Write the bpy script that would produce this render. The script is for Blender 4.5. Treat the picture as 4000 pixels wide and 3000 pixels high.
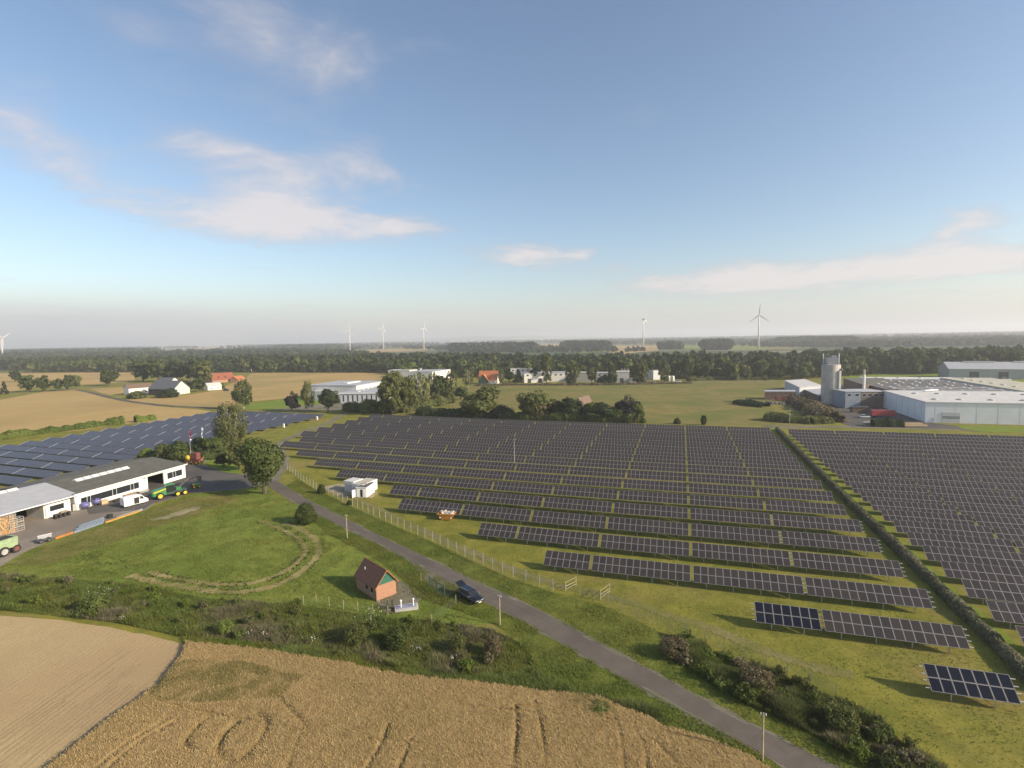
import bpy, bmesh, math, random
import numpy as np
from mathutils import Matrix, Vector
random.seed(7); RNG = np.random.default_rng(11)
for o in list(bpy.data.objects): bpy.data.objects.remove(o)
SC = bpy.context.scene
COL = SC.collection
# ------------------------------------------------------------------ camera (solved from the regular grid of solar tables)
S = 1.12                                   # metres per solved unit
F, PITCH, ROLL, YAW, H = 2104.18, 0.0831, -0.0175, -0.3041, 35.4176*S
_cp, _sp, _cr, _sr, _cy, _sy = math.cos(PITCH), math.sin(PITCH), math.cos(ROLL), math.sin(ROLL), math.cos(YAW), math.sin(YAW)
def vec(a, b, d=1.0):                      # image right, image up, depth -> world direction
    x = a*_cr - b*_sr; up = a*_sr + b*_cr
    y = d*_cp + up*_sp; z = -d*_sp + up*_cp
    return (x*_cy + y*_sy, -x*_sy + y*_cy, z)
def ray(u, v): return vec((u-2000)/F, (1500-v)/F)
def G(u, v, z=0.0):                        # photo pixel (4000x3000) -> point at height z
    r = ray(u, v); t = (z-H)/r[2]
    return (r[0]*t, r[1]*t)
def HGT(u, v, vt):                         # height of something standing at pixel (u,v) whose top is at row vt
    g = G(u, v); r = ray(u, vt); t = (r[0]*g[0]+r[1]*g[1])/(r[0]**2+r[1]**2)
    return H + r[2]*t
def WID(u, v, px):                         # metres covered by px pixels at the ground point of (u,v)
    g = G(u, v); d = math.dist((g[0], g[1], 0), (0, 0, H)); a = (u-2000)/F; b = (1500-v)/F
    return px*d/F/(1+a*a+b*b)**0.5/(1+a*a)**0.5
def PROJ(x, y, z):
    z -= H
    X = x*_cy - y*_sy; Y = x*_sy + y*_cy
    d = Y*_cp - z*_sp; up = Y*_sp + z*_cp
    if d <= 0.1: return (-9e9, -9e9)
    return (2000+F*(X*_cr+up*_sr)/d, 1500-F*(-X*_sr+up*_cr)/d)
cd = bpy.data.cameras.new('camera'); cam = bpy.data.objects.new('camera', cd); COL.objects.link(cam)
cd.sensor_width = 36; cd.sensor_fit = 'HORIZONTAL'; cd.lens = 36*F/4000; cd.clip_start = 0.5; cd.clip_end = 60000
ax, ay, az = Vector(vec(1, 0, 0)), Vector(vec(0, 1, 0)), -Vector(vec(0, 0, 1))
mw = Matrix((ax, ay, az)).transposed().to_4x4(); mw.translation = (0, 0, H); cam.matrix_world = mw
SC.camera = cam
SC.cycles.volume_bounces = 2
SC.render.resolution_x, SC.render.resolution_y = 1024, 768
SC.view_settings.view_transform = 'Standard'; SC.view_settings.look = 'None'
SC.view_settings.exposure = 0.46; SC.view_settings.gamma = 1.0; SC.view_settings.use_curve_mapping = False
# ------------------------------------------------------------------ sun and sky
SUN_EL = math.radians(26); SUN_AZ = math.radians(94)       # azimuth clockwise from +Y
sdir = Vector((math.sin(SUN_AZ)*math.cos(SUN_EL), math.cos(SUN_AZ)*math.cos(SUN_EL), math.sin(SUN_EL)))
sl = bpy.data.lights.new('sun', 'SUN'); sl.energy = 4.8; sl.angle = math.radians(0.6); sl.color = (1.0, 0.86, 0.68)
so = bpy.data.objects.new('sun', sl); COL.objects.link(so); so.rotation_euler = (-sdir).to_track_quat('-Z', 'Y').to_euler(); so.location = (300, -50, 300)
W = bpy.data.worlds.new('World'); SC.world = W; W.use_nodes = True
class NX:                                   # tiny maths-node wrapper
    def __init__(s, nt, sock): s.nt, s.k = nt, sock
    def _m(s, op, b=None, c=None, clamp=False):
        n = s.nt.nodes.new('ShaderNodeMath'); n.operation = op; n.use_clamp = clamp
        for i, x in enumerate((s, b, c)):
            if x is None: continue
            if isinstance(x, NX): s.nt.links.new(x.k, n.inputs[i])
            else: n.inputs[i].default_value = x
        return NX(s.nt, n.outputs[0])
    def __add__(s, b): return s._m('ADD', b)
    def __sub__(s, b): return s._m('SUBTRACT', b)
    def __mul__(s, b): return s._m('MULTIPLY', b)
    def __truediv__(s, b): return s._m('DIVIDE', b)
    def exp(s): return s._m('EXPONENT')
    def clamp(s): return s._m('ADD', 0.0, clamp=True)
    def maxi(s, b): return s._m('MAXIMUM', b)
    def absv(s): return s._m('ABSOLUTE')
    def smooth(s, lo, hi):
        n = s.nt.nodes.new('ShaderNodeMapRange'); n.interpolation_type = 'SMOOTHSTEP'
        s.nt.links.new(s.k, n.inputs[0]); n.inputs[1].default_value = lo; n.inputs[2].default_value = hi
        return NX(s.nt, n.outputs[0])
def mixcol(nt, fac, a, b, mode='MIX'):
    n = nt.nodes.new('ShaderNodeMix'); n.data_type = 'RGBA'; n.blend_type = mode
    for i, x in ((0, fac), (6, a), (7, b)):
        if isinstance(x, NX): nt.links.new(x.k, n.inputs[i])
        elif hasattr(x, 'is_linked'): nt.links.new(x, n.inputs[i])
        elif i == 0: n.inputs[0].default_value = x
        else: n.inputs[i].default_value = (*x, 1)
    return n.outputs[2]
def noise(nt, vecsock, scale, detail=4, rough=0.55, dist=0.0):
    n = nt.nodes.new('ShaderNodeTexNoise'); n.inputs['Scale'].default_value = scale; n.inputs['Detail'].default_value = detail
    n.inputs['Roughness'].default_value = rough; n.inputs['Distortion'].default_value = dist
    if vecsock is not None: nt.links.new(vecsock, n.inputs['Vector'])
    return NX(nt, n.outputs['Fac'])
def build_world():
    nt = W.node_tree; nt.nodes.clear()
    out = nt.nodes.new('ShaderNodeOutputWorld'); bg = nt.nodes.new('ShaderNodeBackground'); bg.inputs[1].default_value = 0.125
    sky = nt.nodes.new('ShaderNodeTexSky'); sky.sky_type = 'NISHITA'; sky.sun_disc = False
    sky.sun_elevation = SUN_EL; sky.sun_rotation = SUN_AZ; sky.altitude = 60; sky.air_density = 1.0; sky.dust_density = 1.2; sky.ozone_density = 1.2
    tc = nt.nodes.new('ShaderNodeTexCoord'); sep = nt.nodes.new('ShaderNodeSeparateXYZ'); nt.links.new(tc.outputs['Generated'], sep.inputs[0])
    X, Y, Z = (NX(nt, sep.outputs[i]) for i in range(3))
    azi = X._m('ARCTAN2', Y); el = Z._m('ARCSINE')
    den = Z.maxi(0.0) + 0.10
    cmb = nt.nodes.new('ShaderNodeCombineXYZ'); nt.links.new((X/den).k, cmb.inputs[0]); nt.links.new((Y/den).k, cmb.inputs[1])
    pv = cmb.outputs[0]
    wv = nt.nodes.new('ShaderNodeTexNoise'); wv.inputs['Scale'].default_value = 1.1; wv.inputs['Detail'].default_value = 3; nt.links.new(pv, wv.inputs['Vector'])
    wm = nt.nodes.new('ShaderNodeVectorMath'); wm.operation = 'MULTIPLY_ADD'; nt.links.new(wv.outputs['Color'], wm.inputs[0]); wm.inputs[1].default_value = (0.7, 0.7, 0.7); nt.links.new(pv, wm.inputs[2])
    n1 = noise(nt, wm.outputs[0], 2.1, 11, 0.58, 0.0); n2 = noise(nt, pv, 0.45, 3, 0.5); n3 = noise(nt, wm.outputs[0], 6.0, 8, 0.6)
    def blob(u, v, ru, rv, st, rot=0.0):
        r = ray(u, v); L = math.sqrt(r[0]**2+r[1]**2+r[2]**2)
        a0 = math.atan2(r[0], r[1]); e0 = math.asin(r[2]/L)
        sc = 1.0/(1+((u-2000)/F)**2*0.9); se = 1.0/(1+((v-1310)/F)**2)
        A = (azi-a0)*(1.0/(ru/F*sc)); E = (el-e0)*(1.0/(rv/F*se))
        if rot:
            c, s_ = math.cos(rot), math.sin(rot); A, E = A*c+E*s_, E*c-A*s_
        return ((A*A+E*E)*-1.0).exp()*st
    BL = [(1150, 880, 480, 85, 1.0, -0.03), (1580, 885, 200, 34, 0.6, 0), (1000, 780, 200, 110, 0.62, -0.6), (1350, 640, 240, 105, 0.60, 0.15), (800, 560, 280, 75, 0.66, -0.30), (1150, 740, 300, 100, 0.40, 0), (460, 770, 260, 80, 0.46, 0.0), (100, 500, 260, 90, 0.56, -0.35), (330, 650, 180, 60, 0.44, -0.4),
          (1130, 230, 330, 190, 0.44, -0.2), (1420, 190, 220, 170, 0.38, 0), (930, 70, 220, 120, 0.42, -0.5), (520, 90, 170, 120, 0.38, -0.5), (80, 330, 260, 110, 0.36, -0.2), (600, 330, 260, 110, 0.26, -0.2),
          (2080, 1002, 270, 50, 1.05, 0.05), (2280, 995, 60, 20, 0.5, 0), (2780, 1105, 420, 58, 1.0, 0.05), (3300, 1060, 480, 56, 0.92, 0.06), (3850, 1010, 440, 55, 1.0, 0.08), (3790, 850, 140, 48, 0.95, 0.1), (3690, 915, 70, 24, 0.6, 0), (1560, 1275, 60, 20, 0.5, 0), (2580, 1222, 90, 18, 0.42, 0),
          (1750, 1215, 330, 9, 0.50, 0.02), (1300, 1195, 220, 7, 0.36, 0), (2150, 1205, 200, 6, 0.36, 0)]
    m = None
    for b in BL: k = blob(*b); m = k if m is None else m+k
    off = (azi-YAW).absv().smooth(0.85, 1.15)
    m = m + off*n2.smooth(0.50, 0.72)*0.75
    d = (m*1.25 + (n1-0.5)*2.3 + (n3-0.5)*0.7 - 0.22).smooth(0.0, 1.35)
    band = blob(100, 1262, 1500, 60, 0.72)                                     # grey stratus low on the left
    body = (m*1.0 + (n1-0.5)*1.6 + (n3-0.5)*0.9).smooth(0.25, 1.25)
    ccol = mixcol(nt, body, (3.3, 3.15, 3.4), (4.9, 4.5, 4.4))
    c1 = mixcol(nt, (band*(n1*0.8+0.6)).clamp(), sky.outputs[0], (3.3, 3.3, 3.55))
    hzn = ((el*(1/0.075))*(el*(1/0.075))*-1.0).exp()*0.55
    c1 = mixcol(nt, hzn.clamp(), c1, (4.0, 4.0, 4.3))
    c2 = mixcol(nt, (d*0.82).clamp(), c1, ccol)
    nt.links.new(c2, bg.inputs[0]); nt.links.new(bg.outputs[0], out.inputs[0])
build_world()
# ------------------------------------------------------------------ materials
MATS = {}
def base_mat(name):
    m = bpy.data.materials.new(name); m.use_nodes = True; nt = m.node_tree
    return m, nt, nt.nodes['Principled BSDF']
def M(name, rgb=None, rough=0.7, metal=0.0, var=0.12, scale=1.5, bump=0.0, spec=0.5, rand=0.0):
    if name in MATS: return MATS[name]
    m, nt, p = base_mat(name)
    tc = nt.nodes.new('ShaderNodeTexCoord')
    n = noise(nt, tc.outputs['Object'], scale, 5, 0.6)
    lo = tuple(c*(1-var*1.3) for c in rgb); hi = tuple(min(1, c*(1+var)) for c in rgb)
    col = mixcol(nt, n.smooth(0.3, 0.7), lo, hi)
    if rand:
        oi = nt.nodes.new('ShaderNodeObjectInfo'); r = NX(nt, oi.outputs['Random'])*rand*2 + (1-rand)
        cc = nt.nodes.new('ShaderNodeCombineColor')
        for i in range(3): nt.links.new(r.k, cc.inputs[i])
        col = mixcol(nt, 1.0, col, cc.outputs[0], 'MULTIPLY')
    nt.links.new(col, p.inputs['Base Color'])
    p.inputs['Roughness'].default_value = rough; p.inputs['Metallic'].default_value = metal; p.inputs['Specular IOR Level'].default_value = spec
    if bump:
        b = nt.nodes.new('ShaderNodeBump'); b.inputs['Strength'].default_value = bump; b.inputs['Distance'].default_value = 0.05
        nt.links.new(noise(nt, tc.outputs['Object'], scale*6, 4).k, b.inputs['Height']); nt.links.new(b.outputs[0], p.inputs['Normal'])
    MATS[name] = m; return m
def ground_mat(name, cols, s_big=0.03, s_mid=0.25, s_fine=2.2, bump=0.5, stripes=None, speck=0.35):
    """cols: dark, mid, light, accent"""
    m, nt, p = base_mat(name)
    tc = nt.nodes.new('ShaderNodeTexCoord'); o = tc.outputs['Object']
    nb, nm, nf = noise(nt, o, s_big, 4), noise(nt, o, s_mid, 5, 0.6, 0.4), noise(nt, o, s_fine, 6, 0.7)
    c = mixcol(nt, nm.smooth(0.32, 0.68), cols[1], cols[2])
    c = mixcol(nt, nb.smooth(0.42, 0.66), c, cols[3])
    c = mixcol(nt, (nf.smooth(0.42, 0.70)*speck).clamp(), c, cols[0])
    h = nf
    if stripes:
        ang, sc, col, amt = stripes
        mp = nt.nodes.new('ShaderNodeMapping'); mp.inputs['Rotation'].default_value = (0, 0, ang); nt.links.new(o, mp.inputs[0])
        w = nt.nodes.new('ShaderNodeTexWave'); w.inputs['Scale'].default_value = sc; w.inputs['Distortion'].default_value = 3.5; w.inputs['Detail'].default_value = 3; w.inputs['Detail Scale'].default_value = 1.5
        nt.links.new(mp.outputs[0], w.inputs[0]); wf = NX(nt, w.outputs['Fac'])
        c = mixcol(nt, (wf.smooth(0.5, 0.95)*nm.smooth(0.35, 0.6)*amt).clamp(), c, col)
    nt.links.new(c, p.inputs['Base Color']); p.inputs['Roughness'].default_value = 0.95; p.inputs['Specular IOR Level'].default_value = 0.1
    if bump:
        b = nt.nodes.new('ShaderNodeBump'); b.inputs['Strength'].default_value = bump; b.inputs['Distance'].default_value = 0.15
        nt.links.new(h.k, b.inputs['Height']); nt.links.new(b.outputs[0], p.inputs['Normal'])
    MATS[name] = m; return m
def leaf_mat(name, trans=0.3):
    m, nt, p = base_mat(name)
    at = nt.nodes.new('ShaderNodeAttribute'); at.attribute_name = 'Col'
    oi = nt.nodes.new('ShaderNodeObjectInfo'); r = NX(nt, oi.outputs['Random'])*0.35 + 0.82
    cc = nt.nodes.new('ShaderNodeCombineColor')
    for i in range(3): nt.links.new(r.k, cc.inputs[i])
    col = mixcol(nt, 1.0, at.outputs['Color'], cc.outputs[0], 'MULTIPLY')
    nt.links.new(col, p.inputs['Base Color']); p.inputs['Roughness'].default_value = 0.75; p.inputs['Specular IOR Level'].default_value = 0.2
    tr = nt.nodes.new('ShaderNodeBsdfTranslucent'); nt.links.new(col, tr.inputs[0])
    mx = nt.nodes.new('ShaderNodeMixShader'); mx.inputs[0].default_value = trans
    nt.links.new(p.outputs[0], mx.inputs[1]); nt.links.new(tr.outputs[0], mx.inputs[2]); nt.links.new(mx.outputs[0], nt.nodes['Material Output'].inputs[0])
    MATS[name] = m; return m
LEAF = leaf_mat('leaf', 0.32); BLADE = leaf_mat('blade', 0.42)
def veil_mat(name, rgb, amt):
    m, nt, p = base_mat(name); p.inputs['Base Color'].default_value = (*rgb, 1); p.inputs['Roughness'].default_value = 0.6
    t = nt.nodes.new('ShaderNodeBsdfTransparent'); mx = nt.nodes.new('ShaderNodeMixShader'); mx.inputs[0].default_value = amt
    nt.links.new(t.outputs[0], mx.inputs[1]); nt.links.new(p.outputs[0], mx.inputs[2]); nt.links.new(mx.outputs[0], nt.nodes['Material Output'].inputs[0])
    MATS[name] = m; return m
# ------------------------------------------------------------------ object helpers
def tag(o, label=None, cat=None, group=None, kind=None):
    if label: o['label'] = label
    if cat: o['category'] = cat
    if group: o['group'] = group
    if kind: o['kind'] = kind
    return o
def thing(name, label, cat, loc=(0, 0, 0), rz=0.0, group=None, scale=None):
    o = bpy.data.objects.new(name, None); COL.objects.link(o); o.empty_display_size = 0.3
    o.location = loc; o.rotation_euler = (0, 0, rz)
    if scale: o.scale = scale
    return tag(o, label, cat, group)
def inst(name, me, parent=None, loc=(0, 0, 0), rot=(0, 0, 0), scale=None):
    o = bpy.data.objects.new(name, me); COL.objects.link(o); o.location = loc; o.rotation_euler = rot
    if scale: o.scale = scale
    if parent: o.parent = parent
    return o
class MB:
    def __init__(s): s.v, s.f, s.mi, s.mats = [], [], [], []
    def mat(s, m):
        if isinstance(m, str): m = MATS[m]
        if m not in s.mats: s.mats.append(m)
        return s.mats.index(m)
    def add(s, vs, fs, m):
        k = len(s.v); s.v += [tuple(p) for p in vs]; i = s.mat(m)
        for f in fs: s.f.append(tuple(k+j for j in f)); s.mi.append(i)
        return s
    def box(s, c, d, m, rz=0.0, ry=0.0, top=1.0, bev=0.0):
        hx, hy, hz = d[0]/2, d[1]/2, d[2]/2; vs = []
        for z, k in ((-hz, 1), (hz, top)):
            for x, y in ((-hx, -hy), (hx, -hy), (hx, hy), (-hx, hy)): vs.append(Vector((x*k, y*k, z)))
        R = Matrix.Rotation(rz, 3, 'Z') @ Matrix.Rotation(ry, 3, 'Y')
        return s.add([R @ p + Vector(c) for p in vs], ((3, 2, 1, 0), (4, 5, 6, 7), (0, 1, 5, 4), (1, 2, 6, 5), (2, 3, 7, 6), (3, 0, 4, 7)), m)
    def ext(s, poly, z0, z1, m, cap=True):                  # vertical prism over an xy polygon (ccw)
        n = len(poly); vs = [(x, y, z0) for x, y in poly]+[(x, y, z1) for x, y in poly]
        fs = [(i, (i+1) % n, n+(i+1) % n, n+i) for i in range(n)]
        if cap: fs += [tuple(range(n, 2*n)), tuple(range(n-1, -1, -1))]
        return s.add(vs, fs, m)
    def side(s, prof, y0, y1, m):                            # prism: xz profile extruded along y
        n = len(prof); vs = [(x, y0, z) for x, z in prof]+[(x, y1, z) for x, z in prof]
        return s.add(vs, [(i, (i+1) % n, n+(i+1) % n, n+i) for i in range(n)]+[tuple(range(n, 2*n)), tuple(range(n-1, -1, -1))], m)
    def tube(s, p0, p1, r0, r1, m, n=8, cap=True):
        p0, p1 = Vector(p0), Vector(p1); d = (p1-p0).normalized()
        a = d.orthogonal().normalized(); b = d.cross(a); vs = []
        for p, r in ((p0, r0), (p1, r1)):
            for i in range(n): t = 2*math.pi*i/n; vs.append(p+a*math.cos(t)*r+b*math.sin(t)*r)
        fs = [(i, (i+1) % n, n+(i+1) % n, n+i) for i in range(n)]
        if cap: fs += [tuple(range(n, 2*n)), tuple(range(n-1, -1, -1))]
        return s.add(vs, fs, m)
    def lathe(s, prof, c, m, n=24, axis='Z', cap=True):                # prof [(r,h)]
        vs, fs = [], []
        for r, h in prof:
            for i in range(n):
                t = 2*math.pi*i/n; p = (r*math.cos(t), r*math.sin(t), h)
                if axis == 'Y': p = (p[0], p[2], p[1])
                vs.append((p[0]+c[0], p[1]+c[1], p[2]+c[2]))
        for j in range(len(prof)-1):
            for i in range(n): fs.append((j*n+i, j*n+(i+1) % n, (j+1)*n+(i+1) % n, (j+1)*n+i))
        if cap and prof[0][0] > 0.01: fs.append(tuple(range(n-1, -1, -1)))
        if cap and prof[-1][0] > 0.01: fs.append(tuple(range((len(prof)-1)*n, len(prof)*n)))
        return s.add(vs, fs, m)
    def quad(s, pts, m): return s.add(pts, (tuple(range(len(pts))),), m)
    def loft(s, rings, m, caps=True):
        n = len(rings[0]); vs = [p for r in rings for p in r]; fs = []
        for j in range(len(rings)-1):
            for i in range(n): fs.append((j*n+i, j*n+(i+1) % n, (j+1)*n+(i+1) % n, (j+1)*n+i))
        if caps: fs += [tuple(range(n-1, -1, -1)), tuple(range((len(rings)-1)*n, len(rings)*n))]
        return s.add(vs, fs, m)
    def mesh(s, name, smooth=False):
        me = bpy.data.meshes.new(name); me.from_pydata(s.v, [], s.f)
        for m in s.mats: me.materials.append(m)
        me.polygons.foreach_set('material_index', s.mi)
        if smooth: me.polygons.foreach_set('use_smooth', [True]*len(s.f))
        me.update()
        bm = bmesh.new(); bm.from_mesh(me); bmesh.ops.recalc_face_normals(bm, faces=bm.faces); bm.to_mesh(me); bm.free()
        return me
    def build(s, name, parent=None, loc=(0, 0, 0), rz=0.0, smooth=False, bevel=0.0):
        o = inst(name, s.mesh(name, smooth), parent, loc, (0, 0, rz))
        if bevel:
            b = o.modifiers.new('bevel', 'BEVEL'); b.width = bevel; b.segments = 2; b.limit_method = 'ANGLE'
        return o
def np_mesh(name, verts, faces, mat, cols=None):
    verts = np.asarray(verts, np.float32); faces = np.asarray(faces, np.int32); nf, k = faces.shape
    me = bpy.data.meshes.new(name); me.vertices.add(len(verts)); me.vertices.foreach_set('co', verts.ravel())
    me.loops.add(nf*k); me.loops.foreach_set('vertex_index', faces.ravel())
    me.polygons.add(nf); me.polygons.foreach_set('loop_start', np.arange(0, nf*k, k, dtype=np.int32))
    me.update(calc_edges=True); me.materials.append(mat)
    if cols is not None:
        ca = me.color_attributes.new('Col', 'FLOAT_COLOR', 'POINT')
        c4 = np.ones((len(verts), 4), np.float32); c4[:, :3] = cols; ca.data.foreach_set('color', c4.ravel())
    return me
def vnoise(x, y, scale, seed=0, octv=3):
    x = np.asarray(x, float); y = np.asarray(y, float); out = np.zeros_like(x); amp = 1.0; tot = 0
    for k in range(octv):
        g = np.random.default_rng(seed+k*97).random((257, 257)); X = (x*scale*2**k) % 256; Y = (y*scale*2**k) % 256
        i, j = X.astype(int), Y.astype(int); fx, fy = X-i, Y-j; fx = fx*fx*(3-2*fx); fy = fy*fy*(3-2*fy)
        out += amp*((g[i, j]*(1-fx)+g[i+1, j]*fx)*(1-fy)+(g[i, j+1]*(1-fx)+g[i+1, j+1]*fx)*fy); tot += amp; amp *= 0.5
    return out/tot
def inpoly(x, y, poly):
    x = np.asarray(x); y = np.asarray(y); c = np.zeros(x.shape, bool); n = len(poly); j = n-1
    for i in range(n):
        xi, yi = poly[i]; xj, yj = poly[j]
        if yi != yj: c ^= ((yi > y) != (yj > y)) & (x < (xj-xi)*(y-yi)/(yj-yi)+xi)
        j = i
    return c
def distline(x, y, pts):
    d = np.full(np.shape(x), 1e9)
    for (ax_, ay_), (bx, by) in zip(pts[:-1], pts[1:]):
        dx, dy = bx-ax_, by-ay_; L = dx*dx+dy*dy+1e-9
        t = np.clip(((x-ax_)*dx+(y-ay_)*dy)/L, 0, 1); d = np.minimum(d, np.hypot(x-ax_-t*dx, y-ay_-t*dy))
    return d
def D2(p): return [(u*4000/2212, v*3000/1659) for u, v in p]          # overview-picture coords -> photo pixels
def GP(px, z=0.0): return [G(u, v, z) for u, v in px]
def densify(pts, step, closed=True, jit=0.0, seed=1):
    r = random.Random(seed); out = []; n = len(pts)
    for i in range(n if closed else n-1):
        a, b = pts[i], pts[(i+1) % n]; L = math.dist(a, b); k = max(1, min(400, int(L/step)))
        for q in range(k):
            t = q/k; out.append((a[0]+(b[0]-a[0])*t+r.gauss(0, jit)*(q > 0), a[1]+(b[1]-a[1])*t+r.gauss(0, jit)*(q > 0)))
    if not closed: out.append(pts[-1])
    return out
def sheet(name, pts, z, mat, label, step=2.0, jit=0.0, kind='structure', cat=None, seed=1):
    p = densify(pts, step, True, jit, seed); A = sum(p[i-1][0]*p[i][1]-p[i][0]*p[i-1][1] for i in range(len(p)))
    if A < 0: p = p[::-1]
    me = bpy.data.meshes.new(name); me.from_pydata([(x, y, z) for x, y in p], [], [tuple(range(len(p)))]); me.materials.append(MATS[mat] if isinstance(mat, str) else mat); me.update()
    return tag(inst(name, me), label, cat or name.replace('_', ' '), None, kind)
def smoothline(pts, n=6):
    out = []; P = [pts[0]]+list(pts)+[pts[-1]]
    for i in range(1, len(P)-2):
        a, b, c, d = P[i-1], P[i], P[i+1], P[i+2]
        for k in range(n):
            t = k/n; out.append(tuple(0.5*(2*b[j]+(c[j]-a[j])*t+(2*a[j]-5*b[j]+4*c[j]-d[j])*t*t+(3*b[j]-a[j]-3*c[j]+d[j])*t**3) for j in (0, 1)))
    out.append(pts[-1]); return out
def ribbon(name, line, w, z, mat, label, jit=0.0, kind='structure', cat=None, seed=3, parent=None):
    r = random.Random(seed); n = len(line); L, R_ = [], []
    for i in range(n):
        a, b = line[max(0, i-1)], line[min(n-1, i+1)]; dx, dy = b[0]-a[0], b[1]-a[1]; q = math.hypot(dx, dy) or 1
        ww = w/2+r.gauss(0, jit); w2 = w/2+r.gauss(0, jit)
        L.append((line[i][0]-dy/q*ww, line[i][1]+dx/q*ww, z)); R_.append((line[i][0]+dy/q*w2, line[i][1]-dx/q*w2, z))
    me = bpy.data.meshes.new(name); me.from_pydata(L+R_, [], [(i, n+i, n+i+1, i+1) for i in range(n-1)]); me.materials.append(MATS[mat]); me.update()
    o = inst(name, me, parent)
    return o if parent else tag(o, label, cat or name.replace('_', ' '), None, kind)
ORD = ['first', 'second', 'third', 'fourth', 'fifth', 'sixth', 'seventh', 'eighth', 'ninth', 'tenth', 'eleventh', 'twelfth', 'thirteenth', 'fourteenth', 'fifteenth', 'sixteenth', 'seventeenth', 'eighteenth', 'nineteenth', 'twentieth', 'twenty-first', 'twenty-second', 'twenty-third', 'twenty-fourth', 'twenty-fifth', 'twenty-sixth', 'twenty-seventh', 'twenty-eighth']
# ------------------------------------------------------------------ ground, fields, roads
def far_ground():
    m, nt, p = base_mat('plain'); tc = nt.nodes.new('ShaderNodeTexCoord'); o = tc.outputs['Object']
    mp = nt.nodes.new('ShaderNodeMapping'); mp.inputs['Scale'].default_value = (1, 1.6, 1); mp.inputs['Rotation'].default_value = (0, 0, 0.3); nt.links.new(o, mp.inputs[0])
    vo = nt.nodes.new('ShaderNodeTexVoronoi'); vo.inputs['Scale'].default_value = 0.0042; nt.links.new(mp.outputs[0], vo.inputs['Vector'])
    sx = nt.nodes.new('ShaderNodeSeparateColor'); nt.links.new(vo.outputs['Color'], sx.inputs[0])
    cr = nt.nodes.new('ShaderNodeValToRGB'); cr.color_ramp.interpolation = 'CONSTANT'; nt.links.new(sx.outputs[0], cr.inputs[0])
    e = cr.color_ramp.elements; e[0].position = 0; e[0].color = (0.05, 0.072, 0.026, 1); e[1].position = 0.42; e[1].color = (0.26, 0.20, 0.10, 1)
    for ps, c in ((0.55, (0.06, 0.085, 0.03)), (0.78, (0.12, 0.14, 0.05)), (0.9, (0.05, 0.07, 0.026))): q = e.new(ps); q.color = (*c, 1)
    nm, nf = noise(nt, o, 0.22, 5, 0.62, 0.4), noise(nt, o, 2.4, 6, 0.7)
    near = mixcol(nt, nm.smooth(0.32, 0.68), (0.145, 0.148, 0.024), (0.235, 0.215, 0.038))
    near = mixcol(nt, (nf.smooth(0.45, 0.7)*0.5).clamp(), near, (0.085, 0.088, 0.020))
    near = mixcol(nt, noise(nt, o, 0.045, 4).smooth(0.5, 0.7), near, (0.225, 0.18, 0.055))
    sp = nt.nodes.new('ShaderNodeSeparateXYZ'); nt.links.new(o, sp.inputs[0]); yy = NX(nt, sp.outputs[1])
    c = mixcol(nt, yy.smooth(520, 700), near, cr.outputs[0])
    nt.links.new(c, p.inputs['Base Color']); p.inputs['Roughness'].default_value = 0.95; p.inputs['Specular IOR Level'].default_value = 0.1
    b = nt.nodes.new('ShaderNodeBump'); b.inputs['Strength'].default_value = 0.5; b.inputs['Distance'].default_value = 0.12; nt.links.new(nf.k, b.inputs['Height']); nt.links.new(b.outputs[0], p.inputs['Normal'])
    MATS['plain'] = m
far_ground()
R14 = 14000; HAZE = 0.00017
me = bpy.data.meshes.new('ground'); me.from_pydata([(-R14, -2000, 0), (R14, -2000, 0), (R14, R14, 0), (-R14, R14, 0)], [], [(0, 1, 2, 3)]); me.materials.append(MATS['plain']); me.update()
tag(inst('ground', me), 'rough olive grass plain running out to hazy patchwork fields', 'ground', None, 'structure')
ground_mat('meadow_mat', ((0.070, 0.102, 0.020), (0.155, 0.20, 0.034), (0.255, 0.262, 0.048), (0.165, 0.215, 0.036)), 0.05, 0.7, 3.2, 0.9, None, 0.8)
ground_mat('dry_meadow_mat', ((0.085, 0.085, 0.025), (0.165, 0.150, 0.042), (0.245, 0.195, 0.066), (0.135, 0.150, 0.036)), 0.028, 0.11, 0.9, 0.6, None, 0.6)
ground_mat('verge_mat', ((0.060, 0.082, 0.018), (0.130, 0.155, 0.026), (0.205, 0.205, 0.038), (0.145, 0.168, 0.028)), 0.06, 0.8, 3.4, 0.9, None, 0.75)
_a, _b = G(*D2([(95, 1670)])[0]), G(*D2([(385, 1428)])[0]); STANG = -(math.atan2(_b[1]-_a[1], _b[0]-_a[0])+math.pi/2)
ground_mat('stubble_mat', ((0.25, 0.175, 0.085), (0.44, 0.325, 0.165), (0.51, 0.385, 0.205), (0.40, 0.285, 0.155)), 0.04, 0.3, 5.0, 0.5, (STANG, 0.42, (0.30, 0.215, 0.11), 0.42), 0.5)
ground_mat('grain_mat', ((0.26, 0.17, 0.06), (0.40, 0.275, 0.105), (0.46, 0.33, 0.14), (0.36, 0.25, 0.10)), 0.012, 0.08, 0.9, 0.4, (0.25, 0.06, (0.30, 0.21, 0.08), 0.5), 0.35)
ground_mat('grain_far_mat', ((0.26, 0.17, 0.06), (0.40, 0.27, 0.105), (0.44, 0.30, 0.12), (0.30, 0.235, 0.085)), 0.014, 0.06, 0.7, 0.3, (1.45, 0.03, (0.27, 0.20, 0.08), 0.6), 0.3)
ground_mat('asphalt', ((0.080, 0.068, 0.056), (0.125, 0.107, 0.090), (0.148, 0.128, 0.108), (0.112, 0.096, 0.081)), 0.12, 0.5, 9.0, 0.12, None, 0.35)
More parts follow.
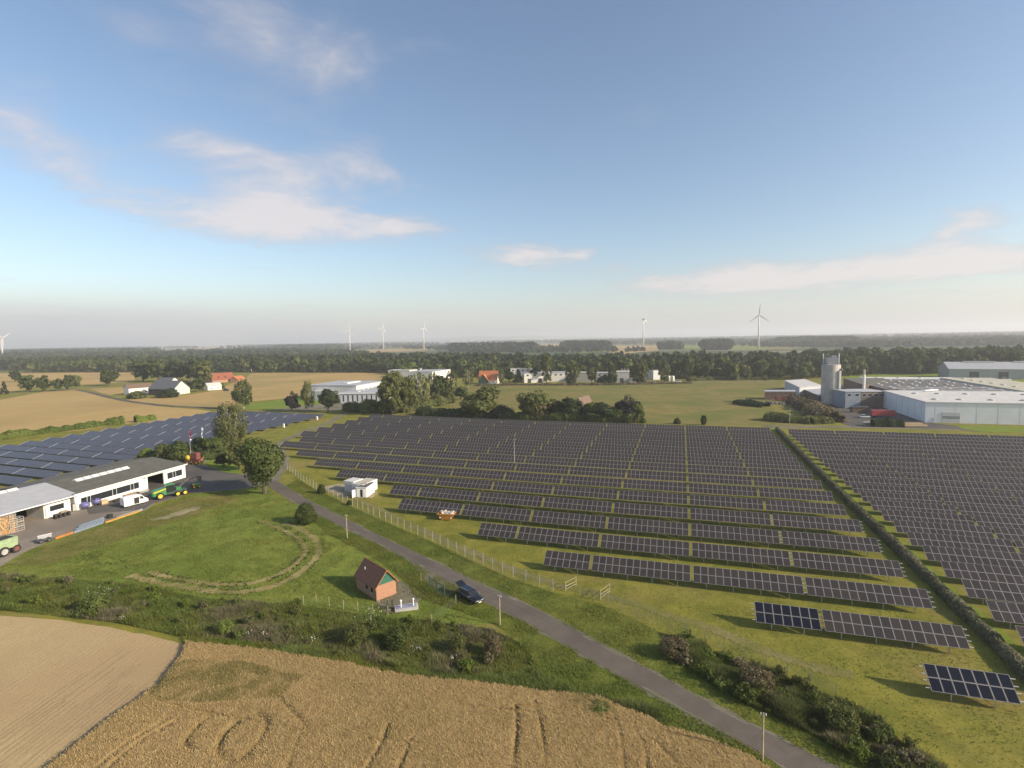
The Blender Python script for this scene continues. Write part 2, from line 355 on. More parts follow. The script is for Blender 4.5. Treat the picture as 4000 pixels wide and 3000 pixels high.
ground_mat('yard_mat', ((0.13, 0.108, 0.085), (0.24, 0.205, 0.165), (0.285, 0.245, 0.20), (0.20, 0.17, 0.138)), 0.05, 0.3, 5.0, 0.12, None, 0.35)
ground_mat('dark_yard_mat', ((0.06, 0.055, 0.05), (0.105, 0.097, 0.088), (0.13, 0.12, 0.108), (0.09, 0.082, 0.075)), 0.08, 0.4, 5.0, 0.12, None, 0.3)
ground_mat('gravel_mat', ((0.11, 0.095, 0.07), (0.185, 0.165, 0.125), (0.23, 0.205, 0.155), (0.14, 0.14, 0.075)), 0.08, 0.4, 5.0, 0.3, None, 0.5)
ground_mat('sand_mat', ((0.20, 0.17, 0.11), (0.33, 0.28, 0.19), (0.40, 0.34, 0.24), (0.24, 0.22, 0.11)), 0.1, 0.5, 4.0, 0.3, None, 0.5)
ground_mat('straw_mat', ((0.14, 0.13, 0.045), (0.29, 0.235, 0.095), (0.40, 0.315, 0.15), (0.19, 0.185, 0.06)), 0.12, 0.6, 4.0, 0.6, None, 0.6)
ground_mat('bright_grass_mat', ((0.07, 0.10, 0.014), (0.15, 0.20, 0.026), (0.20, 0.245, 0.034), (0.14, 0.205, 0.028)), 0.05, 0.4, 2.0, 0.5, None, 0.35)
def slab(px): return GP(px)
# --- road
up = [(1074, 1874), (1127, 1917), (1181, 1945), (1246, 1976), (1325, 2017), (1434, 2071), (1565, 2130), (1678, 2193), (1768, 2229), (1881, 2281), (2000, 2332), (2113, 2390), (2203, 2435), (2325, 2508), (2452, 2575), (2601, 2659), (2768, 2747), (2904, 2815), (3000, 2871), (3135, 2932), (3271, 3000), (3480, 3110)]
dn = [(1043, 1895), (1090, 1931), (1158, 1965), (1248, 2010), (1316, 2053), (1384, 2085), (1475, 2117), (1565, 2168), (1665, 2229), (1775, 2290), (1886, 2345), (2000, 2401), (2127, 2467), (2244, 2539), (2362, 2607), (2475, 2677), (2610, 2747), (2723, 2810), (2836, 2869), (2972, 2944), (3086, 3000), (3270, 3110)]
def soft(L, k=3):
    for _ in range(k): L = [L[0]]+[tuple(0.25*L[i-1][j]+0.5*L[i][j]+0.25*L[i+1][j] for j in (0, 1)) for i in range(1, len(L)-1)]+[L[-1]]
    return L
UPL, DNL = smoothline(soft(GP(up)), 5), smoothline(soft(GP(dn)), 5)
ROADP = UPL+DNL[::-1]
sheet('road', ROADP, 0.075, 'asphalt', 'narrow grey asphalt lane running diagonally past the solar field', 0.8, 0.09)
ribbon('road_shoulder', UPL, 0.7, 0.055, 'gravel_mat', 'gravelly edge along the far side of the lane', 0.16, seed=4)
ribbon('road_shoulder', DNL, 0.7, 0.055, 'gravel_mat', 'gravelly edge along the near side of the lane', 0.16, seed=5)
M('tar', (0.05, 0.045, 0.04), 0.8, 0, 0.2, 4)
mid = [tuple(0.62*a[j]+0.38*c[j] for j in (0, 1)) for a, c in zip(UPL, DNL)]
ribbon('tar_seam', mid[20:60], 0.07, 0.081, 'tar', 'thin dark tar seam along the lane', 0.02)
ribbon('tar_seam', [tuple(0.45*a[j]+0.55*c[j] for j in (0, 1)) for a, c in zip(UPL, DNL)][34:52], 0.06, 0.081, 'tar', 'second thin dark tar seam near the parked car', 0.02)
for k in range(16):
    L_ = (UPL, DNL)[k % 2]; i_ = random.randrange(18, len(L_)-14); c_ = L_[i_]; m_ = (UPL[i_][0]*0.5+DNL[i_][0]*0.5, UPL[i_][1]*0.5+DNL[i_][1]*0.5); t_ = random.uniform(0.05, 0.2)
    c_ = (c_[0]+(m_[0]-c_[0])*t_, c_[1]+(m_[1]-c_[1])*t_); q_ = L_[i_+1]; an = math.atan2(q_[1]-L_[i_][1], q_[0]-L_[i_][0]); r1, r2 = random.uniform(0.8, 2.6), random.uniform(0.12, 0.32)
    pts_ = []
    for j in range(14):
        a_ = j/14*6.283; e_ = random.uniform(0.7, 1.2); x_, y_ = r1*math.cos(a_)*e_, r2*math.sin(a_)*e_; pts_.append((c_[0]+x_*math.cos(an)-y_*math.sin(an), c_[1]+x_*math.sin(an)+y_*math.cos(an)))
    sheet('mud_patch', pts_, 0.079+0.0003*k, 'gravel_mat', 'dried mud on the edge of the asphalt lane', 9, 0)
sheet('pull_in', GP([(1600, 2190), (1700, 2245), (1790, 2300), (1750, 2335), (1690, 2290), (1640, 2240)]), 0.062, 'gravel_mat', 'gravel pull-in beside the lane where the dark car stands', 0.6, 0.15)
# --- yard
yard = [(-60, 2250), (97, 2157), (208, 2109), (289, 2087), (411, 2044), (574, 1992), (600, 1968), (669, 1951), (741, 1926), (814, 1922), (904, 1915), (965, 1908), (1043, 1893), (1074, 1874), (1030, 1860), (975, 1850), (931, 1852), (880, 1845), (820, 1832), (806, 1818), (730, 1808), (650, 1812), (300, 1900), (-60, 1990)]
YARDP = GP(yard); sheet('yard', YARDP, 0.04, 'yard_mat', 'pale concrete yard in front of the white workshop', 1.0, 0.08)
sheet('yard_asphalt', GP([(560, 1990), (345, 2010), (330, 1960), (480, 1900), (640, 1850), (740, 1815), (800, 1822), (900, 1848), (1020, 1864), (1060, 1878), (1000, 1900), (900, 1914), (815, 1920), (741, 1924), (669, 1949), (600, 1966)]), 0.062, 'dark_yard_mat', 'dark asphalt part of the yard by the workshop gate', 1.0, 0.08)
# --- meadow
meadow = D2([(0, 1218), (60, 1190), (115, 1165), (230, 1130), (320, 1098), (370, 1080), (410, 1064), (500, 1058), (570, 1047), (590, 1063), (640, 1090), (690, 1118), (735, 1152), (780, 1175), (830, 1205), (900, 1245), (960, 1285), (1040, 1320), (1060, 1345), (960, 1370), (860, 1340), (700, 1330), (560, 1310), (400, 1295), (200, 1285), (0, 1255)])
MEADP = GP(meadow); sheet('meadow', MEADP, 0.02, 'meadow_mat', 'green hay meadow between the yard and the lane', 1.5, 0.25)
sheet('lawn', GP([(800, 1772), (870, 1765), (935, 1790), (945, 1850), (900, 1848), (840, 1836), (812, 1815)]), 0.068, 'bright_grass_mat', 'small lawn behind the workshop with a dark little tree', 1, 0.15)
sheet('dry_grass_strip', GP(D2([(20, 1222), (115, 1172), (230, 1137), (320, 1105), (400, 1078), (500, 1066), (520, 1080), (430, 1110), (330, 1140), (250, 1170), (170, 1195), (90, 1225)])), 0.032, 'dry_meadow_mat', 'yellowish dry grass strip along the yard edge', 1.2, 0.5)
sheet('bare_patch', GP([(588, 2030), (650, 2015), (700, 1995), (760, 1978), (770, 1975), (785, 1985), (740, 2000), (700, 2015), (640, 2030), (600, 2036)]), 0.05, 'sand_mat', 'bare sandy patch in the grass beside the yard', 0.6, 0.25)
sheet('gable_apron', GP([(1465, 2345), (1505, 2395), (1548, 2400), (1625, 2365), (1640, 2345), (1668, 2328), (1620, 2300), (1560, 2265), (1545, 2262)]), 0.055, 'gravel_mat', 'paved apron in front of the small brick building', 0.6, 0.1)
SWATH = [smoothline(GP(D2(p)), 14) for p in ([(163, 1204), (205, 1222), (280, 1243), (360, 1262), (440, 1275), (510, 1279), (570, 1272), (632, 1248), (676, 1214), (690, 1188), (682, 1166), (655, 1147), (615, 1130)], [(190, 1192), (240, 1212), (320, 1236), (400, 1254), (480, 1263), (545, 1259), (605, 1240), (645, 1213), (660, 1190), (650, 1170), (625, 1152), (590, 1136), (560, 1126)])]
for i, L_ in enumerate(SWATH):
    k0 = len(L_)//6
    ribbon('mown_swath', L_[k0:], (1.5, 1.2)[i], 0.045, 'straw_mat', ['outer straw coloured mowing swath looping round the meadow', 'inner straw coloured mowing swath looping round the meadow'][i], 0.22, seed=8+i)
# --- near fields
stub = D2([(-150, 1310), (0, 1330), (150, 1342), (250, 1358), (330, 1375), (398, 1392), (385, 1428), (335, 1490), (220, 1572), (95, 1670), (-20, 1790), (-260, 1800)])
STUBP = GP(stub); sheet('stubble_field', STUBP, 0.03, 'stubble_mat', 'pale harvested stubble field in the near left corner', 1.5, 0.12)
_d = (math.cos(math.atan2(_b[1]-_a[1], _b[0]-_a[0])), math.sin(math.atan2(_b[1]-_a[1], _b[0]-_a[0]))); STF = bpy.data.objects['stubble_field']
ground_mat('drill_mat', ((0.20, 0.14, 0.07), (0.32, 0.235, 0.12), (0.37, 0.275, 0.145), (0.30, 0.215, 0.115)), 0.1, 0.8, 5.0, 0.4, None, 0.5)
for k in range(16):
    o_ = 0.55+k*0.62+random.uniform(-0.1, 0.1); s0, s1 = random.uniform(-6, 6), random.uniform(9, 21); nx_, ny_ = -_d[1], _d[0]
    if ny_*1+nx_*0 < -9: nx_, ny_ = -nx_, -ny_
    ribbon('drill_row', [(_a[0]+_d[0]*q+nx_*o_+random.gauss(0, 0.02), _a[1]+_d[1]*q+ny_*o_+random.gauss(0, 0.02)) for q in np.arange(s0, s1, 0.7)], 0.16, 0.035, 'drill_mat', None, 0.03, seed=k, parent=STF)
wheat = D2([(398, 1392), (470, 1398), (560, 1408), (660, 1424), (760, 1440), (830, 1457), (920, 1470), (1010, 1478), (1090, 1487), (1180, 1500), (1240, 1506), (1300, 1512), (1330, 1528), (1410, 1558), (1440, 1578), (1530, 1600), (1620, 1640), (1760, 1720), (1700, 1790), (900, 1830), (-20, 1790), (95, 1670), (220, 1572), (335, 1490), (385, 1428)])
WHP = GP(wheat)
sheet('wheat_soil', WHP, 0.025, 'straw_mat', 'straw littered soil under the standing wheat', 1.5, 0.1)
# --- far fields
left_grain = [(-200, 1600), (0, 1562), (172, 1530), (253, 1521), (307, 1523), (380, 1545), (452, 1563), (542, 1577), (650, 1590), (768, 1599), (827, 1607), (678, 1641), (452, 1660), (316, 1682), (0, 1706), (-300, 1730)]
sheet('grain_field', GP(left_grain), 0.05, 'grain_mat', 'golden harvested field behind the left solar field', 8, 0.4)
mid_grain = [(480, 1562), (520, 1560), (640, 1550), (740, 1542), (830, 1528), (860, 1515), (900, 1500), (960, 1480), (980, 1458), (1510, 1456), (1500, 1480), (1420, 1492), (1320, 1510), (1290, 1530), (1110, 1557), (940, 1572), (905, 1592), (830, 1592), (700, 1586), (560, 1572)]
sheet('grain_field', GP(mid_grain), 0.05, 'grain_far_mat', 'golden grain field between the farm and the white hall', 8, 0.4)
sheet('grain_field', GP([(-150, 1460), (0, 1458), (310, 1455), (390, 1455), (530, 1455), (525, 1490), (380, 1500), (330, 1502), (150, 1508), (0, 1540), (-200, 1560)]), 0.05, 'grain_mat', 'tan field behind the roadside trees at far left', 8, 0.4)
sheet('grain_field', GP([(350, 1519), (490, 1511), (495, 1536), (430, 1543), (395, 1535)]), 0.055, 'grain_mat', 'small tan field left of the white farm', 5, 0.3)
sheet('grass_patch', GP([(940, 1598), (960, 1585), (1110, 1558), (1180, 1543), (1240, 1545), (1330, 1560), (1260, 1590), (1080, 1602)]), 0.06, 'bright_grass_mat', 'bright green grass patch behind the left solar field', 4, 0.3)
sheet('pasture', GP([(1560, 1640), (1640, 1560), (1800, 1515), (1900, 1502), (2300, 1502), (2660, 1492), (3060, 1488), (3045, 1540), (3000, 1590), (3080, 1620), (3250, 1655), (3050, 1664), (2400, 1652), (1700, 1640)]), 0.04, 'dry_meadow_mat', 'dry yellowish pasture beyond the middle solar field', 6, 0.5)
lane = smoothline(GP([(300, 1523), (345, 1532), (400, 1546), (470, 1561), (540, 1573), (620, 1583), (700, 1588), (770, 1592), (840, 1596)]), 6)
ribbon('farm_lane', lane, 4.0, 0.09, 'dark_yard_mat', 'grey lane curving past the white farm', 0.05)
ribbon('farm_track', smoothline(GP([(1060, 1880), (1110, 1800), (1090, 1740), (1180, 1690), (1290, 1650), (1340, 1620), (1420, 1602), (1500, 1602)]), 6), 3.6, 0.05, 'gravel_mat', 'gravel track between the left and middle solar fields', 0.25)
sheet('forecourt', GP([(1050, 1602), (1180, 1585), (1330, 1572), (1420, 1560), (1500, 1600), (1300, 1604)]), 0.07, 'gravel_mat', 'pale paved forecourt in front of the white hall', 3, 0.2)
ribbon('far_road', smoothline(GP([(1850, 1504), (2000, 1501), (2200, 1502), (2400, 1500), (2700, 1493), (3030, 1490)]), 4), 7.0, 0.08, 'gravel_mat', 'pale road in front of the industrial buildings', 0.1)
ribbon('service_track', smoothline(GP([(2980, 1664), (3060, 1668), (3300, 1668), (3600, 1674), (3800, 1680), (4100, 1690)]), 4), 6.0, 0.06, 'gravel_mat', 'gravel service track along the far edge of the right solar field', 0.3)
sheet('works_yard', GP([(3205, 1598), (3100, 1580), (3000, 1545), (3010, 1520), (3300, 1500), (3470, 1545), (3520, 1600), (3640, 1652), (3720, 1662), (3780, 1680), (3700, 1676), (3330, 1667), (3290, 1655)]), 0.07, 'dark_yard_mat', 'grey asphalt works yard around the silo', 4, 0.2)
sheet('grass_patch', GP([(3730, 1660), (4200, 1676), (4200, 1694), (3850, 1688), (3760, 1675)]), 0.075, 'bright_grass_mat', 'bright lawn strip below the grey warehouse', 4, 0.2)
sheet('grass_patch', GP([(3290, 1478), (3330, 1462), (3650, 1458), (3800, 1445), (4200, 1440), (4200, 1500), (3600, 1490), (3300, 1490)]), 0.055, 'bright_grass_mat', 'bright green meadow behind the flat-roofed factory', 6, 0.4)
for lb, q, mt in (('thin golden field strip in the far left distance', [(420, 1379), (760, 1377), (760, 1384), (430, 1387)], 'grain_far_mat'), ('pale field strip left of the three wind turbines', [(640, 1358), (960, 1352), (960, 1360), (640, 1366)], 'grain_mat'),
                  ('golden field below the left wind turbines', [(1310, 1370), (1680, 1358), (1700, 1368), (1330, 1380)], 'grain_far_mat'), ('tan field left of the square distant wood', [(2080, 1346), (2210, 1344), (2200, 1362), (2080, 1358)], 'grain_far_mat'),
                  ('tan field right of the square distant wood', [(2375, 1350), (2580, 1350), (2570, 1370), (2380, 1388)], 'grain_far_mat'), ('green field in front of the distant wood', [(2240, 1368), (2400, 1360), (2400, 1372), (2260, 1380)], 'bright_grass_mat'),
                  ('pale green field near the right wind turbines', [(2660, 1350), (3000, 1350), (2990, 1366), (2680, 1366)], 'meadow_mat'), ('pale field above the wood left of the silo', [(3000, 1352), (3110, 1350), (3100, 1366), (3000, 1366)], 'dry_meadow_mat'),
                  ('golden strip behind the wood at left', [(0, 1395), (190, 1392), (200, 1402), (0, 1406)], 'grain_far_mat')):
    sheet('far_field', GP(q), 0.35, mt, lb, 30, 0.5)
# far low ridge
hv, hf = [], []
NH = 60
for i in range(NH+1):
    t = i/NH; x = -9500+t*9500; y = 12600
    hgt_ = 120*max(0, math.sin(math.pi*t))**1.3*(0.75+0.5*float(vnoise([i*1.0], [0.3], 0.21, 5)[0]))
    hv += [(x, y, -2), (x, y+300, hgt_), (x, y+1300, -2)]
for i in range(NH): a = i*3; hf += [(a, a+3, a+4, a+1), (a+1, a+4, a+5, a+2)]
me = bpy.data.meshes.new('hill'); me.from_pydata(hv, [], hf); me.materials.append(MATS['meadow_mat']); me.update()
tag(inst('hill', me), 'faint low wooded ridge on the horizon', 'hill', None, 'structure')
# ------------------------------------------------------------------ solar fields
def pv_mat(name, c0, c1, rough):
    m, nt, p = base_mat(name); oi = nt.nodes.new('ShaderNodeObjectInfo')
    tc = nt.nodes.new('ShaderNodeTexCoord'); n = noise(nt, tc.outputs['Object'], 0.8, 4)
    col = mixcol(nt, (NX(nt, oi.outputs['Random'])*0.75+n*0.25).clamp(), c0, c1)
    nt.links.new(col, p.inputs['Base Color']); p.inputs['Roughness'].default_value = rough; p.inputs['Specular IOR Level'].default_value = 0.28
    MATS[name] = m
pv_mat('pv_brown', (0.036, 0.030, 0.029), (0.052, 0.044, 0.040), 0.33)
pv_mat('pv_navy', (0.008, 0.010, 0.018), (0.013, 0.015, 0.024), 0.20)
pv_mat('pv_blue', (0.040, 0.040, 0.056), (0.050, 0.050, 0.066), 0.30)
M('alu', (0.235, 0.222, 0.218), 0.55, 0.25, 0.05, 3)
M('galv', (0.46, 0.45, 0.43), 0.5, 0.3, 0.12, 4)
UY0, UP_, UD, UHB, UDH, UXG, UG, = 58.905*S, 9.1803*S, 2.1951*S, 0.9*S, 1.5354*S, 1.9622*S, 0.3886*S
TILT = math.atan2(UDH, UD); SL = math.hypot(UD, UDH)
MW = S; MH = SL/2
def module_mesh(mat, w, h, fr=0.05, rows=1, cols=1, name='solar_module'):
    b = MB()
    for r in range(rows):
        for c in range(cols):
            x0, y0 = c*w, r*h; g = 0.012; fx0, fx1, fy0, fy1 = x0+g, x0+w-g, y0+g, y0+h-g
            ix0, ix1, iy0, iy1 = fx0+fr, fx1-fr, fy0+fr, fy1-fr; z1 = 0.04
            v = [(fx0, fy0, z1), (fx1, fy0, z1), (fx1, fy1, z1), (fx0, fy1, z1), (ix0, iy0, z1), (ix1, iy0, z1), (ix1, iy1, z1), (ix0, iy1, z1), (fx0, fy0, 0), (fx1, fy0, 0), (fx1, fy1, 0), (fx0, fy1, 0)]
            b.add(v, ((0, 1, 5, 4), (1, 2, 6, 5), (2, 3, 7, 6), (3, 0, 4, 7), (8, 9, 1, 0), (9, 10, 2, 1), (10, 11, 3, 2), (11, 8, 0, 3), (11, 10, 9, 8)), 'alu')
            q = 0.004; b.add([(ix0, iy0, z1-q), (ix1, iy0, z1-q), (ix1, iy1, z1-q), (ix0, iy1, z1-q)], ((0, 1, 2, 3),), mat)
    me = bpy.data.meshes.new(name); me.from_pydata(b.v, [], b.f)
    for m in b.mats: me.materials.append(m)
    me.polygons.foreach_set('material_index', b.mi); me.update(); return me
MOD = {k: module_mesh(k, MW, MH) for k in ('pv_brown', 'pv_navy')}
GRID = {}
def rail_mesh(L, key='rail'):
    return MB().box((L/2, 0, -0.05), (L, 0.07, 0.09), 'galv').mesh('rail')
RAILS, POSTS, FRM = {}, {}, {}
def solar_table(x0, y0, n, label, group, rz=0.0, mat='pv_brown', split=True, supp=2, pw=MW, ph=MH, rows=2, zb=UHB, tilt=TILT, overhang=0.0):
    """x0,y0: lower left corner; n: modules per row"""
    t = thing('solar_table', label, 'solar panels', (x0, y0, 0), rz, group)
    sl = ph*rows; L = n*pw; ct, st = math.cos(tilt), math.sin(tilt)
    if split:
        for r in range(rows):
            for c in range(n):
                inst('solar_module', MOD[mat], t, (c*pw, r*ph*ct, zb+r*ph*st), (tilt, 0, 0))
    else:
        k = (mat, n, rows, round(pw, 3))
        if k not in GRID: GRID[k] = module_mesh(mat, pw, ph, 0.045 if rows == 2 else 0.03, rows, n, 'module_grid')
        o = inst('module_grid', GRID[k], t, (0, 0, zb), (tilt, 0, 0)); o['kind'] = 'stuff'
    if supp == 2:
        k = (n, overhang)
        if k not in RAILS: RAILS[k] = MB().box((L/2, 0, -0.05), (L+overhang*2, 0.08, 0.09), 'galv').mesh('rail')
        for q in (0.12, 0.38, 0.62, 0.88): inst('rail', RAILS[k], t, (0, sl*q*ct, zb+sl*q*st-0.01), (tilt, 0, 0))
        npst = max(2, int(n/3)); hf, hr = zb+sl*0.18*st-0.12, zb+sl*0.82*st-0.12
        if 'f' not in POSTS:
            POSTS['f'] = MB().box((0, 0, hf/2-0.1), (0.1, 0.1, hf+0.2), 'galv').mesh('post'); POSTS['r'] = MB().box((0, 0, hr/2-0.1), (0.1, 0.1, hr+0.2), 'galv').mesh('post')
        for i in range(npst):
            px_ = L*(i+0.5)/npst
            inst('post', POSTS['f'], t, (px_, sl*0.18*ct, 0)); inst('post', POSTS['r'], t, (px_, sl*0.82*ct, 0))
    else:
        k = (n, round(pw, 3), rows)
        if k not in FRM:
            b = MB(); hm = zb+sl*0.5*st-0.06
            for i in range(max(2, n//4)):
                b.box((L*(i+0.5)/max(2, n//4), sl*0.5*ct, hm/2-0.1), (0.1, 0.1, hm+0.2), 'galv')
            b.box((L/2, sl*0.5*ct, hm-0.02), (L, 0.1, 0.1), 'galv'); FRM[k] = b.mesh('support_frame')
        inst('support_frame', FRM[k], t)
    return t
def bend(x): return 0.0003/S*min(0, x)**2                       # rows bow gently away towards the west
XR = UXG+2*(14*S+UG)-UG
left_x = {16: -138.5, 15: -138.2, 14: -138, 13: -138.2, 12: -138.4, 11: -138.4, 10: -130.3, 9: -126.8, 8: -115.2, 7: -100.6, 6: -85.5, 5: -64.4, 4: -56.2, 3: -34.1, 2: -19.5, 1: 9.7, 0: 23.9}
NT = 0
for r in range(17):
    y = UY0+r*UP_; x1 = XR; c = 0; tot = max(7, round((XR-left_x[r]*S)/(14*S+UG)*14)); tot = max(7, int(round(tot/7.0))*7)
    while tot > 0:
        n = 14 if tot >= 14 else 7; x0 = x1-n*MW
        sl_ = 2*0.0003/S*min(0, (x0+x1)/2)
        if r == 0: n = 7
        navy = (r == 0) or (r == 1 and tot == 7)
        gp_ = 'tables of the middle solar field'
        solar_table(x0, y+bend((x0+x1)/2)-sl_*(x1-x0)/2, n, 'tilted solar table, middle field, %s row from front, %s from the hedge' % (ORD[r], ORD[c]), gp_, math.atan(sl_), 'pv_navy' if navy else 'pv_brown', r <= 12, 2 if r <= 5 else 1, overhang=0.45 if (c == 0 or navy) and r <= 5 else 0.0)
        NT += 1; x1 = x0-UG; tot -= n; c += 1
# right field: denser rows
XL2 = 36.0*S
ribbon('grass_strip', [(34.9*S, y_*S) for y_ in range(56, 224, 2)], 3.4, 0.03, 'bright_grass_mat', 'bright grass strip between the hedge and the right solar field', 0.2, seed=19)
for r in range(25):
    ytop = (65.9+6.1*r)*S; y = ytop-UD; x0 = XL2
    if ytop > 210*S: break
    for c in range(8):
        L = 14*MW
        u0, v0 = PROJ(x0, y, UHB)
        if u0 > 4150 or v0 > 3100: break
        solar_table(x0, y, 14, 'tilted solar table, right field, %s row from front, %s from the hedge' % (ORD[r], ORD[c]), 'tables of the right solar field', 0, 'pv_brown', r <= 13, 2 if r <= 3 else 1)
        NT += 1; x0 += L+UG
# left field: bluish finer modules, flatter
GAPM = MB().box((-0.22, 1.88, 0.03), (0.36, 3.7, 0.05), 'galv').mesh('gap_strip')
LT = math.radians(17); LW, LH, LR = 1.07, 0.94, 4
for r in range(19):
    ytop = (86.4+7.07*r)*S; xr = -159.6*S; x1 = xr
    for c in range(4):
        n = 17; L = n*LW; x0 = x1-L; yb = ytop-LR*LH*math.cos(LT)+(xr-x0)*0.05
        u, v = PROJ(x1, yb, 1.5)
        if u > -150: tt_ = solar_table(x0, yb, n, 'bluish solar table, left field, %s row from front, %s from the track' % (ORD[r], ORD[c]), 'tables of the left solar field', math.atan(-0.05), 'pv_blue', False, 1, LW, LH, LR, 0.7*S, LT); NT += 1
        if u > -150: inst('gap_strip', GAPM, tt_, (0, 0, 0.7*S), (LT, 0, 0))
        x1 = x0-0.45
# ------------------------------------------------------------------ vegetation
def quads(cent, nrm, size, cols, aspect=1.0, rng=RNG):
    n = len(cent); nrm = nrm/np.linalg.norm(nrm, axis=1, keepdims=True)
    a = np.cross(nrm, rng.normal(size=(n, 3))); a /= np.linalg.norm(a, axis=1, keepdims=True)+1e-9; b = np.cross(nrm, a)
    s = np.asarray(size).reshape(-1, 1); A = a*s; B = b*s*aspect
    k = 0.35+0.5*rng.random((n, 1))
    v = np.stack([cent-A*k-B, cent+A-B*k, cent+A*k+B, cent-A+B*k], 1).reshape(-1, 3)
    f = np.arange(4*n).reshape(n, 4); return v, f, np.repeat(cols, 4, 0)
GREENS = {'oak': ((0.028, 0.046, 0.012), (0.058, 0.078, 0.020), (0.085, 0.100, 0.030)), 'olive': ((0.055, 0.068, 0.020), (0.090, 0.100, 0.030), (0.12, 0.125, 0.045)),
          'birch': ((0.085, 0.098, 0.034), (0.13, 0.138, 0.05), (0.17, 0.17, 0.07)), 'dark': ((0.018, 0.030, 0.012), (0.032, 0.048, 0.018), (0.05, 0.066, 0.024)),
          'lime': ((0.07, 0.105, 0.02), (0.11, 0.145, 0.028), (0.15, 0.175, 0.04)), 'purple': ((0.022, 0.020, 0.022), (0.036, 0.034, 0.032), (0.05, 0.048, 0.04)), 'brown': ((0.075, 0.065, 0.035), (0.12, 0.10, 0.055), (0.16, 0.13, 0.075))}
TREEGAIN = 1.3
def pick(pal, t):
    c = np.array(GREENS[pal])*(TREEGAIN if pal in ('oak', 'olive', 'birch', 'dark', 'lime', 'purple', 'brown') else 1.0); t = np.clip(t, 0, 1).reshape(-1, 1)
    return np.where(t < 0.5, c[0]+(c[1]-c[0])*t*2, c[1]+(c[2]-c[1])*(t-0.5)*2)
def crown_arrays(kind, pal, K, per, leaf, seed):
    """unit crown: radius 0.5, z from zlo to 1"""
    rng = np.random.default_rng(seed)
    C, Nn, Sz, T = [], [], [], []
    lob = [(0.02, 0.0, 0.58, 0.31), (0.05, 2.0, 0.40, 0.26)]+[(rng.uniform(0.14, 0.33), rng.random()*6.28, rng.uniform(0.26, 0.80), rng.uniform(0.16, 0.26)) for _ in range(7)]
    for k in range(K):
        th = rng.random()*2*math.pi
        if kind == 'birch':
            z = 0.24+0.72*rng.random(); rad = 0.46*math.sin(math.pi*(0.08+0.86*(z-0.2)/0.78))**0.7*(0.3+0.7*math.sqrt(rng.random())); cr = 0.07+0.05*rng.random()
        elif kind == 'conifer':
            z = 0.05+0.93*rng.random()**1.2; rad = 0.5*(1-z)**0.9*(0.6+0.4*rng.random()); cr = 0.09
        elif kind == 'bush':
            ph = math.acos(1-rng.random()*1.05); q = 0.62+0.38*rng.random()**0.5; rad = 0.40*math.sin(ph)*q; z = max(0.06, 0.12+0.72*math.cos(ph)*q); cr = 0.15+0.07*rng.random()
        elif kind == 'weed':
            rad = 0.45*math.sqrt(rng.random()); z = (0.25+0.55*rng.random())*(1-0.7*rad*rad*4*0.5); cr = 0.10+0.06*rng.random()
        elif kind == 'column':
            z = 0.1+0.88*rng.random(); rad = 0.5*(0.5+0.5*math.sin(math.pi*z))*(0.3+0.7*math.sqrt(rng.random())); cr = 0.11
        else:
            lr, la, lz, lR = lob[k % 9]; lr *= 1.0-0.9*max(0, lz-0.55); dd = rng.normal(size=3); dd /= np.linalg.norm(dd)+1e-9; qq = lR*(0.45+0.55*rng.random())
            px_, py_, z = lr*math.cos(la)+dd[0]*qq, lr*math.sin(la)+dd[1]*qq, lz+dd[2]*qq*0.85; z = min(max(z, 0.14), 0.97); rad = math.hypot(px_, py_); th = math.atan2(py_, px_); cr = 0.09+0.07*rng.random()
        cx, cy = rad*math.cos(th), rad*math.sin(th); tone = rng.random()
        d = rng.normal(size=(per, 3)); d /= np.linalg.norm(d, axis=1, keepdims=True)
        rr = cr*(0.35+0.65*rng.random((per, 1))**0.5)
        p = np.array([cx, cy, z])+d*rr*np.array([1, 1, 0.75 if kind != 'birch' else 1.4])
        if kind == 'birch': p[:, 2] -= 0.06*rng.random(per)
        if kind == 'weed': p[:, 2] = z+(p[:, 2]-z)*2.0+0.1*rng.random(per); d[:, 2] *= 0.25
        out = d+0.6*np.array([cx, cy, (z-0.5)])/(0.4)+rng.normal(size=(per, 3))*0.45
        C.append(p); Nn.append(out); Sz.append(leaf*(0.6+0.8*rng.random(per))); T.append(np.clip(tone*0.65+0.35*rng.random(per), 0, 1))
    C = np.concatenate(C); C[:, 2] = np.maximum(C[:, 2], 0.02)
    return quads(C, np.concatenate(Nn), np.concatenate(Sz), pick(pal, np.concatenate(T)), 0.8 if kind != 'birch' else 1.3, rng)
def crown_mesh(kind, pal, K, per, leaf, seed):
    v, f, c = crown_arrays(kind, pal, K, per, leaf, seed); return np_mesh('crown', v, f, LEAF, c)
M('bark', (0.11, 0.085, 0.06), 0.9, 0, 0.3, 6); M('birch_bark', (0.50, 0.47, 0.42), 0.85, 0, 0.35, 9)
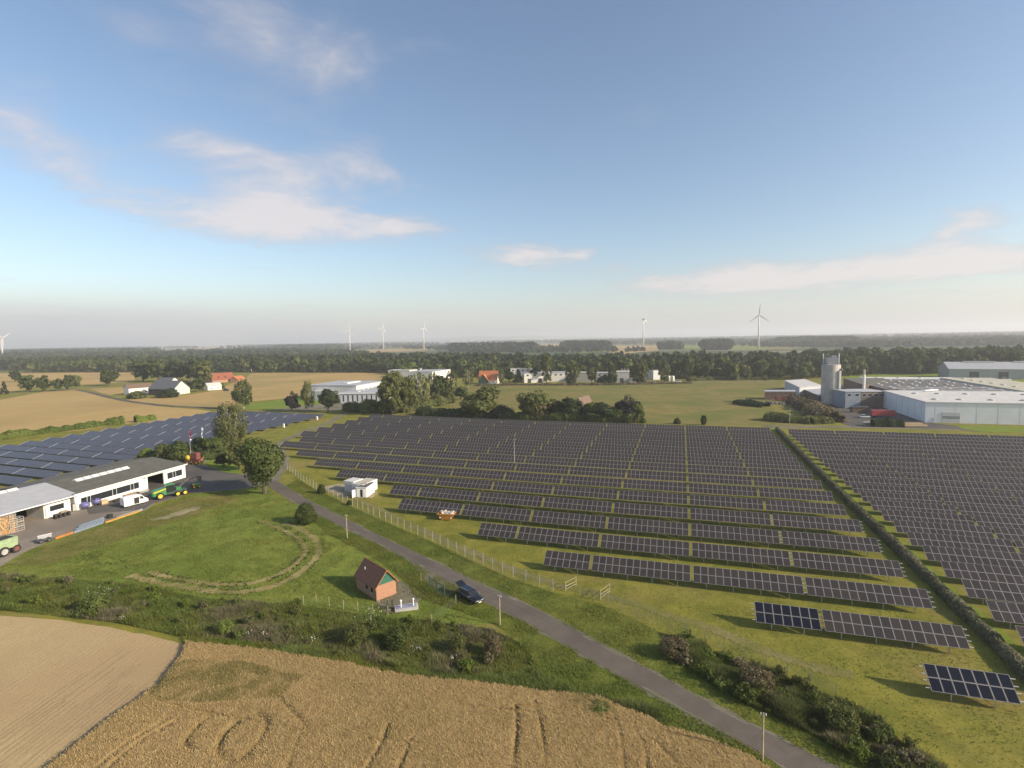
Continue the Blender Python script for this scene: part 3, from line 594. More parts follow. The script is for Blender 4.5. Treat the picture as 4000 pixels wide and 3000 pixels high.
def trunk_mesh(kind, seed):
    r = random.Random(seed); b = MB(); m = 'birch_bark' if kind == 'birch' else 'bark'
    h = {'birch': 0.9, 'bush': 0.35, 'weed': 0.4, 'conifer': 0.85, 'column': 0.8}.get(kind, 0.62); r0 = {'bush': 0.03, 'weed': 0.015, 'birch': 0.026}.get(kind, 0.038)
    pts = [Vector((r.uniform(-0.02, 0.02)*i, r.uniform(-0.02, 0.02)*i, h*i/4)) for i in range(5)]
    for i in range(4): b.tube(pts[i], pts[i+1], r0*(1-i*0.2), r0*(0.8-i*0.2), m, 7)
    if kind == 'birch':
        for i in range(4):
            a = i*1.57+r.random(); b.tube((0, 0, 0.2), (math.cos(a)*0.13, math.sin(a)*0.13, 0.5), r0*0.7, r0*0.5, m, 6); b.tube((math.cos(a)*0.13, math.sin(a)*0.13, 0.5), (math.cos(a)*0.2, math.sin(a)*0.2, 0.85), r0*0.5, r0*0.15, m, 6)
    for i in range(6):
        a = r.random()*6.28; z = h*r.uniform(0.35, 0.9); k = min(3, int(z/h*4)); p = pts[k].lerp(pts[k+1], z/h*4-k)
        b.tube(p, p+Vector((math.cos(a)*r.uniform(0.14, 0.28), math.sin(a)*r.uniform(0.14, 0.28), r.uniform(0.1, 0.22))), r0*0.4, r0*0.12, m, 5)
    return b.mesh('trunk')
LIB = {}
def lib(kind, pal, hi, var):
    k = (kind, pal, hi, var)
    if k not in LIB:
        K, per, lf = {3: (190, 90, 0.017), 2: (110, 55, 0.026), 1: (60, 28, 0.045), 0: (34, 14, 0.075)}[hi]
        if kind == 'birch': K = int(K*0.66); per = int(per*0.6); lf *= 0.72
        if kind == 'bush': lf *= 1.1; K = int(K*0.75)
        if kind == 'weed': lf *= 0.9; K = int(K*0.6)
        LIB[k] = (crown_mesh(kind, pal, K, per, lf, hash((kind, pal, hi, var)) % 9999 if False else (len(LIB)*31+5)), trunk_mesh(kind, len(LIB)+3))
    return LIB[k]
def tree_at(x, y, h, w, kind, pal, label, group=None, hi=1, var=0, name=None, cat=None):
    crown, trunk = lib(kind, pal, hi, var)
    nm = name or {'birch': 'birch_tree', 'bush': 'shrub', 'weed': 'shrub', 'conifer': 'conifer', 'column': 'poplar_tree'}.get(kind, 'broadleaf_tree')
    t = thing(nm, label, cat or ('shrub' if kind in ('bush', 'weed') else 'tree'), (x, y, -0.05), random.random()*6.28, group, (w, w, h))
    inst('trunk', trunk, t); inst('crown', crown, t); return t
def tree_px(u, v, vt, wpx, kind, pal, label, group=None, hi=1, var=0, name=None):
    g = G(u, v); h = HGT(u, v, vt); w = WID(u, v, wpx)
    return tree_at(g[0], g[1], max(h, 0.8)*0.97, w*(0.95 if kind in ('broad', 'bush', 'weed') else 1.0), kind, pal, label, group, hi, var, name)
# big individual trees near the yard
tree_px(1034, 1928, 1690, 262, 'broad', 'oak', 'big round dark green tree at the bend of the lane', None, 3)
tree_px(905, 1765, 1572, 150, 'birch', 'birch', 'tall loose birch with forked white stems behind the big round tree', None, 3)
tree_px(935, 1835, 1720, 130, 'broad', 'olive', 'mid-sized tree half hidden behind the big round tree', None, 2)
tree_px(875, 1824, 1760, 68, 'broad', 'dark', 'small dark tree on the lawn left of the big round tree', None, 2, 1)
tree_px(952, 1598, 1478, 92, 'birch', 'oak', 'drooping birch with white trunk behind the left solar field', None, 2, 1)
tree_px(1142, 1609, 1513, 70, 'broad', 'purple', 'round dark purplish tree, left of three by the forecourt', None, 2)
tree_px(1207, 1607, 1484, 58, 'birch', 'olive', 'slim pointed birch, middle of three by the forecourt', None, 2)
tree_px(1283, 1610, 1510, 98, 'broad', 'dark', 'broad dark tree, right of three by the forecourt', None, 2, 2)
tree_px(1195, 2042, 1952, 92, 'bush', 'oak', 'round bush standing alone beside the lane on the meadow', None, 3)
tree_px(1256, 1928, 1884, 36, 'bush', 'oak', 'small bush growing through the fence by the white kiosks', None, 2)
tree_px(1365, 1972, 1950, 26, 'bush', 'oak', 'tiny bush at the foot of the field fence', None, 2, 1)
for i, (u, v, vt, w, kd, pal, lb) in enumerate([
    (640, 1800, 1722, 92, 'bush', 'olive', 'olive shrub behind the workshop, nearest the roof edge'), (700, 1803, 1712, 120, 'bush', 'oak', 'large rounded shrub behind the workshop below the red flag'),
    (575, 1795, 1742, 75, 'bush', 'lime', 'light green shrub beside the end of the solar rows'), (775, 1795, 1690, 90, 'broad', 'dark', 'dark tree between the two flagpoles'), (835, 1790, 1700, 95, 'broad', 'oak', 'dark leafy tree at the foot of the tall birch'),
    (1375, 1608, 1560, 90, 'bush', 'olive', 'olive bush in front of the white hall, left one'), (1440, 1610, 1550, 100, 'bush', 'lime', 'bright bush in front of the white hall, right one'), (1490, 1606, 1556, 60, 'bush', 'olive', 'bush at the foot of the tall trees by the white hall'),
    (1535, 1618, 1452, 115, 'column', 'olive', 'tall bushy tree directly right of the white hall'), (1592, 1606, 1440, 95, 'broad', 'olive', 'second tall tree right of the white hall'), (1645, 1592, 1448, 75, 'birch', 'birch', 'loose birch behind the tall trees right of the white hall'),
    (1690, 1560, 1448, 60, 'birch', 'birch', 'white stemmed birch in the row right of the white hall'), (1722, 1565, 1462, 95, 'broad', 'oak', 'dark broad tree at the end of the row right of the white hall'), (1765, 1545, 1446, 58, 'birch', 'olive', 'slim birch above the dark hedge'),
    (1830, 1515, 1438, 46, 'birch', 'birch', 'thin birch just left of the orange roofed house'), (1800, 1560, 1500, 70, 'broad', 'oak', 'low tree on the edge of the dry pasture'),
    (1885, 1630, 1503, 160, 'broad', 'olive', 'large spreading tree at the far edge of the middle solar field'), (1830, 1632, 1570, 90, 'bush', 'dark', 'dark shrub at the left foot of the spreading tree'), (1960, 1634, 1575, 110, 'bush', 'dark', 'dark shrub between the two large garden trees'),
    (2095, 1640, 1505, 118, 'broad', 'olive', 'tall greenish garden tree, second large one from the left'), (2110, 1642, 1560, 70, 'column', 'brown', 'brownish conifer-like tree in the garden group'), (2170, 1640, 1545, 95, 'broad', 'dark', 'dark garden tree left of the brown roof'),
    (2225, 1642, 1535, 120, 'broad', 'dark', 'dark dense tree hiding the brown roofed house'), (2305, 1645, 1570, 60, 'column', 'lime', 'bright slim tree right of the brown roof'), (2345, 1648, 1558, 130, 'broad', 'dark', 'low wide dark tree in the garden group'), (2400, 1650, 1580, 90, 'bush', 'oak', 'bush below the tall dark tree'),
    (2450, 1648, 1522, 96, 'broad', 'purple', 'tall dark purplish tree at the right end of the garden group'), (2490, 1650, 1575, 55, 'column', 'lime', 'yellow green tree at the right end of the garden group'), (2185, 1648, 1605, 40, 'conifer', 'oak', 'small conifer in front of the garden group'),
    (2748, 1660, 1621, 24, 'column', 'dark', 'small dark cypress alone at the field edge'), (2645, 1656, 1628, 32, 'bush', 'oak', 'small bush left of the lone cypress'), (2512, 1652, 1630, 28, 'bush', 'oak', 'small bush near the pasture post'),
    (1660, 1618, 1590, 80, 'bush', 'dark', 'dark low shrub, left end of the field-edge hedge'), (1730, 1622, 1590, 85, 'bush', 'dark', 'dark low shrub, middle of the field-edge hedge'), (1790, 1626, 1592, 75, 'bush', 'dark', 'dark low shrub, right end of the field-edge hedge')]):
    tree_px(u, v, vt, w*(1.22 if v > 1600 and kd == 'broad' else 1.0), kd, pal, lb, None, 2 if v > 1600 else 1, i % 2)
for i, (u, v, vt, w, kd, pal, lb) in enumerate([
    (2087, 1494, 1428, 46, 'broad', 'dark', 'dark roadside tree by the glazed white building'), (2135, 1494, 1382, 44, 'column', 'olive', 'tall poplar-like roadside tree by the white buildings'), (2236, 1502, 1418, 58, 'column', 'olive', 'leafy roadside tree left of the small white gable house'), (2312, 1499, 1428, 46, 'broad', 'olive', 'roadside tree right of the small white gable house'),
    (2357, 1499, 1454, 54, 'bush', 'dark', 'low round roadside tree in front of the concrete wall'), (2393, 1500, 1422, 38, 'column', 'oak', 'slim roadside tree beside the low round one'), (2500, 1499, 1404, 66, 'column', 'olive', 'tallest pale roadside tree near the green container'), (2545, 1470, 1415, 70, 'broad', 'olive', 'pale tree behind the green container'),
    (2596, 1492, 1414, 46, 'column', 'olive', 'slim pale tree in front of the white tanks'), (2655, 1480, 1404, 50, 'column', 'oak', 'slim tree left of the excavator'), (1960, 1500, 1440, 34, 'birch', 'olive', 'birch right beside the orange roofed house'), (1925, 1455, 1385, 44, 'column', 'olive', 'tall slim tree above the orange roofed house'),
    (1990, 1495, 1440, 70, 'broad', 'dark', 'dark tree right of the orange roofed house'), (2025, 1493, 1442, 48, 'conifer', 'oak', 'conifer left of the glazed white building'), (1600, 1470, 1412, 70, 'column', 'lime', 'bright yellow-green tree against the dark wood'), (1690, 1475, 1418, 80, 'broad', 'dark', 'dark tree behind the grey factory roof'),
    (1840, 1475, 1425, 70, 'broad', 'oak', 'rounded tree left of the orange roof'),
    (108, 1532, 1455, 100, 'broad', 'oak', 'dense roadside tree, first from the left in the far left row'), (165, 1530, 1462, 80, 'broad', 'oak', 'dense roadside tree, second in the far left row'), (225, 1528, 1470, 62, 'broad', 'oak', 'small roadside tree in the middle of the far left row'), (268, 1526, 1456, 62, 'broad', 'oak', 'roadside tree near the right end of the far left row'), (300, 1522, 1458, 50, 'broad', 'olive', 'last roadside tree of the far left row'),
    (58, 1492, 1440, 78, 'broad', 'dark', 'dark tree standing on the tan field at far left'), (18, 1540, 1488, 42, 'conifer', 'dark', 'dark conifer at the left picture edge'), (428, 1507, 1436, 92, 'broad', 'oak', 'single large round tree on the tan field left of the farm'), (258, 1440, 1425, 34, 'broad', 'lime', 'pale round tree on the edge of the far left wood'),
    (560, 1490, 1402, 118, 'broad', 'oak', 'big tree behind the white farm, leftmost'), (620, 1492, 1398, 120, 'broad', 'oak', 'big tree behind the white farm, second from left'), (690, 1490, 1398, 125, 'broad', 'dark', 'big dark tree behind the half-timbered barn'), (745, 1492, 1402, 105, 'broad', 'dark', 'big dark tree right of the half-timbered barn'), (802, 1508, 1398, 105, 'broad', 'olive', 'light green tall tree beside the small white house'),
    (768, 1530, 1468, 88, 'broad', 'oak', 'round tree left of the small white house'), (655, 1552, 1512, 105, 'bush', 'dark', 'dark bushes in front of the farm barn'), (535, 1556, 1522, 85, 'bush', 'olive', 'olive bush in front of the white farm'), (860, 1520, 1490, 40, 'bush', 'oak', 'bush between the small white house and the red farmhouse'), (708, 1500, 1478, 60, 'bush', 'oak', 'small tree behind the half-timbered barn')]):
    tree_px(u, v, vt, w, kd, pal, lb, None, 1, i % 3)
# ---- woods that read as one mass
PROTO = [crown_arrays('broad', p, 24, 10, 0.105, 400+i) for i, p in enumerate(('dark', 'oak', 'dark', 'oak', 'olive'))]
def wood(name, spots, label, cat, mat=LEAF):
    V, Fc, Cc, k = [], [], [], 0
    for i, (x, y, h, w) in enumerate(spots):
        v, f, c = PROTO[(i*7+int(x)) % len(PROTO)]; a = random.random()*6.28; ca, sa = math.cos(a), math.sin(a)
        q = np.empty_like(v); q[:, 0] = (v[:, 0]*ca-v[:, 1]*sa)*w+x; q[:, 1] = (v[:, 0]*sa+v[:, 1]*ca)*w+y; q[:, 2] = v[:, 2]*h
        V.append(q); Fc.append(f+k); Cc.append(c*random.uniform(0.75, 1.25)); k += len(v)
    return tag(inst(name, np_mesh(name, np.concatenate(V), np.concatenate(Fc), mat, np.concatenate(Cc))), label, cat, None, 'stuff')
rw = random.Random(21); spots = []
edge = [(-900, 528), (-560, 536), (-345, 538), (-300, 525), (-240, 480), (-160, 470), (-90, 462), (0, 462), (45, 452), (100, 470), (155, 522), (270, 566), (420, 560), (560, 560)]
def edge_y(x):
    for (a, b), (c, d) in zip(edge[:-1], edge[1:]):
        if a <= x <= c: return b+(d-b)*(x-a)/(c-a)
    return edge[-1][1]
for row in range(4):
    x = -900.0
    while x < 540:
        w = rw.uniform(9, 15); ey = edge_y(x)
        spots.append(((x+rw.uniform(-3, 3))*S, (ey+4+row*11+rw.uniform(-4, 4))*S, rw.uniform(12, 20), w*1.1)); x += w*0.85
wood('woodland', spots, 'long dark belt of broadleaf woodland across the plain', 'woodland')
FARP = [crown_arrays('broad', p, 11, 6, 0.18, 500+i) for i, p in enumerate(('dark', 'oak', 'dark'))]
PROTO_N = PROTO; PROTO = FARP; spots = []
for row in range(4, 20):
    x = -1150.0-row*12
    while x < 560:
        w = rw.uniform(11, 18); ey = edge_y(max(-900, x)); dens = 0.97 if x < -250 else (0.95 if row < 13 else 0.5)
        if rw.random() < dens: spots.append(((x+rw.uniform(-4, 4))*S, (ey+4+row*12.5+rw.uniform(-5, 5))*S, rw.uniform(14, 22), w*1.1))
        x += w*0.95
wood('woodland', spots, 'deeper rows of the woodland belt receding into haze', 'woodland')
PROTO = PROTO_N
# a taller wood at right behind the works, and distant copses
spots = []
for row in range(10):
    x = 175.0
    while x < 620:
        if rw.random() < 0.9: spots.append((x*S, (535+0.10*(x-175)+row*12+rw.uniform(-5, 5))*S, rw.uniform(17, 24), rw.uniform(13, 19)))
        x += rw.uniform(9, 14)
wood('woodland', spots, 'tall grey-green wood behind the factory at right', 'woodland')
def strip(u0, u1, v, hpx, n, seed, dep=60):
    r = random.Random(seed); out = []
    for i in range(n):
        u = r.uniform(u0, u1); g = G(u, v); d = math.hypot(*g); k = 1+r.uniform(0, dep)/d; h = hpx*d/F*r.uniform(0.7, 1.1)
        out.append((g[0]*k, g[1]*k, min(h, 28), max(9, h*1.0)))
    return out
PROTO = [crown_arrays('broad', p, 6, 3, 0.30, 520+i) for i, p in enumerate(('dark', 'oak', 'dark'))]
for nm, args in (('square copse on the tan fields in the distance', (2205, 2370, 1368, 46, 150, 1, 130)), ('dark copse left of the square copse', (1760, 2080, 1374, 42, 190, 2, 120)), ('copse below the right-hand wind turbine', (2750, 2850, 1368, 38, 70, 3, 90)), ('small copse right of the tall centre turbine', (2575, 2655, 1364, 28, 50, 4, 60)),
                 ('copse under the left wind turbines', (1080, 1330, 1366, 30, 130, 5, 140)), ('long hazy wood behind the silo', (3040, 3330, 1348, 50, 170, 6, 200)), ('copse at the far left horizon', (20, 620, 1388, 24, 260, 7, 120))):
    wood('copse', strip(*args), nm, 'copse')
spots = []
rows = [(1390, 20, 90), (1386, 18, 90), (1382, 18, 90), (1378, 17, 90), (1374, 15, 110), (1366, 14, 130), (1360, 12, 150), (1354, 11, 170), (1349, 10, 190), (1344, 9, 220), (1339, 8, 240), (1334, 7, 260), (1330, 7, 260)]
farpx = [[(420, 1379), (760, 1384)], [(640, 1355), (960, 1364)], [(1310, 1362), (1690, 1378)], [(2080, 1344), (2210, 1362)], [(2375, 1350), (2575, 1386)], [(2660, 1350), (3000, 1366)]]
for v0, hp, n in rows:
    for s_ in range(60):
        u0 = rw.uniform(-200, 4200); L = rw.uniform(80, 520); tilt_ = -0.0172*(u0-2000)
        vb = v0+tilt_*0.9-14+rw.uniform(-3, 3)
        if any(a[0]-60 < u0+L/2 < b[0]+60 and a[1]-2 < vb < b[1]+12 for a, b in farpx): continue
        if vb < 1326-0.0172*(u0-2000)+2.5: continue
        spots += strip(u0, u0+L, vb, hp, int(L/12)+5, rw.randrange(99999), 110)
wood('distant_trees', spots, 'scattered hedgerows and copses fading into the haze', 'distant trees')
PROTO = PROTO_N
# ---- grasses and herbs
def blades(name, polys, n, h, w, pals, label, cat, seed, avoid=(), zfun=None, clump=0.25, lean=1.1, thr=0.0, hpow=1.0, weights=None, tips=None):
    rng = np.random.default_rng(seed); XY = []
    for poly in polys:
        P = np.array(poly); x0, y0 = P.min(0); x1, y1 = P.max(0)
        A = abs(sum(poly[i-1][0]*poly[i][1]-poly[i][0]*poly[i-1][1] for i in range(len(poly))))/2; bb = (x1-x0)*(y1-y0)
        k = int(n/len(polys)*bb/max(A, 1)); x = rng.uniform(x0, x1, k); y = rng.uniform(y0, y1, k); ok = inpoly(x, y, poly)
        for av in avoid: ok &= ~inpoly(x, y, av)
        XY.append(np.stack([x[ok], y[ok]], 1))
    XY = np.concatenate(XY); x, y = XY[:, 0], XY[:, 1]
    u = np.array([PROJ(a, b, 0) for a, b in XY]) if len(XY) < 1 else None
    c1 = vnoise(x, y, clump, seed, 3); c2 = vnoise(x, y, clump*0.3, seed+9, 2)
    keep = c1 > thr; x, y, c1, c2 = x[keep], y[keep], c1[keep], c2[keep]; n = len(x)
    hh = (h[0]+(h[1]-h[0])*np.clip((c1-0.25)*2, 0, 1)**hpow)*(0.55+0.6*rng.random(n)); ww = rng.uniform(*w, n)
    th = rng.random(n)*2*math.pi; ln = np.abs(rng.normal(lean, 0.3, n))*hh; lx, ly = np.cos(th)*ln, np.sin(th)*ln; dx, dy = -np.sin(th)*ww/2, np.cos(th)*ww/2
    z0 = zfun(x, y) if zfun else np.zeros(n)
    v = np.stack([np.stack([x+dx, y+dy, z0], 1), np.stack([x-dx, y-dy, z0], 1), np.stack([x+lx, y+ly, z0+hh], 1)], 1).reshape(-1, 3)
    idx = np.clip((c2*1.9-0.45+rng.normal(0, 0.16, n))*len(pals), 0, len(pals)-1).astype(int)
    tt = np.clip(rng.random(n)*0.7+c1*0.3, 0, 1); col = np.zeros((n, 3))
    for i, p in enumerate(pals):
        q = idx == i
        if q.any(): col[q] = pick(p, tt[q])
    col = np.repeat(col, 3, 0)
    me = np_mesh(name, v, np.arange(3*n).reshape(n, 3), BLADE, col); o = inst(name, me); return tag(o, label, cat, None, 'stuff')
GREENS.update({'grass': ((0.085, 0.125, 0.022), (0.135, 0.18, 0.03), (0.19, 0.225, 0.042)), 'ygrass': ((0.135, 0.142, 0.026), (0.20, 0.195, 0.038), (0.26, 0.24, 0.056)), 'wheat': ((0.41, 0.285, 0.122), (0.51, 0.37, 0.17), (0.59, 0.45, 0.225)), 'gwheat': ((0.19, 0.165, 0.055), (0.27, 0.225, 0.075), (0.35, 0.285, 0.11)), 'gold': ((0.26, 0.19, 0.03), (0.33, 0.25, 0.05), (0.38, 0.30, 0.08)), 'herb': ((0.088, 0.13, 0.030), (0.142, 0.183, 0.044), (0.20, 0.235, 0.064)), 'seed': ((0.13, 0.115, 0.06), (0.20, 0.175, 0.10), (0.28, 0.25, 0.155)), 'white': ((0.45, 0.45, 0.38), (0.6, 0.6, 0.5), (0.7, 0.7, 0.6))})
blades('meadow_grass', [MEADP], 140000, (0.06, 0.24), (0.05, 0.13), ('grass', 'ygrass', 'grass'), 'tufted hay grass covering the green meadow', 'grass', 31, (ROADP, YARDP), clump=0.4)
def tuft_lines(name, lines, n, w, h, pals, label, seed):
    rng = np.random.default_rng(seed); XY = []
    for L_ in lines:
        L_ = np.array(L_); k = rng.integers(0, len(L_)-1, n//len(lines)); t_ = rng.random(len(k))[:, None]; XY.append(L_[k]*(1-t_)+L_[k+1]*t_+rng.normal(0, w, (len(k), 2)))
    XY = np.concatenate(XY); XY = XY[vnoise(XY[:, 0], XY[:, 1], 0.5, seed, 2) > 0.42]; C = np.stack([XY[:, 0], XY[:, 1], rng.uniform(0.05, h, len(XY))], 1)
    v, f, c = quads(C, rng.normal(0, 0.5, (len(C), 3))+np.array([0, 0, 0.8]), rng.uniform(0.05, 0.14, len(C)), np.concatenate([pick(pals[i % len(pals)], rng.random(len(a_))) for i, a_ in enumerate(np.array_split(C, len(pals)))]), 1.3, rng)
    tag(inst(name, np_mesh(name, v, f, BLADE, c)), label, 'grass', None, 'stuff')
def offs(L_, d): return [(L_[i][0]-d*(L_[min(i+1, len(L_)-1)][1]-L_[max(i-1, 0)][1])/max(1e-6, math.dist(L_[min(i+1, len(L_)-1)], L_[max(i-1, 0)])), L_[i][1]+d*(L_[min(i+1, len(L_)-1)][0]-L_[max(i-1, 0)][0])/max(1e-6, math.dist(L_[min(i+1, len(L_)-1)], L_[max(i-1, 0)]))) for i in range(len(L_))]
tuft_lines('swath_grass', [offs(SWATH[0], 0.85), offs(SWATH[0], -0.85), offs(SWATH[1], 0.7), offs(SWATH[1], -0.7)], 2400, 0.26, 0.22, ('herb', 'grass', 'olive', 'oak'), 'ridges of dark uncut grass beside the mowing swaths', 71)
verge_r = UPL[4:]+GP([(3700, 3060), (3300, 2800), (2990, 2680), (2750, 2560), (2550, 2455), (2377, 2375), (2160, 2315), (2004, 2265), (1850, 2195), (1690, 2120), (1530, 2050), (1376, 1982), (1284, 1936), (1236, 1916), (1165, 1872)])
verge_l = DNL[10:]+GP(D2([(1740, 1730), (1640, 1690), (1530, 1605), (1440, 1582), (1330, 1530), (1240, 1508), (1180, 1497), (1130, 1475), (1150, 1420), (1120, 1380), (1060, 1345), (960, 1310), (900, 1290), (870, 1250), (820, 1215), (770, 1185), (700, 1150)]))
sheet('verge', verge_r, 0.022, 'verge_mat', 'grassy verge and ditch between the lane and the field fence', 1.5, 0.2)
sheet('verge', verge_l, 0.024, 'verge_mat', 'grassy verge on the near side of the lane', 1.5, 0.2)
blades('verge_grass', [verge_r, verge_l], 120000, (0.08, 0.32), (0.05, 0.12), ('grass', 'ygrass', 'herb', 'grass'), 'tall tufted grass on both verges of the lane', 'grass', 33, (ROADP,), clump=0.35)
sun_field = GP([(1290, 1925), (1376, 1972), (1530, 2038), (1690, 2105), (1850, 2182), (2004, 2250), (2160, 2300), (2377, 2362), (2550, 2440), (2750, 2545), (2990, 2665), (3300, 2790), (3650, 3000), (4000, 3000), (4060, 2600), (3040, 1700), (1350, 1800)])
blades('field_grass', [sun_field], 150000, (0.05, 0.2), (0.05, 0.15), ('ygrass', 'grass', 'grass', 'ygrass'), 'short yellowish grass between the rows of solar tables', 'grass', 35, (), clump=0.3)
ground_mat('track_mat', ((0.10, 0.095, 0.03), (0.19, 0.165, 0.06), (0.25, 0.215, 0.095), (0.17, 0.165, 0.04)), 0.12, 0.6, 4.0, 0.6, None, 0.6) if 'track_mat' not in MATS else 0
ribbon('worn_track', smoothline(GP([(1360, 1935), (1480, 1990), (1640, 2065), (1800, 2140), (2010, 2225), (2200, 2290), (2400, 2335), (2560, 2385), (2760, 2450), (2960, 2530), (3160, 2600), (3330, 2640)]), 30), 1.7, 0.03, 'track_mat', 'worn dry wheel track just inside the field fence', 0.22, seed=15)
# wheat with standing height, wheel tracks pressed down
TRK = [GP(D2(p), 0.8) for p in ([(330, 1490), (345, 1470), (400, 1450), (480, 1448), (560, 1452), (640, 1460)], [(340, 1500), (345, 1512), (420, 1530), (520, 1548), (640, 1572), (760, 1590), (900, 1600)], [(470, 1622), (472, 1602), (492, 1572), (520, 1548), (556, 1537), (576, 1548), (575, 1570), (556, 1602), (530, 1628), (500, 1636), (478, 1630), (470, 1618)], [(400, 1608), (402, 1592), (430, 1560), (452, 1545)], [(398, 1606), (420, 1614)],
    [(200, 1660), (280, 1595), (360, 1550)], [(225, 1660), (310, 1590), (380, 1552)], [(790, 1659), (825, 1600), (840, 1560)], [(860, 1659), (890, 1590)], [(1110, 1659), (1118, 1560), (1115, 1520)], [(1180, 1640), (1170, 1560), (1155, 1510)], [(1010, 1520), (1120, 1530), (1230, 1540), (1330, 1552)], [(1350, 1659), (1345, 1600), (1335, 1560)], [(1400, 1659), (1395, 1610), (1370, 1565)], [(620, 1659), (640, 1600), (660, 1560), (600, 1500)], [(1460, 1640), (1420, 1600), (1390, 1580)])]
wp = np.array(WHP); stp = 0.22; gx = np.arange(wp[:, 0].min(), wp[:, 0].max(), stp); gy = np.arange(wp[:, 1].min(), wp[:, 1].max(), stp)
XX, YY = np.meshgrid(gx, gy, indexing='ij'); ins = inpoly(XX, YY, WHP)
def trk(x, y):
    d = np.full(np.shape(x), 9.0)
    for t in TRK: d = np.minimum(d, distline(x, y, t))
    ring = np.minimum(distline(x, y, TRK[2]), distline(x, y, TRK[3]))
    return np.maximum(np.exp(-(d/0.2)**2)*np.clip(vnoise(x, y, 0.18, 77, 3)*2.0-0.45, 0, 1), np.exp(-(ring/0.36)**2)*np.clip(vnoise(x, y, 0.3, 78, 2)*2.2, 0.4, 1.4))
def wheat_z(x, y): return 0.62+0.10*vnoise(x, y, 0.35, 3, 3)+0.04*(vnoise(x, y, 2.2, 8, 2)-0.5)-0.30*trk(x, y)
ZZ = wheat_z(XX.ravel(), YY.ravel()).reshape(XX.shape)+RNG.normal(0, 0.018, XX.shape)
GREENP = GP(D2([(330, 1470), (400, 1435), (520, 1440), (660, 1470), (600, 1520), (420, 1530), (320, 1520)]))
ids = -np.ones(XX.shape, int); ids[ins] = np.arange(ins.sum()); V = np.stack([XX[ins], YY[ins], ZZ[ins]], 1)
q = (ids[:-1, :-1] >= 0) & (ids[1:, :-1] >= 0) & (ids[1:, 1:] >= 0) & (ids[:-1, 1:] >= 0)
Fq = np.stack([ids[:-1, :-1][q], ids[1:, :-1][q], ids[1:, 1:][q], ids[:-1, 1:][q]], 1)
# skirt to the soil along the border
cnt = np.zeros(len(V), int); np.add.at(cnt, Fq.ravel(), 1); V[cnt < 4, 2] = 0.03
gm = np.clip(inpoly(V[:, 0], V[:, 1], GREENP)*0.75+0.30*(vnoise(V[:, 0], V[:, 1], 0.12, 4, 3)-0.35)*2, 0, 1)*np.clip(vnoise(V[:, 0], V[:, 1], 0.6, 6, 3)*2-0.2, 0, 1)
tone = np.clip(vnoise(V[:, 0], V[:, 1], 1.6, 12, 3)*0.8+RNG.random(len(V))*0.3-0.1, 0, 1)
cw = pick('wheat', tone)*(1-gm[:, None])+pick('gwheat', tone*0.8)*gm[:, None]
ok_ = trk(V[:, 0], V[:, 1])[:, None]; cw = cw*(1-0.5*ok_)+np.array((0.15, 0.12, 0.045))*0.5*ok_
tag(inst('wheat', np_mesh('wheat', V, Fq, BLADE, cw)), 'standing ripe wheat with wheel tracks in the near foreground', 'wheat', None, 'stuff')
def ears(n, seed):
    rng = np.random.default_rng(seed); i = rng.integers(0, len(V), n); x = V[i, 0]+rng.uniform(-stp, stp, n)/2; y = V[i, 1]+rng.uniform(-stp, stp, n)/2; z = V[i, 2]-0.05
    h = rng.uniform(0.10, 0.24, n); w = rng.uniform(0.025, 0.055, n); th = rng.random(n)*2*math.pi
    ln = np.abs(rng.normal(0.14, 0.07, n)); lx, ly = np.sin(th)*ln, -np.cos(th)*ln
    v = np.stack([np.stack([x-np.cos(th)*w, y-np.sin(th)*w, z], 1), np.stack([x+np.cos(th)*w, y+np.sin(th)*w, z], 1), np.stack([x+lx, y+ly, z+h], 1)], 1).reshape(-1, 3)
    tn = np.clip(tone[i]*0.5+rng.random(n)*0.55, 0, 1); g_ = gm[i][:, None]; c = pick('wheat', tn)*(1-g_)+pick('gwheat', tn)*g_
    return np_mesh('wheat_ears', v, np.arange(3*n).reshape(n, 3), BLADE, np.repeat(c, 3, 0))
tag(inst('wheat_ears', ears(160000, 5)), 'nodding wheat ears and straws above the ripe crop', 'wheat', None, 'stuff')
# scrub belt between meadow and wheat, ditch scrub on the right
belt = GP(D2([(-40, 1245), (0, 1242), (130, 1250), (280, 1262), (420, 1290), (560, 1305), (700, 1315), (820, 1335), (930, 1345), (1040, 1355), (1120, 1385), (1155, 1420), (1160, 1465), (1080, 1478), (980, 1462), (830, 1440), (700, 1412), (540, 1390), (400, 1378), (250, 1345), (0, 1318), (-60, 1312)]))
sheet('scrub_ground', belt, 0.035, 'verge_mat', 'weedy ground under the scrub strip beside the wheat', 1.5, 0.2)
blades('scrub', [belt], 140000, (0.2, 1.15), (0.05, 0.13), ('herb', 'grass', 'herb', 'ygrass', 'herb', 'seed'), 'rank strip of nettles, docks and tall weeds between meadow and wheat', 'scrub', 41, (), clump=0.42, lean=0.55, hpow=1.6)
belt_e = GP(D2([(400, 1378), (540, 1388), (700, 1408), (830, 1432), (980, 1452), (1080, 1466), (1160, 1455), (1250, 1495), (1180, 1500), (1080, 1490), (980, 1476), (830, 1458), (660, 1425), (540, 1405), (400, 1392)]))
blades('field_margin', [belt_e], 30000, (0.25, 0.7), (0.05, 0.14), ('grass', 'ygrass', 'herb'), 'grassy margin along the edge of the wheat', 'grass', 43, (), clump=0.3)
ditch = GP(D2([(1425, 1368), (1470, 1380), (1530, 1405), (1600, 1430), (1700, 1468), (1800, 1510), (1900, 1570), (1990, 1630), (2060, 1690), (1950, 1700), (1860, 1650), (1780, 1602), (1700, 1560), (1620, 1525), (1540, 1480), (1470, 1430)]))
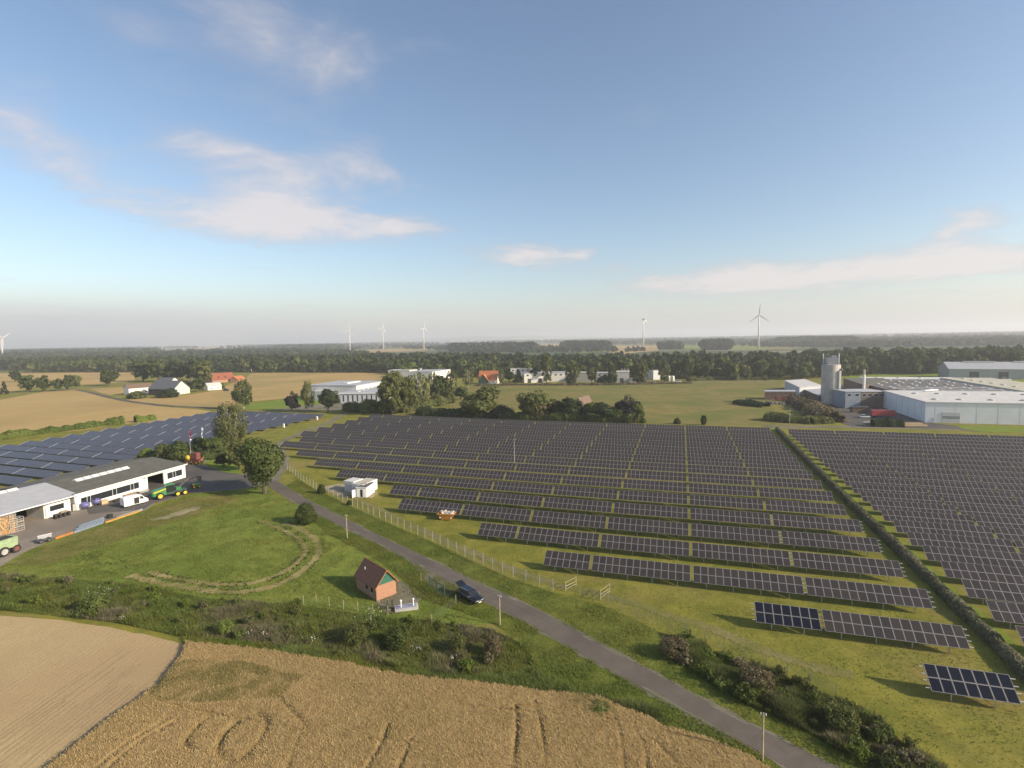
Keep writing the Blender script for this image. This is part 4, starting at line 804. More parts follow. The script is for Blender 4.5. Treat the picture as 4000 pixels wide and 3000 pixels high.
blades('ditch_scrub', [ditch], 110000, (0.2, 1.25), (0.05, 0.13), ('herb', 'olive', 'herb', 'seed', 'brown', 'herb'), 'dark overgrown ditch with tall dead weeds right of the lane', 'scrub', 45, (), clump=0.45, lean=0.5, hpow=1.4)
tongue = GP(D2([(1225, 1512), (1290, 1508), (1340, 1518), (1420, 1545), (1440, 1570), (1380, 1565), (1310, 1555), (1260, 1535)]))
blades('field_weeds', [tongue], 14000, (0.3, 1.0), (0.06, 0.16), ('herb', 'olive', 'herb'), 'green weed tongue reaching from the verge into the wheat', 'weeds', 47, (), clump=0.3)
def flowers(name, spots, label, seed):
    rng = np.random.default_rng(seed); C = []
    for (u, v, r, n) in spots:
        g = G(u, v); d = rng.normal(0, r, (n, 2)); C.append(np.stack([g[0]+d[:, 0], g[1]+d[:, 1], rng.uniform(0.55, 1.1, n)], 1))
    C = np.concatenate(C); v, f, c = quads(C, np.tile([0.2, -0.2, 1.0], (len(C), 1))+rng.normal(0, 0.3, (len(C), 3)), rng.uniform(0.03, 0.085, len(C)), pick('white', rng.random(len(C))))
    tag(inst(name, np_mesh(name, v, f, LEAF, c)), label, 'flowers', None, 'stuff')
flowers('white_flowers', [(370, 2335, 1.5, 70), (1455, 2415, 1.1, 55), (480, 2430, 0.4, 12), (960, 2490, 0.4, 16), (1230, 2515, 0.4, 14), (1620, 2560, 0.5, 16), (1770, 2590, 0.4, 12), (1035, 2490, 0.3, 8)], 'patches of white umbels flowering in the scrub strip', 61)
WEEDP = [crown_arrays('weed', p, 26, 20, 0.048, 700+k) for k, p in enumerate(('herb', 'herb', 'grass', 'herb', 'seed', 'olive'))]
def scrubs(name, poly, n, hr, label, seed, edge=0.4):
    r = random.Random(seed); P_ = np.array(poly); x0, y0 = P_.min(0); x1, y1 = P_.max(0); V_, F_, C_, k = [], [], [], 0
    while n > 0:
        x, y = r.uniform(x0, x1), r.uniform(y0, y1)
        if not inpoly(np.array([x]), np.array([y]), poly)[0]: continue
        n -= 1; big = r.random()**2; h = hr[0]+(hr[1]-hr[0])*big; w = h*r.uniform(0.8, 1.6)
        v, f, c = WEEDP[r.randrange(len(WEEDP))]; a = r.random()*6.28; ca, sa = math.cos(a), math.sin(a); q = np.empty_like(v)
        q[:, 0] = (v[:, 0]*ca-v[:, 1]*sa)*w+x; q[:, 1] = (v[:, 0]*sa+v[:, 1]*ca)*w*r.uniform(0.7, 1)+y; q[:, 2] = v[:, 2]*h
        V_.append(q); F_.append(f+k); C_.append(c*r.uniform(0.7, 1.25)); k += len(v)
    tag(inst(name, np_mesh(name, np.concatenate(V_), np.concatenate(F_), LEAF, np.concatenate(C_))), label, 'scrub', None, 'stuff')
scrubs('bramble_scrub', belt, 130, (0.5, 1.6), 'tangle of brambles and young shrubs filling the strip beside the wheat', 5)
scrubs('ditch_bramble', ditch, 100, (0.6, 2.0), 'tangle of brambles and dead stalks filling the ditch', 6)
for i, (u, v, vt, w, pal, lb) in enumerate([(880, 2475, 2415, 95, 'herb', 'bramble bush in the scrub strip left of the brick building'), (1390, 2510, 2428, 110, 'olive', 'olive bush with dark gaps below the brick building'), (1545, 2525, 2435, 90, 'oak', 'darkest bush in the scrub strip near the water basin'),
        (1790, 2545, 2465, 80, 'olive', 'feathery grey-green bush near the end of the scrub strip'), (1925, 2560, 2465, 95, 'brown', 'large feathery bush beside the wooden pole'), (370, 2385, 2310, 130, 'herb', 'broad bush with white flowers at the left of the scrub strip'),
        (2630, 2560, 2482, 110, 'brown', 'brown seeding bush at the start of the ditch scrub'), (2950, 2690, 2600, 130, 'brown', 'brownish bush in the middle of the ditch'), (3290, 2850, 2750, 150, 'olive', 'olive bush in the ditch near the bottom right'), (2345, 2785, 2745, 110, 'herb', 'low dark bush in the weed tongue beside the wheat')]):
    tree_px(u, v, vt, w*rw.uniform(0.8, 1.2), 'weed' if pal in ('seed', 'brown', 'olive', 'herb') else 'bush', pal, lb, None, 2, i % 2)
# hedges
def hedge(name, line, w, h, n, pal, label, leaf=0.16, seed=1):
    rng = np.random.default_rng(seed); line = np.array(line); seg = np.hypot(*(line[1:]-line[:-1]).T); cum = np.concatenate([[0], np.cumsum(seg)])
    s = rng.random(n)*cum[-1]; k = np.clip(np.searchsorted(cum, s)-1, 0, len(seg)-1); t = (s-cum[k])/seg[k]; p = line[k]+(line[k+1]-line[k])*t[:, None]
    d = (line[k+1]-line[k])/seg[k][:, None]; nrm = np.stack([-d[:, 1], d[:, 0]], 1)
    th = rng.random(n)*math.pi; bump_ = (0.75+0.5*vnoise(s, s*0+3, 0.35, seed, 3)) if seed == 3 or seed == 6 else (0.25+1.35*vnoise(s, s*0+3, 0.22, seed, 4)); q = 0.7+0.3*rng.random(n)**0.5
    off = np.cos(th)*w/2*bump_*q; z = np.sin(th)**0.7*h*bump_*q
    C = np.stack([p[:, 0]+nrm[:, 0]*off, p[:, 1]+nrm[:, 1]*off, np.maximum(z, 0.02)], 1)
    Nn = np.stack([nrm[:, 0]*np.cos(th), nrm[:, 1]*np.cos(th), np.sin(th)], 1)+rng.normal(0, 0.5, (n, 3))
    tt = np.clip(vnoise(s, s*0, 0.25, seed+3, 3)*0.9+rng.random(n)*0.35-0.1, 0, 1)
    v, f, c = quads(C, Nn, leaf*(0.6+0.8*rng.random(n)), pick(pal, tt), 1.1, rng)
    me = np_mesh(name, v, f, LEAF, c); o = inst(name, me); return tag(o, label, 'hedge')
GREENS['heather'] = ((0.12, 0.125, 0.065), (0.19, 0.18, 0.10), (0.26, 0.235, 0.145))
hedge('hedge', GP([(3036, 1670), (3180, 1815), (3330, 1960), (3500, 2120), (3700, 2310), (3880, 2480), (4080, 2680)], 1.0), 1.9, 1.35, 52000, 'heather', 'long narrow grey-green hedge dividing the middle and right solar fields', 0.14, 3)
hedge('hedge', GP([(-120, 1735), (0, 1718), (110, 1702), (200, 1690), (310, 1677), (400, 1664), (480, 1655)]), 5.0, 3.2, 16000, 'lime', 'green hedge behind the left solar field', 0.35, 4)
hedge('hedge', GP([(530, 1650), (565, 1646), (600, 1640)]), 4.0, 3.2, 2500, 'lime', 'short hedge piece behind the left solar field', 0.35, 5)
hedge('hedge', GP([(3410, 1666), (3470, 1666), (3525, 1667)]), 4.5, 3.4, 4000, 'dark', 'clipped dark hedge block in front of the red trailer', 0.3, 6)
hedge('bank_scrub', GP([(3000, 1640), (3080, 1648), (3160, 1652), (3240, 1650)]), 9, 3.0, 6000, 'olive', 'overgrown earth bank left of the works road', 0.45, 7)
hedge('bank_scrub', GP([(3110, 1578), (3160, 1600), (3205, 1630), (3245, 1650)]), 12, 4.5, 7000, 'brown', 'brownish overgrown spoil heap by the works road', 0.5, 8)
hedge('bank_scrub', GP([(2880, 1575), (2940, 1585), (2990, 1590)]), 10, 2.5, 4000, 'dark', 'dark weedy heap on the dry pasture', 0.45, 9)
hedge('bank_scrub', GP([(2690, 1488), (2800, 1484), (2990, 1484)]), 9, 3.2, 5000, 'olive', 'green bank behind the far road', 0.6, 10)

# joined thickets so that the garden group and the field edges close up
for lb, ln, w_, h_, n_, pal, sd in (('dense dark thicket along the far edge of the middle solar field, left part', [(1640, 1620), (1720, 1624), (1800, 1628), (1880, 1633), (1960, 1636)], 8, 3.8, 6000, 'dark', 21), ('dense thicket filling the garden group in front of the brown roof', [(1960, 1637), (2050, 1641), (2150, 1644), (2240, 1646), (2330, 1649), (2420, 1652), (2470, 1653)], 10, 4.2, 9000, 'oak', 22), ('shrub belt below the tall trees right of the white hall', [(1490, 1612), (1560, 1612), (1640, 1600), (1700, 1585), (1760, 1570)], 9, 6.0, 7000, 'olive', 23), ('shrubs behind the workshop around the flagpoles', [(560, 1795), (640, 1800), (720, 1802), (800, 1796), (880, 1790)], 5, 3.6, 7000, 'oak', 24), ('low hedge in front of the industrial row', [(1850, 1508), (2000, 1505), (2200, 1506), (2420, 1504), (2700, 1498)], 3, 1.6, 4000, 'brown', 25)):
    hedge('thicket', GP(ln), w_, h_, n_, pal, lb, 0.28 if sd == 24 else 0.5, sd)
# ------------------------------------------------------------------ buildings
def Z5(x, y): return (x*.45208, 1750+y*.45208)
def Z6(x, y): return (1000+x*.45208, 1800+y*.45208)
def ZR(x, y): return (3000+x*.22604, 1350+y*.22604)      # close view around the silo
def ZQ(x, y): return (3500+x*.22604, 1350+y*.22604)
def on_wall(u, v, A, B):                                   # pixel -> (distance along AB, height) on the vertical plane through AB
    r = ray(u, v); dx, dy = B[0]-A[0], B[1]-A[1]; L = math.hypot(dx, dy); nx, ny = -dy/L, dx/L
    t = (A[0]*nx+A[1]*ny)/(r[0]*nx+r[1]*ny)
    return ((r[0]*t-A[0])*dx/L+(r[1]*t-A[1])*dy/L, H+r[2]*t)
M('white_wall', (0.78, 0.74, 0.66), 0.8, 0, 0.06, 0.8); M('off_white', (0.62, 0.60, 0.56), 0.8, 0, 0.08, 0.6); M('pale_clad', (0.50, 0.51, 0.52), 0.6, 0, 0.05, 0.3); M('wh_clad', (0.74, 0.75, 0.76), 0.55, 0, 0.04, 0.2); M('grey_clad', (0.34, 0.35, 0.36), 0.6, 0, 0.06, 0.3)
M('concrete', (0.42, 0.40, 0.36), 0.85, 0, 0.12, 0.9); M('roof_felt', (0.105, 0.100, 0.080), 0.9, 0, 0.14, 0.6); M('roof_metal', (0.40, 0.40, 0.41), 0.55, 0.1, 0.06, 0.5); M('roof_light', (0.55, 0.53, 0.49), 0.7, 0, 0.08, 0.25); M('roof_beige', (0.44, 0.41, 0.31), 0.8, 0, 0.08, 0.3)
M('roof_dark', (0.115, 0.105, 0.098), 0.9, 0, 0.18, 0.3); M('tile_red', (0.26, 0.085, 0.045), 0.85, 0, 0.15, 2); M('tile_orange', (0.42, 0.15, 0.06), 0.85, 0, 0.12, 2); M('tile_brown', (0.16, 0.105, 0.075), 0.85, 0, 0.15, 2); M('tile_dark', (0.23, 0.10, 0.062), 0.8, 0, 0.15, 3); M('slate', (0.10, 0.105, 0.115), 0.6, 0, 0.1, 2)
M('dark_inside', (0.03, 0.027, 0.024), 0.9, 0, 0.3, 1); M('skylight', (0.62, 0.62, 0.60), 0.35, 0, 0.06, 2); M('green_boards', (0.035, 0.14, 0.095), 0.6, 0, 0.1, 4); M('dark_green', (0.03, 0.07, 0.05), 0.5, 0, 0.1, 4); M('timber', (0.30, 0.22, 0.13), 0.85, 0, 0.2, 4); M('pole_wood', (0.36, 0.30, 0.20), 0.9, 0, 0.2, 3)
M('white_paint', (0.80, 0.80, 0.78), 0.35, 0, 0.03, 2); M('black_rubber', (0.02, 0.02, 0.02), 0.85, 0, 0.2, 6); M('dark_steel', (0.09, 0.09, 0.09), 0.5, 0.3, 0.2, 4); M('steel_blue', (0.26, 0.31, 0.37), 0.45, 0.3, 0.12, 3); M('orange_paint', (0.60, 0.25, 0.035), 0.5, 0, 0.12, 3); M('skip_orange', (0.46, 0.19, 0.035), 0.6, 0, 0.2, 2.5); M('yellow_paint', (0.72, 0.48, 0.03), 0.4, 0, 0.08, 3); M('tractor_green', (0.035, 0.20, 0.05), 0.35, 0, 0.1, 3); M('pale_green', (0.28, 0.36, 0.20), 0.6, 0, 0.12, 2); M('red_paint', (0.33, 0.035, 0.035), 0.45, 0, 0.1, 2); M('red_brown', (0.17, 0.05, 0.04), 0.7, 0, 0.2, 3); M('violet_grey', (0.26, 0.26, 0.33), 0.6, 0, 0.1, 3); M('violet_blue', (0.13, 0.13, 0.30), 0.5, 0, 0.1, 3); M('card', (0.50, 0.36, 0.20), 0.9, 0, 0.1, 3); M('container_green', (0.05, 0.28, 0.06), 0.6, 0, 0.1, 2); M('tank_white', (0.70, 0.69, 0.66), 0.5, 0, 0.08, 2); M('rubble', (0.50, 0.45, 0.41), 0.9, 0, 0.25, 6)
M('silo_conc', (0.47, 0.43, 0.38), 0.8, 0, 0.12, 0.35); M('blue_tank', (0.20, 0.24, 0.29), 0.6, 0, 0.1, 0.5); M('dark_brick', (0.13, 0.085, 0.06), 0.9, 0, 0.2, 1.0); M('aged_brick', (0.17, 0.13, 0.095), 0.9, 0, 0.2, 0.7)
def glass_mat():
    m, nt, p = base_mat('glass'); p.inputs['Base Color'].default_value = (0.022, 0.026, 0.030, 1); p.inputs['Roughness'].default_value = 0.08; p.inputs['Specular IOR Level'].default_value = 0.6; MATS['glass'] = m
    m, nt, p = base_mat('car_paint'); p.inputs['Base Color'].default_value = (0.008, 0.010, 0.016, 1); p.inputs['Roughness'].default_value = 0.35; p.inputs['Coat Weight'].default_value = 0.25; p.inputs['Coat Roughness'].default_value = 0.06; MATS['car_paint'] = m
    m, nt, p = base_mat('chrome'); p.inputs['Base Color'].default_value = (0.75, 0.75, 0.75, 1); p.inputs['Roughness'].default_value = 0.18; p.inputs['Metallic'].default_value = 0.9; MATS['chrome'] = m
    m, nt, p = base_mat('brick'); tc = nt.nodes.new('ShaderNodeTexCoord'); mp = nt.nodes.new('ShaderNodeMapping'); mp.inputs['Rotation'].default_value = (math.pi/2, 0, 0); nt.links.new(tc.outputs['Object'], mp.inputs[0])
    sp = nt.nodes.new('ShaderNodeSeparateXYZ'); nt.links.new(tc.outputs['Object'], sp.inputs[0]); cb = nt.nodes.new('ShaderNodeCombineXYZ'); nt.links.new((NX(nt, sp.outputs[0])+NX(nt, sp.outputs[1])).k, cb.inputs[0]); nt.links.new(sp.outputs[2], cb.inputs[1])
    bt = nt.nodes.new('ShaderNodeTexBrick'); bt.inputs['Scale'].default_value = 2.2; bt.inputs['Color1'].default_value = (0.31, 0.142, 0.078, 1); bt.inputs['Color2'].default_value = (0.39, 0.19, 0.105, 1); bt.inputs['Mortar'].default_value = (0.42, 0.30, 0.21, 1); bt.inputs['Mortar Size'].default_value = 0.02
    nt.links.new(cb.outputs[0], bt.inputs[0]); nt.links.new(bt.outputs[0], p.inputs['Base Color']); p.inputs['Roughness'].default_value = 0.9; MATS['brick'] = m
glass_mat()
def wallrects(b, L, h, ops, mat, y=0.0, th=0.3):
    x = 0.0
    for s0, s1, z0, z1 in sorted(ops):
        if s0 > x: b.box(((x+s0)/2, y+th/2, h/2), (s0-x, th, h), mat)
        if z0 > 0.02: b.box(((s0+s1)/2, y+th/2, z0/2), (s1-s0, th, z0), mat)
        if z1 < h-0.02: b.box(((s0+s1)/2, y+th/2, (z1+h)/2), (s1-s0, th, h-z1), mat)
        x = s1
    if x < L: b.box(((x+L)/2, y+th/2, h/2), (L-x, th, h), mat)
def window(t, s0, s1, z0, z1, y=0.0, mull=(), frame='white_paint', side='f', Wd=0, L=0, name='window'):
    """window in the plane of the front (f), back (b), left (l) or right (r) wall"""
    g = MB(); fr = MB(); w, h = s1-s0, z1-z0
    g.box((0, 0.02, h/2), (w, 0.05, h), 'glass'); k = 0.07
    for a in (-w/2+k/2, w/2-k/2): fr.box((a, -0.012, h/2), (k, 0.07, h), frame)
    for a in (k/2, h-k/2): fr.box((0, -0.012, a), (w-2*k-0.004, 0.068, k), frame)
    for m_ in mull: fr.box((-w/2+m_*w, -0.014, h/2), (k, 0.064, h-2*k-0.004), frame)
    c = (s0+s1)/2
    loc, rz = {'f': ((c, y, z0), 0), 'b': ((c, Wd-y, z0), math.pi), 'l': ((y, c, z0), -math.pi/2), 'r': ((L-y, c, z0), math.pi/2)}[side]
    o = g.build(name, t, loc, rz); fr.build('window_frame', o); return o
def gable_roof(t, L, Wd, eave, ridge, mat, over=0.4, axis='x', th=0.14, name='roof'):
    b = MB()
    if axis == 'x':
        h = Wd/2; sl = (ridge-eave)/h; e = over
        for sg in (-1, 1):
            y0 = h+sg*(h+e); z0 = eave-e*sl
            b.add([(-e, y0, z0), (L+e, y0, z0), (L+e, h, ridge), (-e, h, ridge), (-e, y0, z0+th), (L+e, y0, z0+th), (L+e, h, ridge+th), (-e, h, ridge+th)], ((0, 1, 2, 3), (4, 5, 6, 7), (0, 1, 5, 4), (1, 2, 6, 5), (2, 3, 7, 6), (3, 0, 4, 7)), mat)
    else:
        h = L/2; sl = (ridge-eave)/h; e = over
        for sg in (-1, 1):
            x0 = h+sg*(h+e); z0 = eave-e*sl
            b.add([(x0, -e, z0), (x0, Wd+e, z0), (h, Wd+e, ridge), (h, -e, ridge), (x0, -e, z0+th), (x0, Wd+e, z0+th), (h, Wd+e, ridge+th), (h, -e, ridge+th)], ((0, 1, 2, 3), (4, 5, 6, 7), (0, 1, 5, 4), (1, 2, 6, 5), (2, 3, 7, 6), (3, 0, 4, 7)), mat)
    return b.build(name, t)
def gable_walls(t, L, Wd, eave, ridge, mat, axis='x', name='wall'):
    b = MB()
    if axis == 'x': b.add([(0, 0, 0), (0, Wd, 0), (0, Wd, eave), (0, Wd/2, ridge), (0, 0, eave), (L, 0, 0), (L, Wd, 0), (L, Wd, eave), (L, Wd/2, ridge), (L, 0, eave)], ((0, 1, 2, 3, 4), (5, 9, 8, 7, 6), (0, 5, 6, 1), (0, 4, 9, 5), (1, 6, 7, 2), (4, 3, 8, 9), (3, 2, 7, 8)), mat)
    else: b.add([(0, 0, 0), (L, 0, 0), (L, 0, eave), (L/2, 0, ridge), (0, 0, eave), (0, Wd, 0), (L, Wd, 0), (L, Wd, eave), (L/2, Wd, ridge), (0, Wd, eave)], ((0, 4, 3, 2, 1), (5, 6, 7, 8, 9), (0, 1, 6, 5), (0, 5, 9, 4), (1, 2, 7, 6), (4, 9, 8, 3), (3, 8, 7, 2)), mat)
    return b.build(name, t)
def sc(p): return (p[0]*S, p[1]*S)
def frame_of(A, B): return (A[0], A[1], 0), math.atan2(B[1]-A[1], B[0]-A[0]), math.dist(A, B)
# ---- long white workshop
A, B = sc((-124.7, 80.4)), sc((-126.3, 109.1)); loc, rz, L = frame_of(A, B); Wd = 22*S; EV = 4.0; RG = 5.6
t = thing('workshop', 'long white workshop with dark felt roof, strip windows and open gate', 'building', loc, rz)
ow = lambda x, y: on_wall(*Z5(x, y), A, B)
g0, g1, gz = ow(1277, 300)[0], ow(1415, 260)[0], ow(1345, 232)[1]; w0, w1 = ow(697, 430)[0], ow(1203, 300)[0]; wz1 = ow(950, 362)[1]; wz0 = ow(950, 425)[1]; r0, r1 = ow(1446, 240)[0], ow(1576, 205)[0]; rz1 = ow(1510, 208)[1]; rz0 = ow(1510, 255)[1]
wz0, wz1, rz0, rz1, gz = 0.95, 2.75, 1.0, 2.9, 3.4
b = MB(); wallrects(b, L, EV, [(w0, w1, wz0, wz1), (g0, g1, 0, gz), (r0, r1, rz0, rz1)], 'white_wall'); b.build('front_wall', t)
b = MB(); b.box((L/2, Wd-0.15, EV/2), (L, 0.3, EV), 'off_white'); b.add([(L-0.3, 0.3, 0), (L-0.3, Wd-0.3, 0), (L-0.3, Wd-0.3, EV), (L-0.3, Wd/2, RG-0.05), (L-0.3, 0.3, EV), (L, 0.3, 0), (L, Wd-0.3, 0), (L, Wd-0.3, EV), (L, Wd/2, RG-0.05), (L, 0.3, EV)], ((0, 1, 2, 3, 4), (5, 9, 8, 7, 6), (0, 5, 6, 1), (0, 4, 9, 5), (1, 6, 7, 2), (4, 3, 8, 9), (3, 2, 7, 8)), 'white_wall'); b.box((0.15, Wd/2, EV/2), (0.3, Wd-0.62, EV), 'off_white'); b.build('outer_wall', t)
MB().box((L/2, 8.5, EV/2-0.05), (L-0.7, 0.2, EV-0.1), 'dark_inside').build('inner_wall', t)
gable_roof(t, L, Wd, EV+0.02, RG, 'roof_felt', 0.45)
MB().box((L/2, -0.47, EV+0.02), (L+0.9, 0.06, 0.24), 'white_paint').build('gutter', t)
MB().box((ow(1256, 330)[0], -0.03, 1.05), (1.0, 0.08, 2.1), 'white_paint').build('door', t)
window(t, w0, w1, wz0, wz1, 0.12, (0.10, 0.155, 0.52, 0.59, 0.84, 0.90)); window(t, r0, r1, rz0, rz1, 0.12, (0.38, 0.56))
for i in range(7):
    s_ = L*(0.20+0.066*i); q = MB()
    q.add([(0.08, -1.0, -0.1), (1.98, -1.0, -0.1), (1.98, 0, 0.5), (0.08, 0, 0.5), (1.98, 1.0, 0.12), (0.08, 1.0, 0.12)], ((0, 1, 2, 3), (3, 2, 4, 5), (0, 3, 5), (1, 4, 2), (0, 5, 4, 1)), 'skylight'); q.build('skylight', t, (s_, 8.6, EV+(RG-EV)*8.6/(Wd/2)+0.12))
MB().box((ow(1245, 265)[0], -0.12, 3.3), (0.5, 0.25, 0.2), 'dark_steel').build('wall_lamp', t)
# ---- open shed with light metal roof
A2, B2 = sc((-124.9, 46.0)), sc((-125.2, 79.8)); loc, rz, L2 = frame_of(A2, B2); Wd2 = 18*S
t = thing('open_shed', 'machine shed with light grey metal roof at the left edge', 'building', loc, rz)
EV2, RG2 = 4.1, 6.1; b = MB(); wallrects(b, L2, EV2-0.4, [(L2-16.0, L2-5.3, 0, EV2-0.45), (L2-4.5, L2-1.3, 1.3, 2.7)], 'white_wall'); b.box((L2-0.15, Wd2/2+0.2, EV2/2), (0.3, Wd2-0.6, EV2), 'off_white'); b.box((L2-5.45, 3.2, 1.8), (0.3, 5.8, 3.6), 'off_white'); b.box((L2/2, Wd2-0.15, EV2/2), (L2, 0.3, EV2), 'grey_clad'); b.box((0.15, Wd2/2, EV2/2), (0.3, Wd2-0.7, EV2), 'grey_clad'); b.build('wall', t)
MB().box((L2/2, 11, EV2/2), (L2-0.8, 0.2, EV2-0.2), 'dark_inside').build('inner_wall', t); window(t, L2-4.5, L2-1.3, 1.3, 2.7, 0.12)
gable_roof(t, L2, Wd2, EV2, RG2, 'roof_metal', 1.3); MB().box((L2/2, -1.33, EV2-0.22), (L2+2.6, 0.07, 0.2), 'white_paint').build('gutter', t)
for i in range(7):
    q = MB(); q.add([(0.05, -0.9, 0), (2.2, -0.9, 0), (2.2, 0, 0.5), (0.05, 0, 0.5), (2.2, 0.9, 0), (0.05, 0.9, 0)], ((0, 1, 2, 3), (3, 2, 4, 5), (0, 3, 5), (1, 4, 2), (0, 5, 4, 1)), 'skylight'); q.build('skylight', t, (L2-7-2.3*i, Wd2/2, RG2+0.05))
# ---- small brick substation
A3, B3 = sc((-39.4, 62.0)), sc((-37.9, 64.7)); loc, rz, L3 = frame_of(A3, B3); W3 = 6.3; E3, R3 = 2.35, 4.35
t = thing('brick_substation', 'small brick building with steep tiled roof and green boarded gable', 'building', loc, rz)
b = MB(); b.box((L3/2, W3/2, E3/2), (L3, W3, E3), 'brick'); b.build('wall', t)
b = MB(); b.add([(0.05, W3-0.2, E3), (L3-0.05, W3-0.2, E3), (L3/2, W3-0.2, R3-0.08), (0.05, W3, E3), (L3-0.05, W3, E3), (L3/2, W3, R3-0.08)], ((0, 1, 2), (3, 5, 4), (0, 3, 4, 1), (1, 4, 5, 2), (2, 5, 3, 0)), 'brick'); b.build('back_gable', t)
nb = 17
for i in range(nb):
    x0, x1 = L3*i/nb+0.012, L3*(i+1)/nb-0.012
    zz = lambda x: E3+(R3-E3)*(1-abs(x-L3/2)/(L3/2))-0.06
    b = MB(); pr = [(x0, E3+0.005), (x1, E3+0.005), (x1, max(E3+0.02, zz(x1)))]+([(L3/2, zz(L3/2))] if x0 < L3/2 < x1 else [])+[(x0, max(E3+0.02, zz(x0)))]
    b.side(pr, -0.03+0.012*(i % 2), 0.05, 'green_boards'); b.build('board', t)
rf = gable_roof(t, L3, W3, E3, R3, 'tile_dark', 0.32, 'y', 0.10)
b = MB(); b.tube((L3/2, -0.34, R3+0.1), (L3/2, W3+0.34, R3+0.1), 0.09, 0.09, 'tile_red', 6); b.build('ridge_tiles', rf)
for sg in (-1, 1):
    b = MB(); k = (R3-E3)/(L3/2); xe = L3/2+sg*(L3/2+0.34); b.add([(xe, -0.38, E3-0.34*k), (L3/2, -0.38, R3), (L3/2, -0.38, R3+0.16), (xe, -0.38, E3-0.34*k+0.16), (xe, -0.30, E3-0.34*k), (L3/2, -0.30, R3), (L3/2, -0.30, R3+0.16), (xe, -0.30, E3-0.34*k+0.16)], ((0, 1, 2, 3), (4, 7, 6, 5), (0, 4, 5, 1), (3, 2, 6, 7), (0, 3, 7, 4)), 'tile_orange'); b.build('verge_board', rf)
MB().tube((0.75, W3*0.75, E3+1.05), (0.75, W3*0.75, E3+1.45), 0.11, 0.11, 'concrete', 8).build('vent_pipe', rf)
for s_ in (1.3, 2.9):
    o = window(t, s_-0.32, s_+0.32, 1.0, 1.95, -0.03, (), 'dark_steel', 'l', W3, L3); MB().box((0, -0.09, -0.03), (0.8, 0.16, 0.07), 'concrete').build('sill', o)
    MB().box((-0.36, -0.06, 0.47), (0.07, 0.1, 1.0), 'concrete').build('reveal', o)
MB().tube((-0.06, -0.06, 0), (-0.06, -0.06, E3), 0.05, 0.05, 'dark_steel', 6).build('downpipe', t)
MB().box((L3/2, -0.06, 3.45), (0.28, 0.1, 0.2), 'green_boards').build('lamp', t)
# ---- white transformer kiosks
for lb, A_, B_, dep, hh, rm in (('white transformer kiosk with white flat roof, leftmost of three', (-76.2, 108.1), (-73.3, 107.6), 3.4, 2.75, 'roof_light'), ('white transformer kiosk with brown gravel roof, middle of three', (-73.1, 106.6), (-70.0, 106.3), 6.0, 2.6, 'roof_beige'), ('white transformer kiosk with dark roof and open door', (-70.5, 104.3), (-68.0, 104.7), 5.2, 2.5, 'roof_dark')):
    loc, rz, L = frame_of(sc(A_), sc(B_)); t = thing('transformer_kiosk', lb, 'kiosk', loc, rz, 'transformer kiosks')
    MB().box((L/2, dep/2, hh/2), (L, dep, hh), 'white_wall').build('body', t)
    MB().box((L/2, dep/2, hh+0.06), (L+0.24, dep+0.24, 0.14), 'white_paint').build('roof_slab', t); MB().box((L/2, dep/2, hh+0.14), (L-0.1, dep-0.1, 0.04), rm).build('roof_cover', t)
    for i, (a, c) in enumerate(((0.08, 0.36), (0.40, 0.60), (0.64, 0.92))):
        MB().box((L*(a+c)/2, -0.03, 1.1), (L*(c-a), 0.08, 1.9), ('white_paint' if 'dark roof' in lb and i != 1 else 'dark_inside' if 'dark roof' in lb else 'pale_clad')).build('door', t)
    for i in range(3): MB().box((L+0.03, 0.7+1.3*i, 1.15), (0.08, 0.9, 1.7), 'off_white').build('side_louvre', t)
    if 'dark roof' in lb:
        for i in range(2): MB().lathe([(0.0, 0.75), (0.14, 0.75), (0.14, 0.0)], (L*0.4+0.5*i, dep*0.55, hh+0.15), 'galv', 10).build('roof_vent', t)
        MB().box((-0.45, -0.5, 1.1), (0.08, 1.0, 1.9), 'white_paint', rz=-0.5).build('open_door', t)
sheet('kiosk_ground', GP([(1255, 1905), (1320, 1890), (1440, 1885), (1480, 1930), (1450, 1945), (1340, 1945)]), 0.028, 'sand_mat', 'bare sandy ground around the white kiosks', 1, 0.3)
# ---- basin in front of the substation
g = G(1588, 2378); t = thing('concrete_basin', 'low concrete basin with two white posts near the brick building', 'basin', (*g, 0), 0.55)
MB().box((0, 0, 0.2), (3.4, 1.5, 0.4), 'concrete').build('slab', t); MB().box((0, 0.0, 0.43), (2.9, 1.1, 0.05), 'violet_grey').build('cover', t)
for i in (-0.8, 1.0): MB().lathe([(0.09, 0), (0.09, 1.0), (0.16, 1.0), (0.16, 1.15), (0, 1.2)], (i, -0.2, 0.4), 'white_paint', 10).build('white_post', t)
for i in (-2.0, -2.7): MB().tube((i, 0.5, 0), (i, 0.5, 1.4), 0.12, 0.12, 'dark_steel', 8).build('dark_post', t)
# ---- white modern hall
A4, B4 = sc((-188, 266.5)), sc((-164.5, 272.5)); loc, rz, L = frame_of(A4, B4)
t = thing('white_hall', 'low white hall with narrow dark windows behind the forecourt', 'building', loc, rz)
h = 5.6*S; MB().box((L/2, 24, h/2), (L, 48, h), 'pale_clad').build('wall', t); MB().box((L/2, 24, h+0.2), (L+1.2, 49.2, 0.5), 'white_paint').build('roof_edge', t); MB().box((L/2, 24, h+0.5), (L-0.2, 47.5, 0.14), 'roof_metal').build('roof', t)
for i in range(8): window(t, 1.6+3.1*i, 2.4+3.1*i, 1.2, 5.2, -0.03, (), 'dark_steel', 'f')
for i in range(8): window(t, 3+5.2*i, 4.0+5.2*i, 1.2, 5.2, -0.03, (), 'dark_steel', 'r', 48, L)
for i in range(4): MB().box((L*0.35, 8+9*i, h+0.8), (1.6, 2.4, 0.6), 'skylight').build('skylight', t)
